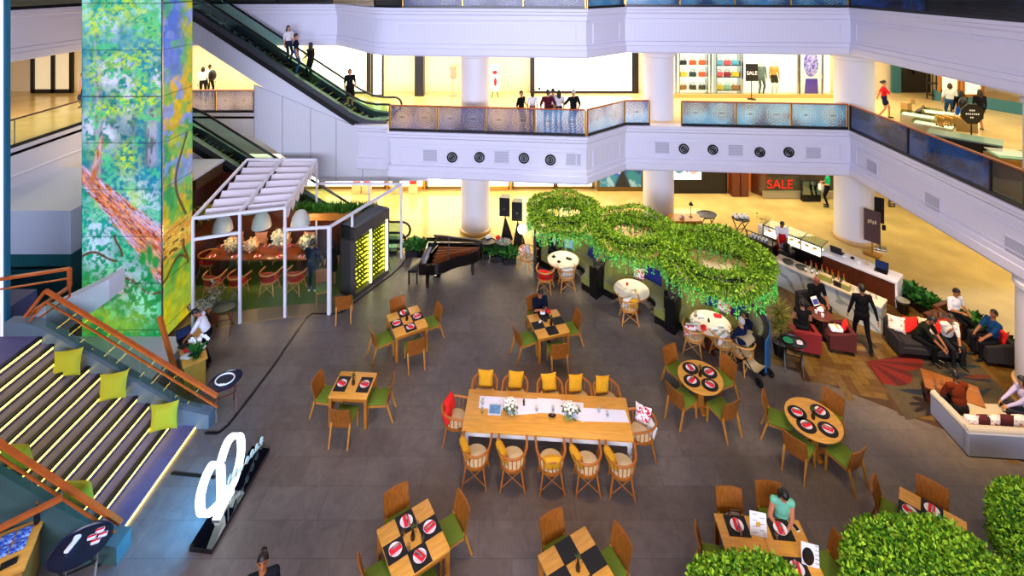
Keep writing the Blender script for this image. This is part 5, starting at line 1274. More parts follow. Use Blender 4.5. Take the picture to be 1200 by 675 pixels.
ps = at(1082,412); sofa((ps.x,ps.y,0), R(172), 1.6, .75, 'dark lounge sofa where two men lean forward', m_darksofa, .66)
for k, (px,py,m,lb,rl) in enumerate(((1047,407,m_floralp,'pale floral cushion at the left end of the dark lounge sofa',-20),(1058,403,m_redc,'bright red cushion second from left on the dark lounge sofa',5),(1090,399,m_floralp,'pale floral cushion between the two men on the dark sofa',-8),(1104,403,m_redc,'deep red cushion at the right end of the dark sofa',12))):
    q = ps+Vector((-.6+.4*k*.95,.14+(-.05)*k,.42)); pillow_at(q, R(172)+R(rl), 16, .40, .40, .14, m, lb)
pc_ = at(1115,473); t = thing('coffee_table', 'square wooden coffee table in the middle of the lounge rug', 'table', (pc_.x,pc_.y,0), R(-32))
b = MB(); b.box((0,0,.38),(1.05,.66,.05), ch=.008); b.build('tabletop', mat('lounge_wood','#8a5420',.4,noise=(5,.2)), t); b = MB(); b.box((0,0,.19),(.99,.6,.34)); b.build('box_base', m_walnut, t)
for k, (dx,dy,lb) in enumerate(((-.3,.12,'left glass on the lounge coffee table'),(-.18,.05,'second glass on the lounge coffee table'),(-.42,-.05,'glass nearest the grey sofa on the coffee table'))): tumbler((pc_.x+dx,pc_.y+dy,.405), 0, lb, 'glasses on the coffee table')
# grey sofa, back to the camera
q0, q1 = at(1135,536), at(1230,542); t = thing('sofa', 'large grey tufted sofa at the right edge, its back towards us', 'sofa', (q0.x,q0.y,0), math.atan2(q1.y-q0.y,q1.x-q0.x))
LS = 2.0; b = MB(); b.box((LS/2,.08,.26),(LS,.16,.50), ch=.02); b.build('back_panel', m_gside, t)
b = MB(); b.tube([(0.02,.10,.50),(LS,.10,.50)], .085, 10); b.build('back_roll', m_gsofa, t)
b = MB(); b.box((.08,.55,.24),(.16,.95,.46), ch=.02); b.build('arm_panel', m_gside, t)
b = MB(); b.tube([(.08,.06,.50),(.08,1.02,.48)], .085, 10); b.build('arm_roll', m_gsofa, t)
b = MB()
for k in range(16): b.ell((.1+k*.14,.17,.50),(.055,.03,.05),8)
b.build('tufting', m_gsofa, t)
b = MB(); b.box((LS/2+.05,.58,.20),(LS-.1,.82,.34), ch=.04); b.build('seat', m_gsofa, t)
for k, (px, m, lb) in enumerate(((1141,m_floralp,'first pale floral cushion on the grey sofa from its left arm'),(1155,m_maroon,'first dark red cushion on the grey sofa'),(1167,m_floralp,'second floral cushion on the grey sofa between the red ones'),(1182,m_maroon,'second dark red cushion on the grey sofa'),(1196,m_floralp,'floral cushion on the grey sofa at the frame edge'))):
    q = q0+Vector((ex(px,10.35)-q0.x,.24,.40)); pillow_at(q, .1*(k%3-1), 4, .30, .30, .13, m, lb)
def tub_chair(px, py, face, label, m, w=.66, h=.62, inner=None):
    p = at(px,py); t = thing('tub_chair', label, 'armchair', (p.x,p.y,0), R(face-90)); d = w
    for x in (-1,1):
        for y in (-1,1): b = MB(); b.box((x*(w/2-.06),y*(d/2-.06),.05),(.05,.05,.1)); b.build('leg', m_black, t)
    b = MB(); b.box((0,.03,.24),(w-.04,d-.08,.28), ch=.03); b.build('base', m, t)
    b = MB(); b.box((0,.06,.40),(w-.24,d-.2,.10), ch=.035); b.build('seat_cushion', inner or m, t)
    b = MB(); b.slab([(-w/2,-d/2,.12),(w/2,-d/2,.12),(w/2,-d/2,h),(-w/2,-d/2,h)], (0,.11,0)); b.build('backrest', m, t)
    for x in (-1,1): b = MB(); b.slab([(x*w/2,-d/2+.1,.12),(x*w/2,d/2,.12),(x*w/2,d/2,h-.14),(x*w/2,-d/2+.1,h-.02)], (-x*.1,0,0)); b.build('armrest', m, t)
    return p
m_redtub = mat('red_tub', '#7a1116', .75)
pt1 = tub_chair(942,408,75,'red tub chair of the woman at the small café table', m_redtub)
pt2 = tub_chair(953,372,-80,'dark tub chair of the man in black by the bar', m_darksofa)
pt3 = tub_chair(983,407,165,'maroon tub chair holding a white folded blanket', m_maroon, .62, .60)
t = thing('blanket', 'white folded blanket with gold band on the maroon tub chair', 'blanket', (pt3.x-.02,pt3.y,.455), R(-10)); b = MB(); b.box((-.06,0,.06),(.30,.22,.10), ch=.02); b.build('folds', m_whitec, t); b = MB(); b.box((-.04,0,.112),(.05,.22,.008)); b.build('band', mat('gold_band','#d8a83a',.5), t)
o = pillow_at((pt3.x+.14,pt3.y+.05,.455), R(60), 20, .28, .26, .12, m_redc, 'red cushion beside the white folded blanket')
p = at(961,394); t = thing('cafe_table', 'small round brown table between the couple by the bar', 'table', p); b = MB(); b.lathe([(0,.60),(.30,.60),(.31,.61),(.31,.63),(.30,.64),(0,.64)], n=32); b.build('tabletop', m_walnut, t); b = MB(); b.lathe([(.22,0),(.22,.02),(.04,.04),(.035,.6)], n=20); b.build('pedestal', m_black, t)
cup((p.x-.1,p.y+.02,.64), 0, 'white cup at the left of the couple\'s small table', 'cups of the couple'); cup((p.x-.02,p.y-.14,.64), 0, 'white cup at the near edge of the couple\'s small table', 'cups of the couple')
folded(957,366,'white crumpled napkins on the couple\'s small table', m_whitec, (.16,.12,.1), .64).location = (p.x+.06,p.y+.08,.64)
# seats near the corridor
pt4 = tub_chair(1117,388,-70,'dark wooden armchair of the white shirted man', m_walnut); pt5 = tub_chair(1163,420,170,'dark armchair with red inside of the blue shirted man', m_darksofa, .7, .62, m_red)
o = pillow_at((pt5.x+.17,pt5.y-.02,.455), R(80), 14, .34, .34, .13, m_redc, 'red cushion behind the blue shirted man')
p = at(1101,395); t = thing('side_table', 'dark square side table with glasses before the white shirted man', 'table', p, .3); b = MB(); b.box((0,0,.56),(.52,.52,.04), ch=.006); b.build('tabletop', m_walnut, t)
for x in (-1,1):
    for y in (-1,1): b = MB(); b.box((x*.22,y*.22,.27),(.05,.05,.54)); b.build('leg', m_walnut, t)
for k in range(5): tumbler((p.x-.16+.08*k,p.y+.05*(-1)**k,.58), 0, '%s drinking glass on the dark square side table' % ['leftmost','second','middle','fourth','rightmost'][k], 'glasses on the side table')
# stroller by the round table
p = at(880,437); t = thing('stroller', 'beige folded stroller standing right of the round table', 'stroller', (p.x,p.y,0), R(35))
b = MB()
for x in (-.24,.24): b.tube([(x,-.35,.10),(x,.1,.55),(x,.42,.86)], .014, 6); b.tube([(x,.35,.10),(x,-.05,.52)], .014, 6)
b.tube([(-.24,.42,.86),(.24,.42,.86)], .016, 6); b.build('frame', m_dark, t)
for x in (-.26,.26):
    for y in (-.35,.35): b = MB(); b.tube([(x,y+.085*math.cos(2*PI*k/18),.105+.085*math.sin(2*PI*k/18)) for k in range(18)], .02, 6, closed=True); b.cyl((x-.012,y,.105),(x+.012,y,.105),.05,n=12); b.build('wheel', m_dark, t)
b = MB(); b.grid(lambda u,v: Vector(((u-.5)*.44,-.3+.62*v,.30+.1*math.sin(v*PI)*-1+.42*v*v)), 8, 8); b.build('seat_sling', mat('beige_canvas','#b8a47c',.85), t)
b = MB(); b.grid(lambda u,v: Vector(((u-.5)*.48,.30-.34*math.sin(v*1.5),.62+.28*math.cos((v-.4)*1.6))), 8, 8); b.build('canopy', mat('beige_canvas','#b8a47c',.85), t)
# ------------------------------------------------------------------ glass pavilion with white fabric roof
m_frame = mat('white_frame', '#dfe0ea', .4); m_canvas = mat('white_canvas', '#ddd6da', .9); m_brown = mat('brown_panel', '#4a1f0c', .35, noise=(3,.2), stretch=(1,1,6))
P1, P2, P3, P4, P5, P6 = [Vector((*q,0)) for q in ((-9.02,13.75),(-7.91,14.14),(-6.72,14.4),(-5.46,14.54),(-3.97,17.45),(-7.03,17.5))]
RB, RA = Vector((-7.03,17.5,3.52)), Vector((-9.52,17.5,3.52))
t = thing('glass_pavilion', 'white framed glass dining pavilion with pleated white canopy', 'pavilion', P2); O = P2
def post(p, h, w=.07): b = MB(); b.box((p.x-O.x,p.y-O.y,h/2),(w,w,h), ch=.008); b.build('post', m_frame, t)
for p, h, w in ((P1,3.25,.07),(P2,3.27,.075),(P3,3.27,.075),(P4,2.62,.11),(P5,2.66,.075),(P6,3.5,.06)): post(p, h, w)
mid = P4.lerp(P5,.28); post(mid, 2.63, .07); post(P6.lerp(P5,.62), 2.66, .06)
def beam(a, b_, w=.07): q = MB(); q.bar(a-O, b_-O, w); q.build('beam', m_frame, t)
U = lambda p, z: Vector((p.x,p.y,z))
for a, c in ((U(P1,3.25),U(P3,3.25)),(U(P1,3.25),RA),(U(P3,3.25),RB),(RA,RB),(U(P2,3.25),RA.lerp(RB,.5)),(U(P1,2.65),U(P2,2.65)),(U(P3,2.6),U(P4,2.6)),(U(P4,2.6),U(P5,2.66)),(U(P5,2.66),U(P6,2.66))): beam(a, c)
m_pane = glass('pavilion_glass', '#f0f6f4', .96)
for a, c, h in ((P1,P2,3.2),(P2,P3,3.2),(P3,P4,2.56),(P4,mid,2.56),(mid,P5,2.6)):
    b = MB(); d = (c-a).normalized()*.05; n_ = Vector((-d.y,d.x,0)).normalized()*.012; b.slab([a+d-O,c-d-O,U(c-d,h)-O,U(a+d,h)-O], n_); b.build('glass_pane', m_pane, t)
fl, fr, bl, br = U(P1,3.2), U(P3,3.2), RA, RB
for k, (u0,u1) in enumerate(((.03,.492),(.508,1.0))):
    for sgn in (0,1):
        pass
    b = MB(); NP = 7
    def fn(u, v, off=0):
        uu = u0+(u1-u0)*u; a = fl.lerp(fr,uu); c = bl.lerp(br,uu); p = a.lerp(c, .02+.96*v)
        s = (v*NP) % 1 if v < 1 else 1.0
        sag = .15*math.sin(PI*s)*(.75+.25*math.cos(u*3))+.02*s
        hang = 0
        if k == 1 and u > .93: hang = .28*(u-.93)/.07*(.6+.4*math.sin(PI*s)); p = p.lerp(c if False else p, 1)
        return p-O+Vector((0,0,-.02-sag-hang+off))
    b.grid(lambda u,v: fn(u,v,0), 15, NP*8+1); b.grid(lambda u,v: fn(1-u,v,-.012), 15, NP*8+1)
    b.build('canopy_fabric', m_canvas, t, smooth=50)
# timber walls, carpet, planter
b = MB(); b.slab([(-12.2,17.62,0),(-4.55,17.62,0),(-4.55,17.62,1.72),(-9.9,17.62,1.72),(-9.9,17.62,3.0),(-12.2,17.62,3.0)], (0,.1,0)); struct(b, 'wall_pavilion', m_brown)
b = MB(); b.slab([(-10.7,13.9,0),(-10.7,17.6,0),(-10.7,17.6,3.1),(-10.7,13.9,3.1)], (-.1,0,0)); struct(b, 'wall_pavilion_side', m_brown)
b = MB(); b.box((-11.4,16.6,3.3),(2.2,1.5,.4), ch=.02); struct(b, 'trim_timber', m_brown)
b = MB(); b.box((-11.4,16.5,3.56),(2.3,1.7,.08)); struct(b, 'trim_white_cap', m_white)
b = MB(); b.prism([(-10.6,14.6),(-9.0,14.45),(-7.9,14.75),(-6.7,14.95),(-5.75,15.05),(-4.7,17.5),(-10.6,17.5)], .001, .012); struct(b, 'floor_carpet', mat('green_carpet','#4e6a10',.95,noise=(40,.25)))
b = MB(); b.prism([(-10.6,14.0),(-9.02,13.72),(-7.9,14.1),(-6.7,14.37),(-5.46,14.5),(-4.0,17.4),(-10.6,17.5)], .0005, .006); struct(b, 'floor_pavilion', mat('tan_tile','#8b7350',.4,noise=(4,.1)))
t2 = thing('planter_box', 'long timber planter full of grass on the pavilion back wall', 'planter', (-6.2,17.27,1.5)); b = MB(); b.box((0,0,.14),(2.9,.3,.26), ch=.01); b.build('trough', m_wood, t2)
n = 1500; Pn = np.stack([nrg.uniform(-1.4,1.4,n), nrg.uniform(-.12,.12,n), np.full(n,.25)],1); leaf_mesh('grass', Pn, np.tile([0,0,1.],(n,1)), .32, m_leaf, t2, ('#1c4a0e','#5fa02c'), aspect=.14, jitter=.4)
t2 = thing('yellow_plant', 'yellow leafed plant on the timber wall left of the canopy', 'plant', (-10.3,16.0,2.0)); b = MB(); b.lathe([(.08,0),(.12,.2),(.1,.2),(0,.16)], n=14); b.build('pot', m_brown, t2); n = 60; leaf_mesh('leaves', nrg.normal(0,.06,(n,3))+[.1,0,.3], nrg.normal(0,1,(n,3))+[.8,0,.5], .32, m_leaf, t2, ('#a89a10','#e0d23a'), aspect=.3)
# dining table inside
TP = Vector((-8.55,16.65,0)); t2 = thing('banquet_table', 'dark timber dining table laid with flowers inside the pavilion', 'table', TP)
b = MB(); b.box((0,0,.67),(3.5,.95,.06), ch=.008); b.build('tabletop', mat('table_redwood','#7a3a14',.3,noise=(4,.2)), t2)
for x in (-1.4,1.4): b = MB(); b.box((x,0,.32),(.14,.7,.64), ch=.01); b.build('trestle', m_walnut, t2)
m_rs = mat('burnt_red', '#a8321a', .8); m_bl = mat('blush', '#c88a70', .85)
for k, (px,py) in enumerate(((250,347),(279,347),(316,343),(347,342))):
    nm = ['leftmost','second','third','rightmost'][k]; p = at(px,py); spin_red((p.x,p.y,0), rnd.uniform(-.15,.15), '%s red cushioned armchair on the near side of the pavilion table' % nm, 'armchairs in the pavilion')
    pillow_at((p.x,p.y-.12,.487), rnd.uniform(-.3,.3), 16, .40, .28, .14, m_rs, 'burnt red cushion on the %s near armchair in the pavilion' % nm, group='red cushions in the pavilion')
    q = TP+Vector((-1.3+.85*k,.62,0)); spin_pale((q.x,q.y,0), PI, '%s blush cushioned armchair on the far side of the pavilion table' % nm, 'armchairs in the pavilion')
    pillow_at((q.x,q.y+.12,.487), PI+rnd.uniform(-.2,.2), 12, .44, .46, .14, m_bl, 'blush cushion on the %s far armchair in the pavilion' % nm, group='blush cushions in the pavilion')
p = Vector((-10.35+.05,16.5,0)); spin_red(p, -PI/2, 'red cushioned armchair at the left end of the pavilion table', 'armchairs in the pavilion')
for k in range(10):
    x = -1.5+.75*(k//2); y = (-.33,.33)[k%2]; nm = '%s on the %s side of the pavilion table' % (['first from left','second','middle','fourth','rightmost'][k//2], ('near','far')[k%2])
    q = (TP.x+x, TP.y+y, .70); plate(q, 0, 'white plate, %s' % nm, 'plates in the pavilion'); napkin((q[0],q[1],.712), rnd.uniform(-1,1), 'red napkin, %s' % nm, 'napkins in the pavilion')
    tumbler((q[0]+.17,q[1]+(.1 if y < 0 else -.1),.70), 0, 'clear tumbler, %s' % nm, 'tumblers in the pavilion')
def big_bouquet(loc, label, r, cols, n=220, vase_h=.25):
    t = thing('flower_vase', label, 'flowers', loc); b = MB(); b.lathe([(.05,0),(.07,vase_h*.6),(.05,vase_h)], n=16); b.build('vase', glass('tumbler_glass'), t)
    d = nrg.normal(0,1,(n,3)); d /= np.linalg.norm(d,axis=1)[:,None]; P = d*r*nrg.uniform(.75,1,(n,1))*[1,1,.85]+[0,0,vase_h+r*.7]; leaf_mesh('blossoms', P, d, r*.45, m_leaf, t, cols, aspect=.7, jitter=.5)
    b = MB(); b.ell((0,0,vase_h+r*.7),(r*.78,r*.78,r*.66),14); b.build('flower_ball', mat('cream_blossom','#d8d0b0',.8), t)
big_bouquet((-7.95,16.65,.70), 'tall ball of white flowers under the middle pendant lamp', .24, ('#d8d2a8','#fffdf0'), vase_h=.32)
big_bouquet((-7.0,16.6,.70), 'white and green flowers at the right of the pavilion table', .22, ('#7a8a4a','#f4efdc'), vase_h=.2)
big_bouquet((-8.9,16.6,.70), 'cream and rust flowers left of the tall white ball', .2, ('#b06a3a','#f0e0c0'), vase_h=.12)
big_bouquet((-9.6,16.65,.70), 'small mixed flowers at the left end of the pavilion table', .2, ('#7a6a3a','#f2e4c4'), vase_h=.1)
t2 = thing('flower_vase', 'rust coloured flower pot standing inside the left pavilion glass', 'flowers', (-8.75,14.25,0)); b = MB(); b.lathe([(.14,0),(.2,.3),(.17,.34),(0,.3)], n=18); b.build('pot', mat('terracotta','#b4441c',.6), t2); n=120; leaf_mesh('foliage', nrg.normal(0,.1,(n,3))*[1,1,2]+[0,0,.75], nrg.normal(0,1,(n,3)), .13, m_leaf, t2, ('#1c2c14','#c8b09a'))
for k, (px,py) in enumerate(((261,270),(306.5,266),(352,264))):
    Y = 16.55; q = Vector((ex(px,Y),Y,ez(py,Y))); t2 = thing('pendant_lamp', '%s white dome pendant lamp inside the pavilion' % ['left','middle','right'][k], 'lamp', q)
    b = MB(); b.lathe([(.31,0),(.315,.03),(.27,.28),(.17,.46),(.06,.52),(.02,.53)], n=30); b.f = b.f[:-2]+[b.f[-1]]; b.m = b.m[:-1]; b.c = b.c[:-1]; b.build('shade', mat('lamp_white','#e8e8e2',.4), t2)
    b = MB(); b.cyl((0,0,.5),(0,0,3.30-q.z),.008,n=6); b.build('cord', m_dark, t2)
    b = MB(); b.ell((0,0,.12),.07,12); b.build('bulb', mat('bulb_glow','#ffe0a8',.4,emit='#ffdca0',es=12), t2)
# wine cabinet
w0, w1 = Vector((-4.90,15.2,0)), Vector((-4.18,16.6,0)); d = w1-w0; WL = d.length; WA = math.atan2(d.y,d.x)
t2 = thing('wine_cabinet', 'tall grey wine cabinet with two glowing glass doors', 'cabinet', w0, WA)
m_cab = mat('cabinet_grey', '#4c4648', .35, noise=(6,.1)); WH = 2.2
b = MB(); b.box((WL/2,.62,WH/2),(WL,.06,WH)); b.box((.02,.33,WH/2),(.04,.62,WH)); b.box((WL-.02,.33,WH/2),(.04,.62,WH)); b.box((WL/2,.33,WH-.02),(WL,.62,.04)); b.box((WL/2,.30,WH-.22),(WL,.6,.40)); b.box((WL/2,.33,.05),(WL,.6,.1)); b.box((WL/2,.3,1.0),(.04,.55,1.9)); b.build('carcass', m_cab, t2)
b = MB(); b.box((WL/2,.20,1.0),(WL-.1,.02,1.85)); b.build('lit_back', mat('wine_light','#c8b428',.5,emit='#e6dc3c',es=2.6,noise=(5,.3)), t2)
for k in (0,1):
    xa = .04+k*(WL-.06)/2; xb = xa+(WL-.1)/2
    b = MB(); b.box(((xa+xb)/2,.01,1.0),(xb-xa-.03,.02,1.78)); gd = b.build('glass_door', m_glass, t2)
    b = MB(); b.box((xb-.05,.05,.98),(.06,.05,1.72)); b.build('light_strip', mat('strip_glow','#fffbd0',.4,emit='#fff6b0',es=6), t2)
    b = MB(); b.box((xa+.05,-.015,1.0),(.02,.03,.5)); b.build('handle', m_steel, gd)
    b = MB()
    for r in range(12): b.box(((xa+xb)/2-.03,.13,.17+r*.145),(xb-xa-.14,.10,.008))
    b.build('shelf', mat('rack_dark','#3a3414',.5), t2)
def mk_wine():
    b = MB(); b.tube([(0,.125,.04),(0,.09,.04),(0,.06,.04),(0,.02,.04)], [.026,.026,.011,.011], 8); b.mi(1).tube([(0,.02,.04),(0,-.005,.04)], .016, 8); o = b.build('wine_bottle', [mat('wine_glass','#2c3210',.15), mat('foil','#6a5a20',.4,metal=.5)]); o['category'] = 'bottle'; return o
wine = Proto(mk_wine)
for k in (0,1):
    for r in range(12):
        for c_ in range(5):
            x = .10+k*(WL-.06)/2+c_*.105+rnd.uniform(-.01,.01)
            if rnd.random() < .25: continue
            q = w0+Vector((x*math.cos(WA)-.06*math.sin(WA), x*math.sin(WA)+.06*math.cos(WA), .176+r*.145)); wine(q, WA, 'dark wine bottle lying in the glowing wine cabinet', 'wine bottles')
p = at(404,371); dining((p.x,p.y,0), R(12), 'wooden dining chair with green seat standing beside the wine cabinet', 'dining chairs with green seats')
p = at(379,352); dining((p.x,p.y,0), R(200), 'wooden dining chair with green seat inside the pavilion glass', 'dining chairs with green seats')
# black cable strips on the floor
t2 = thing('cable_cover', 'black cable strip running from the pavilion to the stairs', 'cable cover', at(320,440)); O2 = at(320,440); b = MB()
pts = [at(386,368.5),at(366,368),at(358,373),at(320,430),at(290,470),at(268,498),at(256,508),at(240,508)]
for a, c in zip(pts, pts[1:]): b.bar(a-O2+Vector((0,0,.012)), c-O2+Vector((0,0,.012)), .05, .022)
b.build('strip', m_black, t2)
t2 = thing('cable_cover', 'short black cable strip between the bottom step and the glowing sign', 'cable cover', at(225,557)); b = MB(); b.bar(at(201,555)-at(225,557)+V3((0,0,.012)), at(252,560)-at(225,557)+V3((0,0,.012)), .05,.022); b.build('strip', m_black, t2)
t2 = thing('cable_cover', 'black cable bending along the wine cabinet and glass wall foot', 'cable cover', at(440,345)); b = MB(); b.tube([at(x,y)-at(440,345)+V3((0,0,.014)) for x, y in ((386,369),(402,366),(418,353),(440,336),(458,323),(470,312),(476,303))], .02, 6); b.build('cable', m_black, t2)

# ------------------------------------------------------------------ glowing sign
SX = -5.42; t2 = thing('lit_sign', 'white glowing looped letter sign on a black plinth', 'sign', (SX,9.3,0))
def SY(px): return SX*F/(px-CX)
def sp(px, py): Y = SY(px); return Vector((0, Y-9.3, ez(py, Y)))
b = MB(); b.prism([(-.22,8.5-9.3),(.20,8.46-9.3),(.30,10.28-9.3),(-.10,10.33-9.3)], 0, .09); b.build('plinth', m_blackgloss, t2)
def spline(pts, n=8):
    o = []; q = [pts[0]]+pts+[pts[-1]]
    for i in range(1, len(q)-2):
        for k in range(n):
            s = k/n; o.append(.5*((2*q[i])+(q[i+1]-q[i-1])*s+(2*q[i-1]-5*q[i]+4*q[i+1]-q[i+2])*s*s+(3*q[i]-q[i-1]-3*q[i+1]+q[i+2])*s**3))
    return o+[pts[-1]]
def ribbon(pts, w, dep, nm):
    c = spline(pts); b = MB(); vs = []; n = len(c)
    for i in range(n):
        d = (c[min(i+1,n-1)]-c[max(i-1,0)]).normalized(); s = Vector((1,0,0)).cross(d).normalized()*w/2; x = Vector((dep/2,0,0))
        vs += [c[i]+s+x, c[i]-s+x, c[i]-s-x, c[i]+s-x]
    fs = [(i*4+j,(i+1)*4+j,(i+1)*4+(j+1)%4,i*4+(j+1)%4) for i in range(n-1) for j in range(4)]+[(3,2,1,0),tuple(range(4*n-4,4*n))]
    b.add(vs, fs); b.m = [(0,1,2,1)[i % 4] for i in range(len(b.f))]
    return b.build(nm, [m_sign, m_ret, m_bsign], t2, smooth=50)
m_sign = mat('sign_light', '#ffffff', .4, emit='#e4f6ff', es=3.2); m_ret = mat('sign_return', '#d8d4b0', .4, emit='#e6f4ff', es=1.3); m_bsign = mat('sign_back_light', '#ffffff', .4, emit='#37a8ff', es=130)
ribbon([sp(*q) for q in ((259,548),(254,543.5),(248,546),(240,562),(234.5,584),(236,601),(243,602.5),(251,596),(257,590))], .07, .13, 'loop_letter')
ribbon([sp(*q) for q in ((258.5,548),(259,570),(258.5,590),(256,604),(253.5,606))], .075, .13, 'letter_stem')
ribbon([sp(*q) for q in ((259,541),(262,530),(268,516),(276,509.5),(281.5,513),(282.5,528),(279,548),(273,566),(268,572))], .065, .13, 'tall_loop')
b = MB(); b.box((0,SY(256)-9.3,.14),(.1,.1,.12)); b.box((0,SY(270)-9.3,.14),(.1,.1,.12)); b.box((.0,SY(263)-9.3,.115),(.1,.22,.06)); b.build('foot', m_sign, t2)
m_acr = mat('acrylic_letter', '#cfeaf2', .3, emit='#9fd8e8', es=.25)
for k, (px,py,h) in enumerate(((266,560,.20),(273,553,.17),(279.5,546,.17),(286,538,.17),(292,530,.17),(297.5,523,.17),(303,515,.17))):
    Y = SY(px); z = ez(py,Y); T = Matrix.Translation((.06,Y-9.3,z)) @ Matrix.Rotation(R(90),4,'Z') @ Matrix.Rotation(R(90),4,'X')
    letters('eeoeoee'[k], h*1.6, .012, m_acr, 'small_letter', t2, T)
b = MB(); b.bar((.06,SY(264)-9.3,.09),(.06,SY(264)-9.3,ez(566,SY(264))),.02); b.bar((.06,SY(300)-9.3,.09),(.06,SY(300)-9.3,ez(524,SY(300))),.02); b.bar((.06,SY(264)-9.3,ez(566,SY(264))),(.06,SY(304)-9.3,ez(520,SY(304))),.015); b.build('letter_rod', m_acr, t2)

# ------------------------------------------------------------------ stair cushions, host desk, bottom-left table
def stair_cushion(px, py, y, label, back=False, s=.54, yaw=0):
    X = ex(px, y); i = int((X0-X)/RUN); zt_ = ZB+RISE*(i+1)+.01
    return pillow_at((X, y, zt_), yaw if not back else PI+yaw, 12, s, s, .17, mat('lime_fabric','#a8a010',.85), label, group='cushions on the stairs', roll=0)
stair_cushion(77,413,10.50,'uppermost yellow green cushion against the far stair rail', True, yaw=.25); stair_cushion(131,447,10.50,'middle yellow green cushion against the far stair rail', True, yaw=.25); stair_cushion(191,480,10.50,'lowest yellow green cushion against the far stair rail', True, yaw=.25)
stair_cushion(24,552,8.88,'upper yellow green cushion against the near stair rail'); stair_cushion(95,592,8.88,'lower yellow green cushion against the near stair rail')
da, db = Vector((-7.72,11.86,0)), Vector((-8.66,13.0,0)); d = db-da; DL = d.length; DA = math.atan2(d.y,d.x); t2 = thing('host_desk', 'oak host desk where a man in white shirt stands', 'desk', da, DA)
b = MB(); b.box((DL/2,0,.31),(DL-.06,.44,.62)); b.build('body', mat('desk_oak','#b4812c',.4,noise=(4,.12)), t2); b = MB(); b.box((DL/2,0,.64),(DL,.52,.04), ch=.006); b.build('desktop', m_pixie, t2)
def D_(s, y, z=.66): return Vector((da.x+s*math.cos(DA)-y*math.sin(DA), da.y+s*math.sin(DA)+y*math.cos(DA), z))
laptop(D_(1.02,.10), DA-R(80), 'dark laptop open on the host desk', m_dark)
t2 = thing('paper_sheet', 'white sheet of paper under the host\'s hand', 'paper', D_(.82,-.12), DA); b = MB(); b.box((0,0,.004),(.30,.22,.008)); b.build('sheet', m_whitec, t2)
t2 = thing('orchid', 'white orchid in a dark pot at the near end of the host desk', 'flowers', D_(.18,-.05)); b = MB(); b.lathe([(.06,0),(.08,.12),(.07,.12),(0,.1)], n=16); b.build('pot', m_black, t2)
n = 34; leaf_mesh('leaves', nrg.normal(0,.02,(n,3))+[0,0,.12], nrg.normal(0,1,(n,3))*[1,1,.3]+[0,0,.4], .26, m_leaf, t2, ('#0e3a14','#2f7a2e'), aspect=.35)
b = MB(); b.tube([(0,0,.12),(.03,.02,.35),(.10,.05,.5)], .008, 6); b.tube([(0,0,.12),(-.05,0,.3),(-.14,.04,.42)], .008, 6); b.build('stalk', m_green, t2)
b = MB()
for q in ((.10,.05,.5),(.17,.07,.46),(.05,.03,.42),(-.14,.04,.42),(-.2,.05,.36),(-.08,.03,.36),(.22,.08,.4)):
    for k in range(5): a = 2*PI*k/5; b.ell((q[0]+.03*math.cos(a),q[1],q[2]+.03*math.sin(a)),(.026,.012,.026),6)
b.build('blossoms', mat('orchid_white','#f4f2ee',.6), t2)
for k, (s,y,m,lb) in enumerate(((.55,.10,m_napkin,'red folder on the host desk'),(.42,-.02,mat('booklet_blue','#6f8fb0',.5),'blue grey booklet on the host desk'),(.5,-.16,m_whitec,'white menus on the host desk'),(.78,.16,m_black,'black card reader on the host desk'),(.34,.14,m_whitec,'white card box on the host desk'))):
    o = MB(); o.box((0,0,.02),(.24,.17,.04), ch=.004); q = o.build('booklet' if k < 3 else ('card_reader','card_box')[k-3], m); q.location = D_(s,y); q.rotation_euler = (0,0,DA+.2*k); tag(q, lb, 'booklet' if k < 3 else 'box')
q0_ = at(0,690,.7); t2 = thing('sideboard', 'timber sideboard with blue and white plates at bottom left corner', 'table', (-8.4,7.72,0), R(28))
b = MB(); b.box((0,0,.36),(1.15,.75,.72), ch=.01); b.build('body', m_wood, t2); b = MB(); b.box((0,0,.735),(1.25,.85,.04), ch=.006); b.build('top', m_pixie, t2)
def SB(x, y, z=.757): a = R(28); return Vector((-8.4+x*math.cos(a)-y*math.sin(a), 7.72+x*math.sin(a)+y*math.cos(a), z))
for k in range(4):
    t2 = thing('blue_tile', 'blue patterned tile plate, %s of the four on the sideboard' % ['near left','near right','far left','far right'][k], 'plate', SB(.20+.21*(k%2), .02+.21*(k//2)), R(28), 'blue tile plates'); b = MB(); b.box((0,0,.012),(.19,.19,.024), ch=.01); b.build('tile', floral_mat('blue_print','#1c48b8','#8fb8f0',16,.52), t2)
for k in range(4): plate(SB(-.16-.2*(k%2), .0+.2*(k//2)), 0, 'white plate, %s of the four on the sideboard' % ['near right','near left','far right','far left'][k], 'white plates on the sideboard')
folded(20,660,'red and white napkins at the sideboard near edge', m_floral, (.2,.15,.06), .757).location = SB(-.1,-.26)
t2 = thing('wallet', 'black wallet on the sideboard right edge', 'wallet', SB(.38,-.24), .6); b = MB(); b.box((0,0,.015),(.2,.11,.03), ch=.008); b.build('body', m_black, t2)
t2 = thing('bottle', 'dark bottle behind the blue tile plates', 'bottle', SB(.54,.34)); b = MB(); b.lathe([(.04,0),(.042,.2),(.015,.27),(.015,.34)], n=14); b.build('body', m_black, t2); b = MB(); b.lathe([(.018,.33),(.018,.36)], n=10); b.build('cap', m_orange_wood, t2)

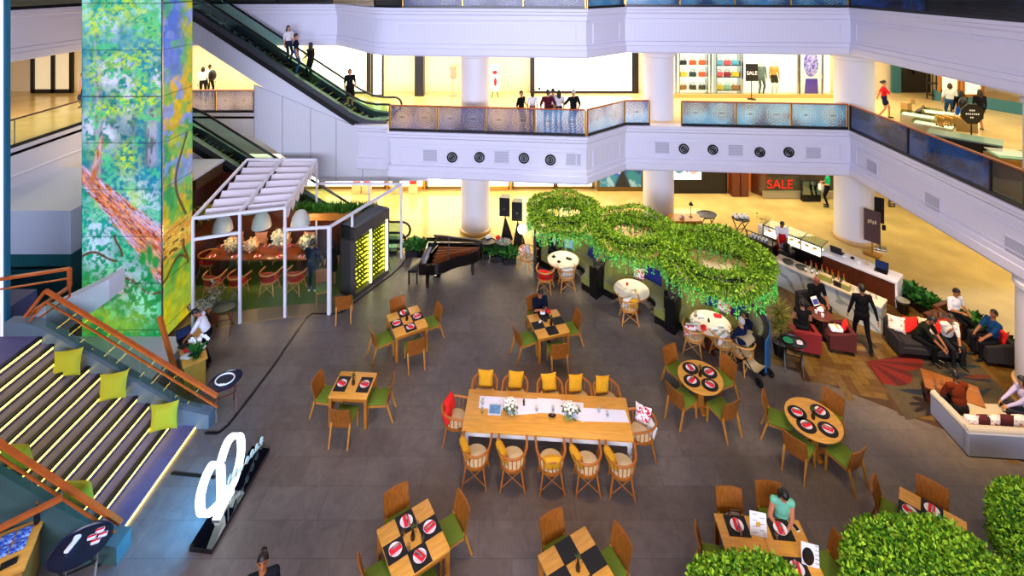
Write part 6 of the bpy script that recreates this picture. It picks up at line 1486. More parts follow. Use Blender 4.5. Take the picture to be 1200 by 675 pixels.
# ------------------------------------------------------------------ shops: first floor
def lit(nm, c, es, base='#ffffff'): return mat(nm, base, .5, emit=c, es=es)
m_lit = lit('lit_white', '#fff8e8', 1.7); m_litw = lit('lit_warm', '#ffdf9a', 1.2)
Yl = 23.75; t2 = thing('light_box', 'huge white light box in a black frame behind the leaning shoppers', 'screen', (ex(685,Yl),Yl,Z2))
xc = ex(685,Yl); b = MB(); b.box((0,.1,1.4),(5.3,.14,2.8)); b.build('frame', m_black, t2); b = MB(); b.box((-.06,.0,1.5),(4.72,.06,2.7)); b.build('screen', lit('screen_white','#ffffff',2.2), t2)
b = MB(); b.box((-2.2,-.035,.24),(.12,.01,.12)); b.build('screen_mark', m_dark, t2)
def window(name, x0, x1, z0, z1, Y, m, frame=m_black, muls=(), fr=.09):
    o = MB(); o.box(((x0+x1)/2,Y,(z0+z1)/2),(x1-x0,.05,z1-z0)); w_ = struct(o, name, m)
    f = MB()
    for a in (x0,x1)+tuple(muls): f.box((a,Y-.04,(z0+z1)/2),(fr,.1,z1-z0+fr))
    for z in (z0,z1): f.box(((x0+x1)/2,Y-.04,z),(x1-x0,.1,fr))
    q = f.build('window_frame', frame, w_)
    return w_
window('window_1', -9.8, -6.9, Z2+.1, 7.0, 23.6, m_lit, muls=(-7.0,)); window('window_2', -6.6, -6.1, Z2+.1, 7.0, 23.0, m_lit)
b = MB(); b.box((ex(492,23.4),23.4,5.8),(.42,.42,2.75)); struct(b, 'trim_pillar', m_black)
t2 = thing('poster_stand', 'white poster with red motif on a small easel beyond the column', 'poster', (ex(580,22.9),22.9,Z2)); b = MB(); b.box((0,0,.95),(.42,.03,1.3), ch=.004); b.build('board', m_whitec, t2); b = MB(); b.ell((0,-.02,1.2),(.12,.006,.09),10); b.ell((.02,-.02,.75),(.07,.006,.2),10); b.build('motif', m_napkin, t2); b = MB(); b.bar((-.15,.05,0),(-.05,0,.5),.03); b.bar((.15,.05,0),(.05,0,.5),.03); b.build('easel', m_black, t2)
t2 = thing('dress_form', 'pale dress form standing left of the round column', 'mannequin', (ex(531,23.3),23.3,Z2)); b = MB(); b.lathe([(.2,0),(.2,.03),(.02,.06),(.02,.8),(.12,.85),(.16,1.0),(.12,1.2),(.18,1.4),(.05,1.5)], n=18); b.build('form', mat('dress_grey','#9a8f7c',.7), t2)
# accessory shop with shelves
xs0, xs1, Ys = ex(788,22.9), ex(985,22.9), 22.9
b = MB(); b.box(((xs0+xs1)/2,24.0,5.9),(xs1-xs0+.4,.06,2.95)); struct(b, 'wall_shop', mat('shop_white_glow','#f4f2ec',.6,emit='#fff8ea',es=.7))  # wall made to glow in place of lamps inside the shop
t2 = thing('glass_storefront', 'clear glass front of the bright accessory shop', 'shop window', ((xs0+xs1)/2,Ys,Z2))
for px in (792,833,870,935,964): b = MB(); b.box((ex(px,Ys)-(xs0+xs1)/2,0,1.35),(.07,.07,2.7)); b.build('mullion', m_steel, t2)
b = MB(); b.box((0,.04,1.35),(xs1-xs0,.015,2.6)); b.build('glass_pane', m_glass, t2); b = MB(); b.box((0,0,.09),(xs1-xs0,.12,.18)); b.build('sill', mat('sill_oak','#c8a060',.4), t2)
bagc = ['#2a2a28','#c84a1c','#5fa0c8','#d8b020','#d84a5a','#241c18','#a0622c','#7fb0a0','#101010','#8a2030']
def mk_bag(k):
    t = thing('handbag', None, 'bag'); m = mat('bag_'+str(k), bagc[k], .5); b = MB(); b.box((0,0,.11),(.34,.14,.22), ch=.03); b.build('body', m, t); b = MB(); b.tube([(-.1,0,.2),(-.08,0,.33),(.08,0,.33),(.1,0,.2)], .014, 6); b.build('handle', m, t); return t
bags = [Proto(lambda k=k: mk_bag(k)) for k in range(10)]
cn = ['black','orange','sky blue','yellow','coral','dark brown','tan','mint','jet black','crimson']
for nm, pxs, (ca_, cb_), nz in (('left', (795,828), (0,3), 4),('middle', (838,866), (5,3), 4)):
    Yb = 23.6; x0_, x1_ = ex(pxs[0],Yb), ex(pxs[1],Yb); t2 = thing('display_shelf', '%s shelf unit of bags in the accessory shop' % nm, 'shelf', ((x0_+x1_)/2,Yb,Z2))
    for z in (.22,.85,1.42,2.0): b = MB(); b.box((0,0,z),(x1_-x0_,.36,.035)); b.build('shelf', m_whitec if nm == 'left' else m_steel, t2)
    b = MB(); b.box((-(x1_-x0_)/2,.0,1.3),(.04,.36,2.6)); b.box(((x1_-x0_)/2,.0,1.3),(.04,.36,2.6)); b.build('upright', m_steel, t2)
    for zi, z in enumerate((.22,.85,1.42,2.0)):
        for k in range(3):
            i = rnd.randrange(10); bags[i]((x0_+(x1_-x0_)*(k+.5)/3, Yb-.02, Z2+z+.018), rnd.uniform(-.3,.3), '%s bag on the %s shelf unit, %s of the %s row' % (cn[i],nm,['left','middle','right'][k],['bottom','second','third','top'][zi]), 'bags in the accessory shop')
t2 = thing('sale_sign', 'black SALE sign on a stand inside the accessory shop', 'sign', (ex(881,22.6),22.6,Z2)); b = MB(); b.box((0,0,1.25),(.58,.03,.8), ch=.004); b.build('board', m_black, t2); b = MB(); b.cyl((0,.03,0),(0,.03,1.2),.02,n=8); b.lathe([(.2,0),(.2,.02),(.02,.04)], n=16); b.build('stand', m_dark, t2)
letters('SALE', .24, .004, m_whitec, 'sale_text', t2, Matrix.Translation((0,-.022,1.22)) @ Matrix.Rotation(R(90),4,'X'))
t2 = thing('shop_poster', 'tall poster of a figure in purple clothes in the shop', 'poster', (ex(950,23.2),23.2,Z2)); b = MB(); b.box((0,0,1.3),(1.05,.05,2.5)); b.build('panel', m_whitec, t2); b = MB(); b.slab([(-.32,-.03,.1),(.34,-.03,.1),(.30,-.03,.85),(-.26,-.03,.85)], (0,-.006,0)); b.build('purple_trousers', mat('purple_print','#4a2ab0',.6), t2); b = MB(); b.ell((0,-.032,1.55),(.36,.006,.62),18); b.build('patterned_top', floral_mat('violet_print','#b8a8e8','#6a4ac0',6,.5), t2); b = MB(); b.box((-.54,0,1.3),(.05,.08,2.6)); b.box((.54,0,1.3),(.05,.08,2.6)); b.build('frame', m_dark, t2)
# dark store, teal wall, racks and windows further right
b = MB(); b.box((ex(1072,24.0),24.0,5.8),(1.5,.1,2.75)); struct(b, 'door_1', m_black)
b = MB(); b.box((ex(1049,24.0),23.95,5.8),(.42,.12,2.75)); struct(b, 'trim_teal_upper', mat('teal_paint','#2f6a70',.5))
t2 = thing('shop_sign', 'white letter B turned on its side on the dark shopfront', 'sign', (ex(1080,23.8),23.8,5.75)); b = MB(); b.box((0,.08,.1),(.6,.06,1.0)); b.build('backing', m_black, t2); letters('B', .7, .02, lit('letter_white','#ffffff',1.5), 'sign_letter', t2, Matrix.Translation((0,0,.1)) @ Matrix.Rotation(R(90),4,'Y') @ Matrix.Rotation(R(90),4,'X'))
t2 = thing('display_rack', 'black display rack beside the dark shop upstairs', 'rack', (ex(1095,22.6),22.6,Z2)); b = MB()
for x in (-.22,.22):
    for y in (-.15,.15): b.box((x,y,.9),(.04,.04,1.8))
b.build('frame', m_black, t2)
for z in (.2,.75,1.3,1.8): b = MB(); b.box((0,0,z),(.48,.34,.04)); b.build('shelf', m_black, t2)
for k, px in enumerate((1152,1183)):
    Y = 20.6-.9*k; window('window_%d' % (k+3), ex(px,Y)-.45, ex(px,Y)+.4, Z2+.5, 7.0, Y+1.6, m_litw, frame=mat('window_oak','#a86a2a',.4), fr=.12)
b = MB(); b.slab([(ex(1096,22.4),22.4,Z2),(ex(1215,19.6),19.6,Z2),(ex(1215,19.6),19.6,Z2+.5),(ex(1096,22.4),22.4,Z2+.5)], (0,.1,0)); struct(b, 'trim_teal_base', mat('teal_paint'))
# kiosk counters on the right balcony
def kiosk(px, py, w, d_, h, yaw, label, m, top, glassy=False):
    p = at(px,py,Z2); t = thing('kiosk_counter', label, 'counter', p, yaw); b = MB(); b.box((0,0,h*.42),(w,d_,h*.84), ch=.01); b.build('body', m, t)
    if glassy: b = MB(); b.box((0,0,h*.92),(w,d_,h*.16)); b.build('glass_box', m_glassg, t); b = MB(); b.box((0,0,h*.86),(w-.1,d_-.1,.02)); b.build('lit_tray', top, t)
    else: b = MB(); b.box((0,0,h*.87),(w+.04,d_+.04,.05)); b.build('top', top, t)
    return p, t
m_litg = lit('case_gold', '#ffe9a8', 1.0); m_ctop = mat('pale_green_top', '#8fb0a0', .15)
pk, _ = kiosk(1130,182,1.7,.7,.66,-.8,'black kiosk counter with pale glass top behind the right railing', m_black, m_ctop)
kiosk(1076,152,1.0,.55,.62,-.8,'pale display counter nearest the column on the right balcony', mat('kiosk_cream','#d8c8a0',.4), m_litg, True)
kiosk(1094,164,1.1,.5,.62,-.85,'glass topped display counter left of the black kiosk', mat('kiosk_cream'), m_litg, True)
kiosk(1112,150,1.5,.6,.62,-.6,'long gold lit display counter behind the octagonal sign', mat('kiosk_gold','#8a6a2a',.4), m_litg, True)
kiosk(1184,206,.9,.7,.66,-.3,'oak cabinet of small goods at the right balcony end', m_wood, m_ctop, True)
for k in range(14):
    p = at(1098+3.4*(k%9), 138+9*(k//9)+(k%3), Z2+.62); o = thing('gold_trinket', 'small gold trinket on the lit counter behind the octagonal sign', 'trinket', p, k, 'gold trinkets'); b = MB(); b.lathe([(.03,0),(.05,.06),(.015,.1),(.03,.14)], n=8); b.build('body', m_brass, o)
p = at(1139,170,Z2); t2 = thing('octagon_sign', 'black octagonal shop sign standing on the right balcony', 'sign', p, -.15); b = MB(); b.prism([(.36*math.cos(PI/8+k*PI/4),.36*math.sin(PI/8+k*PI/4)) for k in range(8)],-.02,.02); Tm = Matrix.Translation((0,0,1.05)) @ Matrix.Rotation(R(90),4,'X'); b.v = [Tm @ v for v in b.v]; b.build('board', m_black, t2); b = MB(); b.cyl((0,.03,0),(0,.03,.8),.02,n=8); b.lathe([(.16,0),(.16,.02),(.02,.03)], n=16); b.build('stand', m_dark, t2)
b = MB()
for k, (w_, z) in enumerate(((.2,1.17),(.42,1.05),(.16,.93))):
    b = MB()
    for i in range(int(w_/.06)): b.box((-w_/2+.03+i*.06,-.024,z),(.035,.006,.05))
    b.build('text_line', m_whitec, t2)
p = at(1062,136,Z2); t2 = thing('carton', 'open brown carton leaning on the balcony counter', 'box', p, .4); b = MB(); b.box((0,0,.28),(.3,.25,.56)); b.build('box', mat('cardboard','#b08a50',.8), t2); b = MB(); b.box((.1,-.1,.62),(.3,.04,.18), T=Matrix.Rotation(.2,4,'Y')); b.build('flap', mat('cardboard'), t2)
t2 = thing('black_bag', 'black bag slumped beside the carton upstairs', 'bag', at(1082,140,Z2)); b = MB(); b.ell((0,0,.2),(.3,.22,.26),14); b.build('body', m_black, t2); b = MB(); b.tube([(-.12,0,.4),(0,0,.56),(.12,0,.4)],.02,6); b.build('strap', m_black, t2)
# left gallery behind the clear railing
window('window_7', -23.5, -21.6, Z2+.1, 6.8, 23.9, mat('dim_window','#cfc2a0',.4,emit='#ffe6b8',es=.5), muls=(-22.5,), fr=.18); window('window_8', -20.6, -19.8, 5.4, 7.0, 23.95, m_litw, frame=m_dark); b = MB(); b.box((-18.3,23.9,5.9),(1.3,.12,3.0)); struct(b, 'door_2', mat('navy_door','#1c2c4c',.4))
b = MB(); b.box((-10.9,23.9,5.9),(1.2,.12,2.9)); struct(b, 'window_9', m_lit)

# ------------------------------------------------------------------ shops: ground storey
def gwin(n, p0, p1, m, z0=.14, z1=2.4, Y=23.1, fr=m_brass): return window('window_%d' % n, ex(p0,Y), ex(p1,Y), z0, z1, Y, m, frame=fr, fr=.12)
m_soil = mat('frame_bronze', '#6a5424', .35, metal=.4)
gwin(10,380,452,m_lit,fr=m_soil); gwin(11,455,497,m_litw,fr=m_wood); gwin(12,500,566,m_lit,fr=m_soil); gwin(13,572,597,m_litw,fr=m_wood); gwin(14,601,650,m_lit,fr=m_soil); gwin(15,652,695,m_lit,fr=m_soil); gwin(16,300,376,m_lit,fr=m_soil)
for k, (px, c) in enumerate(((464,'#4a4a4c'),(484,'#c8281c'),(418,'#d86a4a'),(430,'#c8382c'))):
    t2 = thing('handbag', ['grey bag in the left ground floor shop window','red bag in the left ground floor shop window','coral bag in the shop window behind the pavilion','scarlet bag in the shop window behind the pavilion'][k], 'bag', (ex(px,22.8),22.8,.42)); b = MB(); b.box((0,0,.13),(.34,.14,.26), ch=.04); b.build('body', mat('gbag%d' % k, c, .5), t2); b = MB(); b.tube([(-.1,0,.24),(0,0,.36),(.1,0,.24)],.014,6); b.build('handle', mat('gbag%d' % k), t2); b = MB(); b.box((0,0,-.21),(.4,.2,.42)); b.build('plinth', m_cream, t2)
def mount(u, v):
    S = u.shape+(3,); c = lambda h: np.broadcast_to(L(h), S); C = mixc(c('#0c2a44'), c('#1c4ab0'), sm(fbm(u*2,v,2,4),.4,.6)); C = mixc(C, c('#e8f0fa'), sm(fbm(u*2+v,v,3,14),.54,.6)); C = mixc(C, c('#1f6a72'), sm(.45-v+.4*fbm(u*2,v,3,24)-.25,0,.15)*.8); C = mixc(C, c('#0a1420'), sm(.25-np.abs(u-.55)-v*.4,0,.1)); return C
t2 = thing('lit_billboard', 'blue and white mountain picture billboard on the ground floor', 'billboard', (ex(727,23.0),23.0,0)); b = MB(); b.box((0,.06,1.2),(2.15,.1,2.4)); b.build('frame', m_soil, t2); picture('picture', (-.98,-.002,.2), (1.96,0,0), (0,0,2.0), 60, 60, mount, mat('billboard_print', rough=.3, attr='Col', attr_emit=.7), t2)
b = MB(); b.box((ex(757,23.1),23.05,1.4),(.35,.2,2.8)); struct(b, 'trim_black_post', m_black)
t2 = thing('lit_billboard', 'white poster with teal and pink shapes right of the middle column', 'billboard', (ex(803,22.65),22.65,.68)); b = MB(); b.box((0,.05,1.0),(1.5,.08,2.0)); b.build('panel', m_lit, t2)
b = MB(); b.ell((-.28,0,.52),(.24,.012,.24),14); b.build('teal_shape', mat('teal_print','#3f8a98',.5), t2); b = MB(); b.ell((.38,0,.55),(.26,.012,.3),14); b.build('pink_shape', mat('pink_print','#e8a8a8',.5), t2); b = MB(); b.ell((.08,0,.55),(.07,.012,.25),10); b.build('blue_shape', mat('blue_print2','#5a7ab0',.5), t2)
b = MB(); b.box((ex(818,22.8),22.85,1.4),(2.7,.2,2.8)); struct(b, 'wall_black_shop', m_black)
b = MB(); b.box((ex(872,23.2),23.3,1.4),(1.8,.1,2.8)); struct(b, 'window_17', mat('orange_interior','#c8641c',.5,emit='#e87a28',es=.35))
for px in (861,870): b = MB(); b.box((ex(px,22.6),22.6,1.4),(.4,.4,2.8)); struct(b, 'trim_dark_pier', m_walnut)
b = MB(); b.slab([(ex(880,22.9),22.9,0),(ex(897,22.3),22.3,0),(ex(897,22.3),22.3,2.8),(ex(880,22.9),22.9,2.8)], (.1,0,0)); struct(b, 'wall_shop_pier', m_walnut)
b = MB(); b.box((ex(938,22.7),22.9,1.4),(3.6,.1,2.8)); struct(b, 'window_18', mat('dark_shop','#3a2c20',.3,noise=(1.5,.5)))
b = MB(); b.box((ex(937,22.2),22.25,.16),(3.3,.1,.32)); struct(b, 'trim_shop_sill', mat('sill_bronze','#9a8a68',.35))
t2 = thing('sale_sign', 'red SALE letters in the dark shop window', 'sign', (ex(914,22.1),22.1,.36)); letters('SALE', .56, .015, lit('sale_red','#d0140c',.5,'#b01010'), 'sale_text', t2, Matrix.Translation((0,0,.32)) @ Matrix.Rotation(R(90),4,'X')); b = MB(); b.box((0,.05,.32),(1.9,.02,.72)); b.build('glass_backing', m_glass, t2)
t2 = thing('glass_display', 'blue tinted glass display beside the red SALE letters', 'display', (ex(950,22.0),22.0,0)); b = MB(); b.box((0,0,.6),(.8,.2,.6)); b.build('glass_box', glass('blue_glass','#7fb8d8',.75), t2); b = MB(); b.box((0,0,.15),(.8,.2,.3)); b.build('base', m_dark, t2)
# banners by the right column
p = Vector((ex(1022,17.65),17.65,0)); t2 = thing('banner', 'purple brown banner hanging beside the right column', 'banner', p, -.9); b = MB(); b.box((0,0,1.05),(.5,.04,1.15)); b.build('cloth', mat('banner_brown','#4c3438',.6), t2); b = MB(); b.box((0,.03,.8),(.05,.05,1.6)); b.build('pole', m_brass, t2); b = MB(); b.box((0,.03,.03),(.5,.3,.06)); b.build('foot', m_brass, t2); b = MB(); 
for k in range(4): b.box((-.1+.07*k,-.024,1.2+.03*(k%2)),(.04,.006,.12))
b.build('motif', m_cream, t2)
p = at(1031,291); t2 = thing('sign_stand', 'slim pole sign with black panel beside the banner', 'sign', p, -.5); b = MB(); b.box((0,0,.02),(.42,.3,.03)); b.build('base', m_steel, t2); b = MB(); b.cyl((0,0,.02),(0,0,1.9),.018,n=8); b.build('pole', m_black, t2); b = MB(); b.box((-.02,-.02,1.42),(.30,.03,.95)); b.build('panel', m_black, t2); b = MB(); b.box((0,-.04,1.5),(.03,.01,.3)); b.box((.12,0,.8),(.12,.02,.2)); b.build('small_plate', m_dark, t2)
t2 = thing('hanging_sign', 'small dark hanging sign in the right corridor', 'sign', (ex(1045,18.6),18.6,1.45)); b = MB(); b.box((0,0,0),(.24,.04,.3)); b.build('panel', mat('bronze_dark','#4a3c2a',.4), t2); b = MB(); b.cyl((0,0,.15),(0,0,1.33),.008,n=6); b.build('hanger', m_dark, t2)
b = MB(); b.box((.0,-.024,.03),(.14,.006,.05)); b.box((.0,-.024,-.06),(.1,.006,.03)); b.build('motif', m_cream, t2)
b = MB(); b.slab([(ex(980,21.8),21.8,0),(ex(1003,19.9),19.9,0),(ex(1003,19.9),19.9,2.4),(ex(980,21.8),21.8,2.4)], (.03,.02,0)); struct(b, 'window_19', m_glassg)
# ------------------------------------------------------------------ people
def ik(a, t, l1, l2, pole):
    d = t-a; L_ = min(d.length, (l1+l2)*.995); d = d.normalized(); t = a+d*L_
    x = (l1*l1-l2*l2+L_*L_)/(2*L_); hgt = math.sqrt(max(1e-6, l1*l1-x*x)); p = (pole-d*pole.dot(d)).normalized()
    return a+d*x+p*hgt, t
def person(label, loc, face, h=1.62, sit=None, lean=0., hands=None, feet=None, look=(0,0), shirt='#222222', pants='#14161c', skin='#b9794f', shoes='#0c0c0c', hair='#0c0a09', style='short', sleeve='long', skirt=None, jacket=False, curl=.5, collar=None, group=None, wide=1.0, apron=None, neckwear=None):
    k = h/1.72; V = Vector; prims = []
    if sit is None: P = V((0,0,.93))
    else: P = V((0,0,(sit+.085)/k))
    s = V((0, math.sin(lean), math.cos(lean)))
    f = V((0, math.cos(lean), -math.sin(lean)))
    C = P+s*.31; N = P+s*.50; sh = {1: N-s*.045+V((.18*wide,0,0)), -1: N-s*.045+V((-.18*wide,0,0))}
    hl = lean+look[0]; hs = V((0, math.sin(hl), math.cos(hl))); HC = N+s*.05+hs*.13
    HR = Matrix.Rotation(look[1],4,'Z') @ Matrix.Rotation(-hl,4,'X'); TR = Matrix.Rotation(-lean,4,'X')
    def cap(a, b, ra, rb, m): prims.append(('c', V(a), V(b), ra, rb, m))
    def ell(c, r, T, m): prims.append(('e', V(c), V(r), T, m))
    SK, SH, PT, SO, EY, LI = 0, 1, 2, 3, 4, 5
    ell(P+s*.02, (.165*wide,.115,.13), TR, PT); ell(P+s*.17, (.15*wide,.11,.16), TR, SH); ell(C+s*.02, (.165*wide,.115,.19), TR, SH)
    cap(sh[1], sh[-1], .068, .068, SH); cap(N-s*.03, N+s*.07, .056, .05, SK)
    if jacket: ell(P-s*.02, (.19*wide,.14,.17), TR, SH); ell(P+s*.15, (.17*wide,.125,.2), TR, SH)
    # head
    def hp(x,y,z): return HC+HR @ V((x,y,z))
    ell(HC, (.073,.09,.108), HR, SK); ell(hp(0,.018,-.055), (.055,.065,.06), HR, SK); cap(hp(0,.085,.01), hp(0,.10,-.022), .010, .015, SK)
    for x in (-1,1): ell(hp(x*.075,-.005,-.01), (.012,.02,.03), HR, SK)
    # legs
    ft = feet or ([V((-.10,0,.075)), V((.10,0,.075))] if sit is None else [V((-.11,.40,.075)), V((.11,.40,.075))])
    for i, x in ((0,-1),(1,1)):
        hip = P+V((x*.088*wide,0,-.03)); t = V(ft[i]); kn, an = ik(hip, t, .44, .43, V((x*.12,1,.25 if sit is None else .8)))
        lm = PT if not skirt else SK
        cap(hip, kn, .088, .058, lm); cap(kn, an, .056, .042, lm); cap(an+V((0,-.02,-.035)), an+V((x*.03,.15,-.045)), .038, .032, SO)
        if skirt == 'knee': cap(hip, hip.lerp(kn,.85), .11, .095, PT)
        if skirt == 'long': cap(hip, kn.lerp(an,.35), .12, .12, PT)
        if skirt == 'short': cap(hip, hip.lerp(kn,.55), .10, .09, PT)
    # arms and hands
    hd = hands or [V((-.25,.06,.80)), V((.25,.06,.80))]
    for i, x in ((0,-1),(1,1)):
        el, wr = ik(sh[x], V(hd[i]), .285, .25, V((x*.55,-.7,-.45)))
        cap(sh[x], el, .056, .044, SH if sleeve != 'none' else SK); 
        if sleeve == 'short': cap(sh[x], sh[x].lerp(el,.75), .062, .058, SH)
        cap(el, wr, .042, .029, SH if sleeve == 'long' else SK)
        d = (wr-el).normalized(); ref = V((-x*.5,.1,-1)); n = ref-d*ref.dot(d); n = n.normalized() if n.length > .05 else V((-x,0,0)); sd = d.cross(n).normalized()*(1 if d.cross(n).dot(V((-x,.4,0))) > 0 else -1)
        R_ = Matrix((sd, d, n)).transposed().to_4x4()
        ell(wr+d*.05, (.038,.055,.017), R_, SK)
        for q, (o, ln) in enumerate(((.027,.072),(.009,.082),(-.009,.076),(-.026,.058))):
            a = wr+d*.09+sd*o; m = a+(d*math.cos(curl*.6)+n*math.sin(curl*.6))*ln*.55; e = m+(d*math.cos(curl*1.6)+n*math.sin(curl*1.6))*ln*.5
            cap(a-d*.02, m, .0095, .009, SK); cap(m, e, .009, .0078, SK)
        a = wr+d*.03+sd*.03; m = a+(sd*.75+d*.6+n*.25).normalized()*.038; e = m+(d*.9+sd*.25+n*.3).normalized()*.03; cap(a, m, .0125, .0105, SK); cap(m, e, .0105, .0085, SK)
    mb = MB()
    for p in prims:
        if p[0] == 'c':
            if (p[2]-p[1]).length > 1e-5: mb.tube([p[1],p[2]], [p[3],p[4]], 12)
            for c, r in ((p[1],p[3]),(p[2],p[4])): mb.ell(c, r, 10)
        else: mb.ell((0,0,0), tuple(p[2]), 16, Matrix.Translation(p[1]) @ p[3])
    me = bpy.data.meshes.new('person'); me.from_pydata([tuple(v) for v in mb.v], [], mb.f)
    tmp = bpy.data.objects.new('tmp', me); COL.objects.link(tmp)
    md = tmp.modifiers.new('r','REMESH'); md.mode = 'VOXEL'; md.voxel_size = .0085
    m2 = tmp.modifiers.new('s','SMOOTH'); m2.factor = .5; m2.iterations = 2
    new = bpy.data.meshes.new_from_object(tmp.evaluated_get(bpy.context.evaluated_depsgraph_get())); bpy.data.objects.remove(tmp); bpy.data.meshes.remove(me)
    new.name = 'person'
    nP = len(new.polygons); Cn = np.empty(nP*3, np.float32); new.polygons.foreach_get('center', Cn); Cn = Cn.reshape(-1,3)
    best = np.full(nP, 9.); idx = np.zeros(nP, np.int32)
    for p in prims:
        if p[0] == 'c':
            a = np.array(p[1]); b = np.array(p[2]); ab = b-a; t = np.clip(((Cn-a)@ab)/max(ab@ab,1e-9),0,1); dd = np.linalg.norm(Cn-a-t[:,None]*ab, axis=1)-(p[3]+(p[4]-p[3])*t)
        else:
            M_ = np.array(p[3].to_3x3()); q = (Cn-np.array(p[1]))@M_; r = np.array(p[2]); e = np.linalg.norm(q/r,axis=1); dd = (e-1)*r.min()
        w = dd < best; best[w] = dd[w]; idx[w] = p[-1]
    Hm = np.array(HR.to_3x3()); q = (Cn-np.array(HC))@Hm; fc = (idx == SK) & (q[:,1] > .05)
    idx[fc & (np.abs(np.abs(q[:,0])-.031) < .013) & (np.abs(q[:,2]-.014) < .008)] = EY
    idx[fc & (np.abs(np.abs(q[:,0])-.032) < .018) & (np.abs(q[:,2]-.034) < .005)] = EY
    idx[fc & (np.abs(q[:,0]) < .024) & (np.abs(q[:,2]+.055) < .006)] = LI
    if collar:
        qq = (Cn-np.array(C))@np.array(TR.to_3x3()); idx[(idx == SH) & (np.abs(qq[:,0]) < .012+.32*np.clip(qq[:,2]+.02,0,.2)) & (qq[:,1] > .03) & (qq[:,2] > -.06)] = 6
        if neckwear: idx[(idx == 6) & (np.abs(qq[:,0]) < .02)] = 7
    cm = lambda c: mat('cloth_'+c[1:], c, .85, spec=.12)
    for m in (mat('skin_'+skin[1:], skin, .5), cm(shirt), cm(pants), mat('shoe_'+shoes[1:], shoes, .4), mat('eye_dark','#1a0f0a',.4), mat('lip_'+skin[1:],'#8a3f34',.5), cm(collar or '#e8e8ea'), cm(neckwear or '#a01018')): new.materials.append(m)
    new.polygons.foreach_set('material_index', idx); new.polygons.foreach_set('use_smooth', np.ones(nP,dtype=bool))
    o = bpy.data.objects.new('person', new); COL.objects.link(o); o.scale = (k,k,k); o.location = loc; o.rotation_euler = (0,0,R(face-90)); tag(o, label, 'person', group)
    # hair
    if style != 'bald':
        hb = MB(); T = Matrix.Translation(HC) @ HR
        g = 20; vs = []; th_ = 1.07 if style == 'short' else 1.12
        for i in range(g+1):
            for j in range(g):
                th = 2*PI*j/g; c_ = math.cos(th); pm = R(62) if c_ > .75 else (R(62)+(.75-c_)/.75*R(36) if c_ > 0 else R(98)-c_*R(30))
                ph = pm*i/g; e_ = th_ if i < g else 1.0
                vs.append((.076*e_*math.sin(ph)*math.sin(th), .093*e_*math.sin(ph)*c_-.004, .111*e_*math.cos(ph)+.004))
        fs = [(i*g+j, i*g+(j+1)%g, (i+1)*g+(j+1)%g, (i+1)*g+j) for i in range(g) for j in range(g)]
        hb.add(vs, fs, T)
        if style in ('long','bob'):
            zz = -.20 if style == 'long' else -.08
            hb.ell((0,-.055,zz*.55), (.088,.055,abs(zz)+.02), 14, T)
            for x in (-1,1): hb.ell((x*.075,-.015,zz*.55), (.024,.055,abs(zz)*.8+.02), 10, T)
        if style == 'bun': hb.ell((0,-.12,.03), .05, 12, T)
        hb.build('hair', mat('hair_'+hair[1:], hair, .5), o, smooth=60)
    if apron:
        ab = MB(); T = Matrix.Translation(P) @ TR
        ab.grid(lambda u,v: T @ V(((u-.5)*.33, .135*math.cos((u-.5)*1.7)-.02*v, -.42+.72*v)), 9, 9); ab.build('apron', cm(apron), o)
    return o
V_ = Vector
def hp_(*a): return [Vector(q) for q in a]
desk_hands = hp_((-.12,.42,.80),(.10,.46,.80))
def stand(px, py, z=0): return at(px,py,z)
def seat_on(p, z=.0): return Vector((p.x,p.y,0))
person('host man in white shirt with red lanyard bending over the oak host desk', at(244,428), 195, 1.6, lean=.42, hands=hp_((-.14,.55,.86),(.10,.52,.84)), look=(.35,0), shirt='#e6e8f2', pants='#0d0f16', sleeve='short', collar='#e6e8f2', neckwear='#c01828', skin='#9a5f3c')
person('man in navy suit standing with his back to us inside the pavilion', at(366,341), 88, 1.66, shirt='#0c1a30', pants='#0c1a30', jacket=True, shoes='#d8d4c8', hands=hp_((-.2,.16,.86),(.2,.16,.86)), skin='#b07a58')
person('person in black seen behind the right white pavilion post', at(389,336), 120, 1.55, shirt='#0e0e12', pants='#0e0e12', skirt='knee', style='bob', sleeve='short')
pz = cC+Vector((math.cos(yC+PI/2),math.sin(yC+PI/2),0))*(bC/2+.22)
person('lone man in dark tee and glasses looking at his phone', (pz.x,pz.y,0), math.degrees(yC)-90, 1.62, sit=.46, lean=.12, hands=hp_((-.05,.30,.86),(.05,.30,.86)), look=(.35,0), shirt='#0e1424', pants='#20242c', sleeve='short', skin='#b06a48', curl=1.0)
t = thing('phone', 'dark phone in the hands of the lone man at his table', 'phone', (pz.x+.33*math.cos(yC-PI/2),pz.y+.33*math.sin(yC-PI/2),.88), yC); b = MB(); b.box((0,0,0),(.075,.012,.15), ch=.004, T=Matrix.Rotation(R(30),4,'X')); b.build('body', m_black, t)
for px, py, m, s, lb, ct in ((636,368,m_whitec,(.14,.12,.09),"white helmet shaped pouch on the lone man's table",'pouch'),(643,366.5,m_redc,(.12,.10,.07),"red pouch on the lone man's table",'pouch'),(639,376,m_black,(.12,.09,.04),"black wallet on the lone man's table",'wallet'),(633,377.5,m_whitec,(.06,.10,.04),"white cigarette box on the lone man's table",'box'),(646,377,m_walnut,(.06,.05,.14),"brown glass holder on the lone man's table",'holder')):
    folded(px, py, lb, m, s, .706, ct)
b0 = cM[0]+Vector((.1,.1,0)); a = R(118); person('man in dark suit and pale blue shirt seated in the farthest booth', (b0.x+.86*math.cos(a),b0.y+.86*math.sin(a),0), -55, 1.62, sit=.43, lean=.15, shirt='#14161e', pants='#14161e', collar='#a9c4e0', hands=hp_((-.12,.38,.70),(.12,.38,.70)), feet=hp_((-.1,.36,.08),(.1,.36,.08)), hair='#3a342e', skin='#8f5a3c', look=(.2,0))
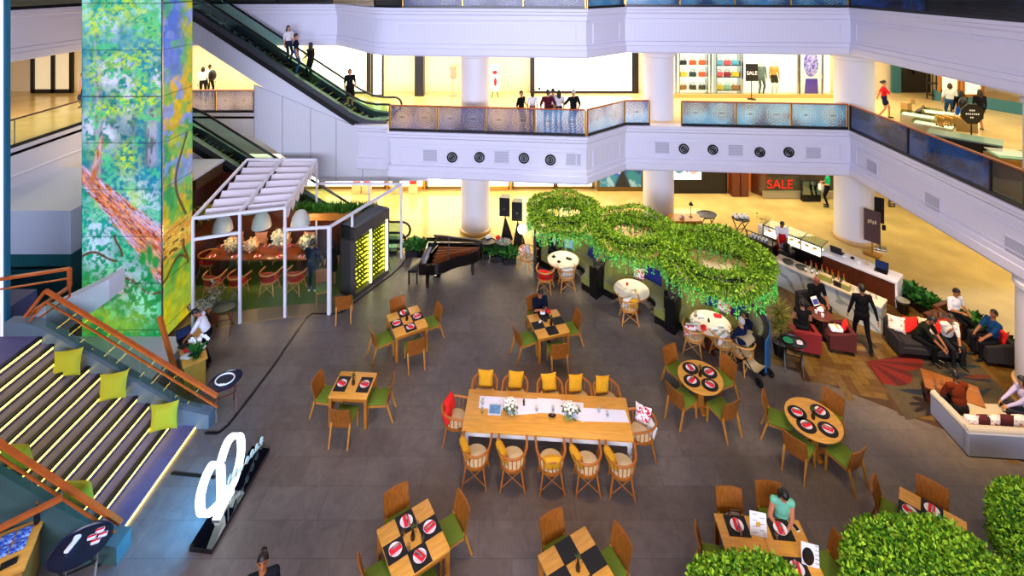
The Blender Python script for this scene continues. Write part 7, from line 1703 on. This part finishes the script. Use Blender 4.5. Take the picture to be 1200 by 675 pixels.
b2 = cM[2]+Vector((.1,.1,0)); a = R(-16); person('dark haired youth in navy tee seated at the right of the nearest booth', (b2.x+.90*math.cos(a),b2.y+.90*math.sin(a),0), 195, 1.5, sit=.43, lean=.2, shirt='#0c1230', pants='#101216', sleeve='short', hands=hp_((-.10,.32,.62),(.12,.30,.62)), feet=hp_((-.1,.36,.08),(.1,.36,.08)), style='bob', skin='#b07850', look=(.25,0))
p = ch_at(spin_pale, 870, 431, 118, 'spindle armchair of the grey haired man at the nearest booth'); person('grey haired man in navy vest sitting with his back to us', p, 118, 1.6, sit=.47, lean=.05, shirt='#0f1a38', pants='#b8a680', sleeve='short', hair='#b8b2a8', hands=hp_((-.2,.36,.66),(.2,.36,.66)), skin='#c08a64', collar=None)
person('bald man in black tee seated by the marble bar facing us', (pt2.x+.03,pt2.y-.02,0), -85, 1.68, sit=.45, lean=.1, shirt='#0b0b0e', pants='#101114', sleeve='short', style='bald', skin='#8a5232', hands=hp_((-.16,.34,.62),(.14,.42,.70)), wide=1.12, look=(.2,.2))
t = thing('magazine', 'white and blue paper held between the couple by the bar', 'magazine', (pt2.x-.22,pt2.y-.44,.78), .3); b = MB(); T_ = Matrix.Rotation(R(-35),4,'X'); b.box((0,0,0),(.2,.012,.22), T=T_); b.build('sheet', m_whitec, t); b = MB(); b.box((0,-.008,-.02),(.18,.004,.13), T=T_); b.build('printed_block', mat('print_blue','#2a3a8a',.6), t)
person('woman in black with bare arms in the red tub chair', (pt1.x+.0,pt1.y+.04,0), 72, 1.58, sit=.45, lean=.1, shirt='#101013', pants='#16161a', sleeve='none', style='bun', skin='#b4805a', hands=hp_((-.16,.32,.64),(.16,.34,.64)))
person('man in black suit walking away past the marble bar', at(1010,407), 78, 1.72, shirt='#08090c', pants='#08090c', jacket=True, feet=hp_((-.09,.26,.075),(.10,-.30,.10)), hands=hp_((-.30,.10,.82),(.32,-.22,.80)), skin='#8a5a40')
q = C_(.80,-.32,0); person('barista in white shirt and red apron behind the bar', q, -105, 1.6, lean=.12, look=(.45,0), shirt='#e8e6e4', pants='#a01218', apron='#c01420', sleeve='short', hands=hp_((-.10,.30,.92),(.14,.28,.90)), skin='#9a6038', skirt=None)
person('man in white short sleeved shirt seated by the corridor plants', (pt4.x,pt4.y-.02,0), -82, 1.62, sit=.45, lean=.08, shirt='#ececf2', pants='#0e1014', sleeve='short', hands=hp_((-.20,.24,.72),(.12,.30,.78)), skin='#a8683e', look=(.2,.3))
person('man in blue shirt sitting in the dark armchair with red inside', (pt5.x,pt5.y,0), 178, 1.64, sit=.45, lean=-.05, shirt='#123a66', pants='#101218', sleeve='short', hands=hp_((-.14,.40,.62),(.16,.34,.60)), skin='#8f5836')
yw = R(172); fx = lambda s, d: Vector((ps.x+s*math.cos(yw)-d*math.sin(yw), ps.y+s*math.sin(yw)+d*math.cos(yw), 0))
p = fx(.22,.10); person('man in dark green shirt leaning forward on the dark lounge sofa', p, -55, 1.66, sit=.43, lean=.5, shirt='#181c12', pants='#0e0f10', sleeve='short', hands=hp_((-.05,.62,.50),(.12,.60,.52)), skin='#8f5a3a', look=(.1,.2), wide=1.08)
p = fx(-.48,.10); person('man in off white shirt drinking from a cup on the dark sofa', p, -95, 1.62, sit=.43, lean=.25, shirt='#d8d2c4', pants='#1a1c20', sleeve='short', hands=hp_((-.10,.36,.52),(.03,.23,.92)), skin='#9a6642', hair='#241a12', style='short', curl=1.1)
cup((p.x-.03,p.y-.30,.93), 0, 'white cup at the mouth of the man in the off white shirt', 'lounge cups')
person('man in patterned rust shirt on the grey sofa, his back to us', (9.98,10.82,0), 92, 1.66, sit=.38, lean=.22, shirt='#5e220a', pants='#15161a', sleeve='short', hands=hp_((-.2,.40,.55),(.2,.42,.55)), skin='#6f4428', wide=1.1)
person('person in lavender top sitting on the grey sofa at the right edge', (11.42,10.78,0), 165, 1.58, sit=.38, lean=.15, shirt='#b0a8cc', pants='#2a2c38', sleeve='long', hands=hp_((-.1,.48,.55),(.1,.46,.55)), skin='#a87850', style='bob')
fa = math.degrees(math.atan2(nF.y,nF.x)); pw = chF2+nF*.10+dF*.06
person('woman with dark bob in sleeveless mint top sitting at the table', (pw.x,pw.y,0), fa-8, 1.56, sit=.46, lean=.14, shirt='#6fb89a', pants='#7f9fc8', wide=.88, sleeve='none', style='bob', hands=hp_((.0,.34,.76),(.13,.34,.76)), skin='#c07a58', look=(.45,.1), curl=.9)
person('person with hair tied up whose head shows at the bottom edge', (ex(308,7.1),7.1,0), -70, 1.62, shirt='#1a1a20', style='bun', skin='#a86438', hair='#1a100a')
person('person in green top standing before the dark ground floor shop', at(970,242), 150, 1.62, shirt='#159a6a', pants='#0e1018', sleeve='short', hands=hp_((-.16,.16,1.05),(.12,.2,1.08)))
t = thing('shopping_bag', 'white bag carried by the person in green', 'bag', at(963,240)+Vector((0,.05,.62))); b = MB(); b.box((0,0,.16),(.22,.16,.32), ch=.05); b.build('sack', m_whitec, t); b = MB(); b.tube([(-.05,0,.3),(0,0,.42),(.05,0,.3)],.012,6); b.build('handle', m_whitec, t)
# upper escalator
def esc(px, Y, lb, **kw):
    X = ex(px,Y); z = Z2+.02+(X+5.75)*(Z3-Z2)/(-12.65+5.75); person(lb, (X,Y,z), kw.pop('face',-12), **kw)
esc(338,19.75,'long haired woman in white top riding the upper escalator', h=1.5, shirt='#d8d8de', pants='#22263a', style='long', hair='#2a1208', sleeve='short', skin='#c08a68', face=-30)
esc(347,19.25,'man in navy tee and jeans riding the upper escalator', h=1.58, shirt='#0f1430', pants='#3a5a88', sleeve='short', face=20)
esc(364,19.5,'woman in black outstretching her arm on the upper escalator', h=1.5, shirt='#101012', pants='#101012', style='long', sleeve='long', hands=hp_((-.5,-.1,1.1),(.28,.1,.86)), face=160)
esc(410,19.45,'woman in black dress near the foot of the upper escalator', h=1.5, shirt='#101014', pants='#101014', skirt='knee', style='bob', hair='#2a1c12', sleeve='short', face=-60)
# lower balcony
def bal(px, Y, lb, face, h=1.5, **kw): person(lb, (ex(px,Y),Y,Z2+.005), face, h, **kw)
bal(611,17.95,'man in black sitting back against the lower balcony railing', -40, 1.46, shirt='#101014', sleeve='short', hands=hp_((-.35,.05,1.0),(.25,.1,.9)))
bal(624,18.5,'child in white top with red scarf behind the balcony railing', 100, 1.30, shirt='#e6e4e4', pants='#b02020', style='bob', collar='#c02020')
bal(642,17.62,'man in maroon tee seen from behind at the balcony railing', 95, 1.58, shirt='#4a1020', pants='#12161e', sleeve='short', hands=hp_((-.25,.1,.95),(.28,.12,.95)))
bal(655,18.2,'dark haired woman in white facing the big light box', 95, 1.42, shirt='#e0dede', pants='#2a2c3a', style='long', sleeve='short')
bal(648,18.35,'person half hidden behind the maroon shirted man', 80, 1.46, shirt='#c8c8cc', pants='#22242c')
bal(672,17.62,'grey haired man in black tee gesturing at the balcony railing', 115, 1.58, shirt='#0e0f12', pants='#1c2a3a', sleeve='short', hair='#b8b0a4', hands=hp_((-.30,.32,1.15),(.26,.08,.9)))
bal(1036,19.6,'woman in red polo walking on the right balcony', -30, 1.5, shirt='#c01828', pants='#141a3a', skirt='short', sleeve='short', style='bun', feet=hp_((-.08,.2,.075),(.08,-.2,.1)), hands=hp_((-.28,-.2,.9),(.4,.35,1.0)), skin='#c08860')
bal(1113,19.0,'woman in white top and jeans shopping on the right balcony', 60, 1.52, shirt='#dcdcd8', pants='#2a4a7a', style='bob', hair='#3a1c10', sleeve='short')
bal(1126,18.0,'woman in black jacket and bright blue jeans on the balcony', 70, 1.46, shirt='#0e0e12', pants='#1c52b8', style='long')
bal(1148,18.0,'long haired woman in black shorts on the right balcony', 80, 1.5, shirt='#16121a', pants='#16141a', skirt='short', style='long', hair='#2a140c')
t = thing('backpack', 'black backpack on the woman with bright blue jeans', 'backpack', (ex(1128,17.75),17.72,Z2+.85)); b = MB(); b.ell((0,0,.2),(.17,.11,.24),14); b.build('body', m_black, t); b = MB(); b.box((0,-.11,.1),(.2,.05,.16), ch=.02); b.build('pocket', m_dark, t)
bal(97,21.2,'man in pink shirt standing in the left gallery', -150, 1.5, shirt='#c88a90', pants='#2a3a5a', sleeve='short')
bal(238,22.6,'person in white top in the gallery beyond the escalators', 120, 1.5, shirt='#e2e2e4', pants='#14161a', style='bob')
bal(246,23.0,'person with black backpack in the gallery beyond the escalators', 100, 1.55, shirt='#e6e6e6', pants='#101216')
t = thing('backpack', 'black backpack worn in the gallery beyond the escalators', 'backpack', (ex(249,22.75),22.75,Z2+.9)); b = MB(); b.ell((0,0,.2),(.18,.12,.26),14); b.build('body', m_black, t); b = MB(); b.box((0,-.12,.12),(.22,.05,.18), ch=.02); b.build('pocket', m_dark, t)

for px, lb, kw in ((892,'mannequin in grey green coat inside the bright accessory shop', dict(shirt='#5a6a66', pants='#3f4c4e', jacket=True)),(907,'mannequin in tan jacket and black skirt in the accessory shop', dict(shirt='#c89048', pants='#14141a', skirt='short'))):
    o = person(lb, (ex(px,23.3),23.3,Z2+.05), -90, 1.62, skin='#e6e0d8', style='bald', shoes='#3a2a20', **kw); o.name = 'mannequin'; o['category'] = 'mannequin'
# ------------------------------------------------------------------ camera, lamps, look
cam = bpy.data.cameras.new('camera'); co = bpy.data.objects.new('camera', cam); COL.objects.link(co)
cam.sensor_width = 36; cam.lens = F/1200*36; cam.shift_x = 0; cam.shift_y = -(337.5-YH)/1200
co.location = (0,0,H); co.rotation_euler = (R(90),0,0); cam.clip_end = 200; bpy.context.scene.camera = co
def area(name, loc, size, power, col, rot=(0,0,0), spread=180):
    l = bpy.data.lights.new(name, 'AREA'); l.shape = 'RECTANGLE'; l.size, l.size_y = size; l.energy = power; l.color = lin(col); l.spread = R(spread)
    o = bpy.data.objects.new(name, l); COL.objects.link(o); o.location = loc; o.rotation_euler = rot; return o
def spot(name, loc, target, power, col, angle=40, blend=.6, size=.12):
    l = bpy.data.lights.new(name, 'SPOT'); l.energy = power; l.color = lin(col); l.spot_size = R(angle); l.spot_blend = blend; l.shadow_soft_size = size
    o = bpy.data.objects.new(name, l); COL.objects.link(o); o.location = loc
    d = Vector(target)-Vector(loc); o.rotation_euler = d.to_track_quat('-Z','Y').to_euler(); return o
def point(name, loc, power, col, r=.08):
    l = bpy.data.lights.new(name, 'POINT'); l.energy = power; l.color = lin(col); l.shadow_soft_size = r
    o = bpy.data.objects.new(name, l); COL.objects.link(o); o.location = loc; return o
WARM = '#ffecc0'; WARM2 = '#ffecc8'
# corridor ceiling lamps, ground storey and first floor
area('corridor_lamp', (-7,21.2,2.7), (20,2.5), 1150, WARM)
area('corridor_lamp', (9.5,21.4,2.7), (12,2.5), 460, WARM)
area('corridor_lamp', (18,14,2.7), (6,12), 420, WARM)
area('corridor_lamp', (0,21.8,7.1), (34,2.5), 1900, WARM2)
area('corridor_lamp', (17.5,14.5,7.1), (6,12), 480, '#f8f0c8')
area('corridor_lamp', (-19,15,7.1), (3,12), 350, WARM2)
# atrium lamps high above, and an added fill behind the camera brightening the fascias
area('atrium_lamp', (-3,9,17), (16,12), 760, '#cbbfee')
area('atrium_lamp', (8,4,15), (8,8), 500, '#ffcf9a')
area('fascia_fill', (-2,-5,8.5), (20,3), 3100, '#e0e4ff', (R(88),0,0), 120)
# downlights on the tables, the planting and the booths
WS = '#ffd08a'
for x, y, pw, an in ((cA.x,cA.y,500,12),(c1.x,c1.y,450,12),(c2.x,c2.y,420,12),(cC.x,cC.y,400,12),(cL.x-.9,cL.y,700,17),(cL.x+.9,cL.y,700,17),(cD.x,cD.y,600,14),(cE.x,cE.y,450,14),(cF.x,cF.y,300,14),(-3.55,10.9,500,14)):
    spot('downlight', (x*.9,y-1,17), (x,y,.7), pw*4, WS, an, .8)
for c_ in cM: spot('table_spot', (c_.x-.2,c_.y-1.2,13), (c_.x,c_.y,.7), 5200, '#fff0cc', 7, .5)
for k, (x, y, pw, an) in enumerate(((1.72,16.25,3600,16),(3.74,14.95,3600,16),(5.62,13.45,4000,18),(6.8,7.4,2000,26))): spot('plant_spot', (x-1,y-5,16), (x,y,2.2), pw, '#fff2b0', an, .7)
spot('lounge_fill', (8,9,15), (10.3,12.6,0), 17000, '#ffd496', 26, .9)  # added fill to brighten the lounge planks, no fixture belongs to it
for px in (261,306.5,352): point('pendant_bulb', (ex(px,16.55),16.55,1.5), 30, '#ffc890')
w = bpy.data.worlds.new('world'); bpy.context.scene.world = w; w.use_nodes = True
w.node_tree.nodes['Background'].inputs[0].default_value = (*lin('#8f93d8'), 1); w.node_tree.nodes['Background'].inputs[1].default_value = .10
vs = bpy.context.scene.view_settings
vs.view_transform = 'Standard'; vs.look = 'None'; vs.gamma = 1; vs.use_curve_mapping = False; vs.exposure = 0
bpy.context.scene.display_settings.display_device = 'sRGB'
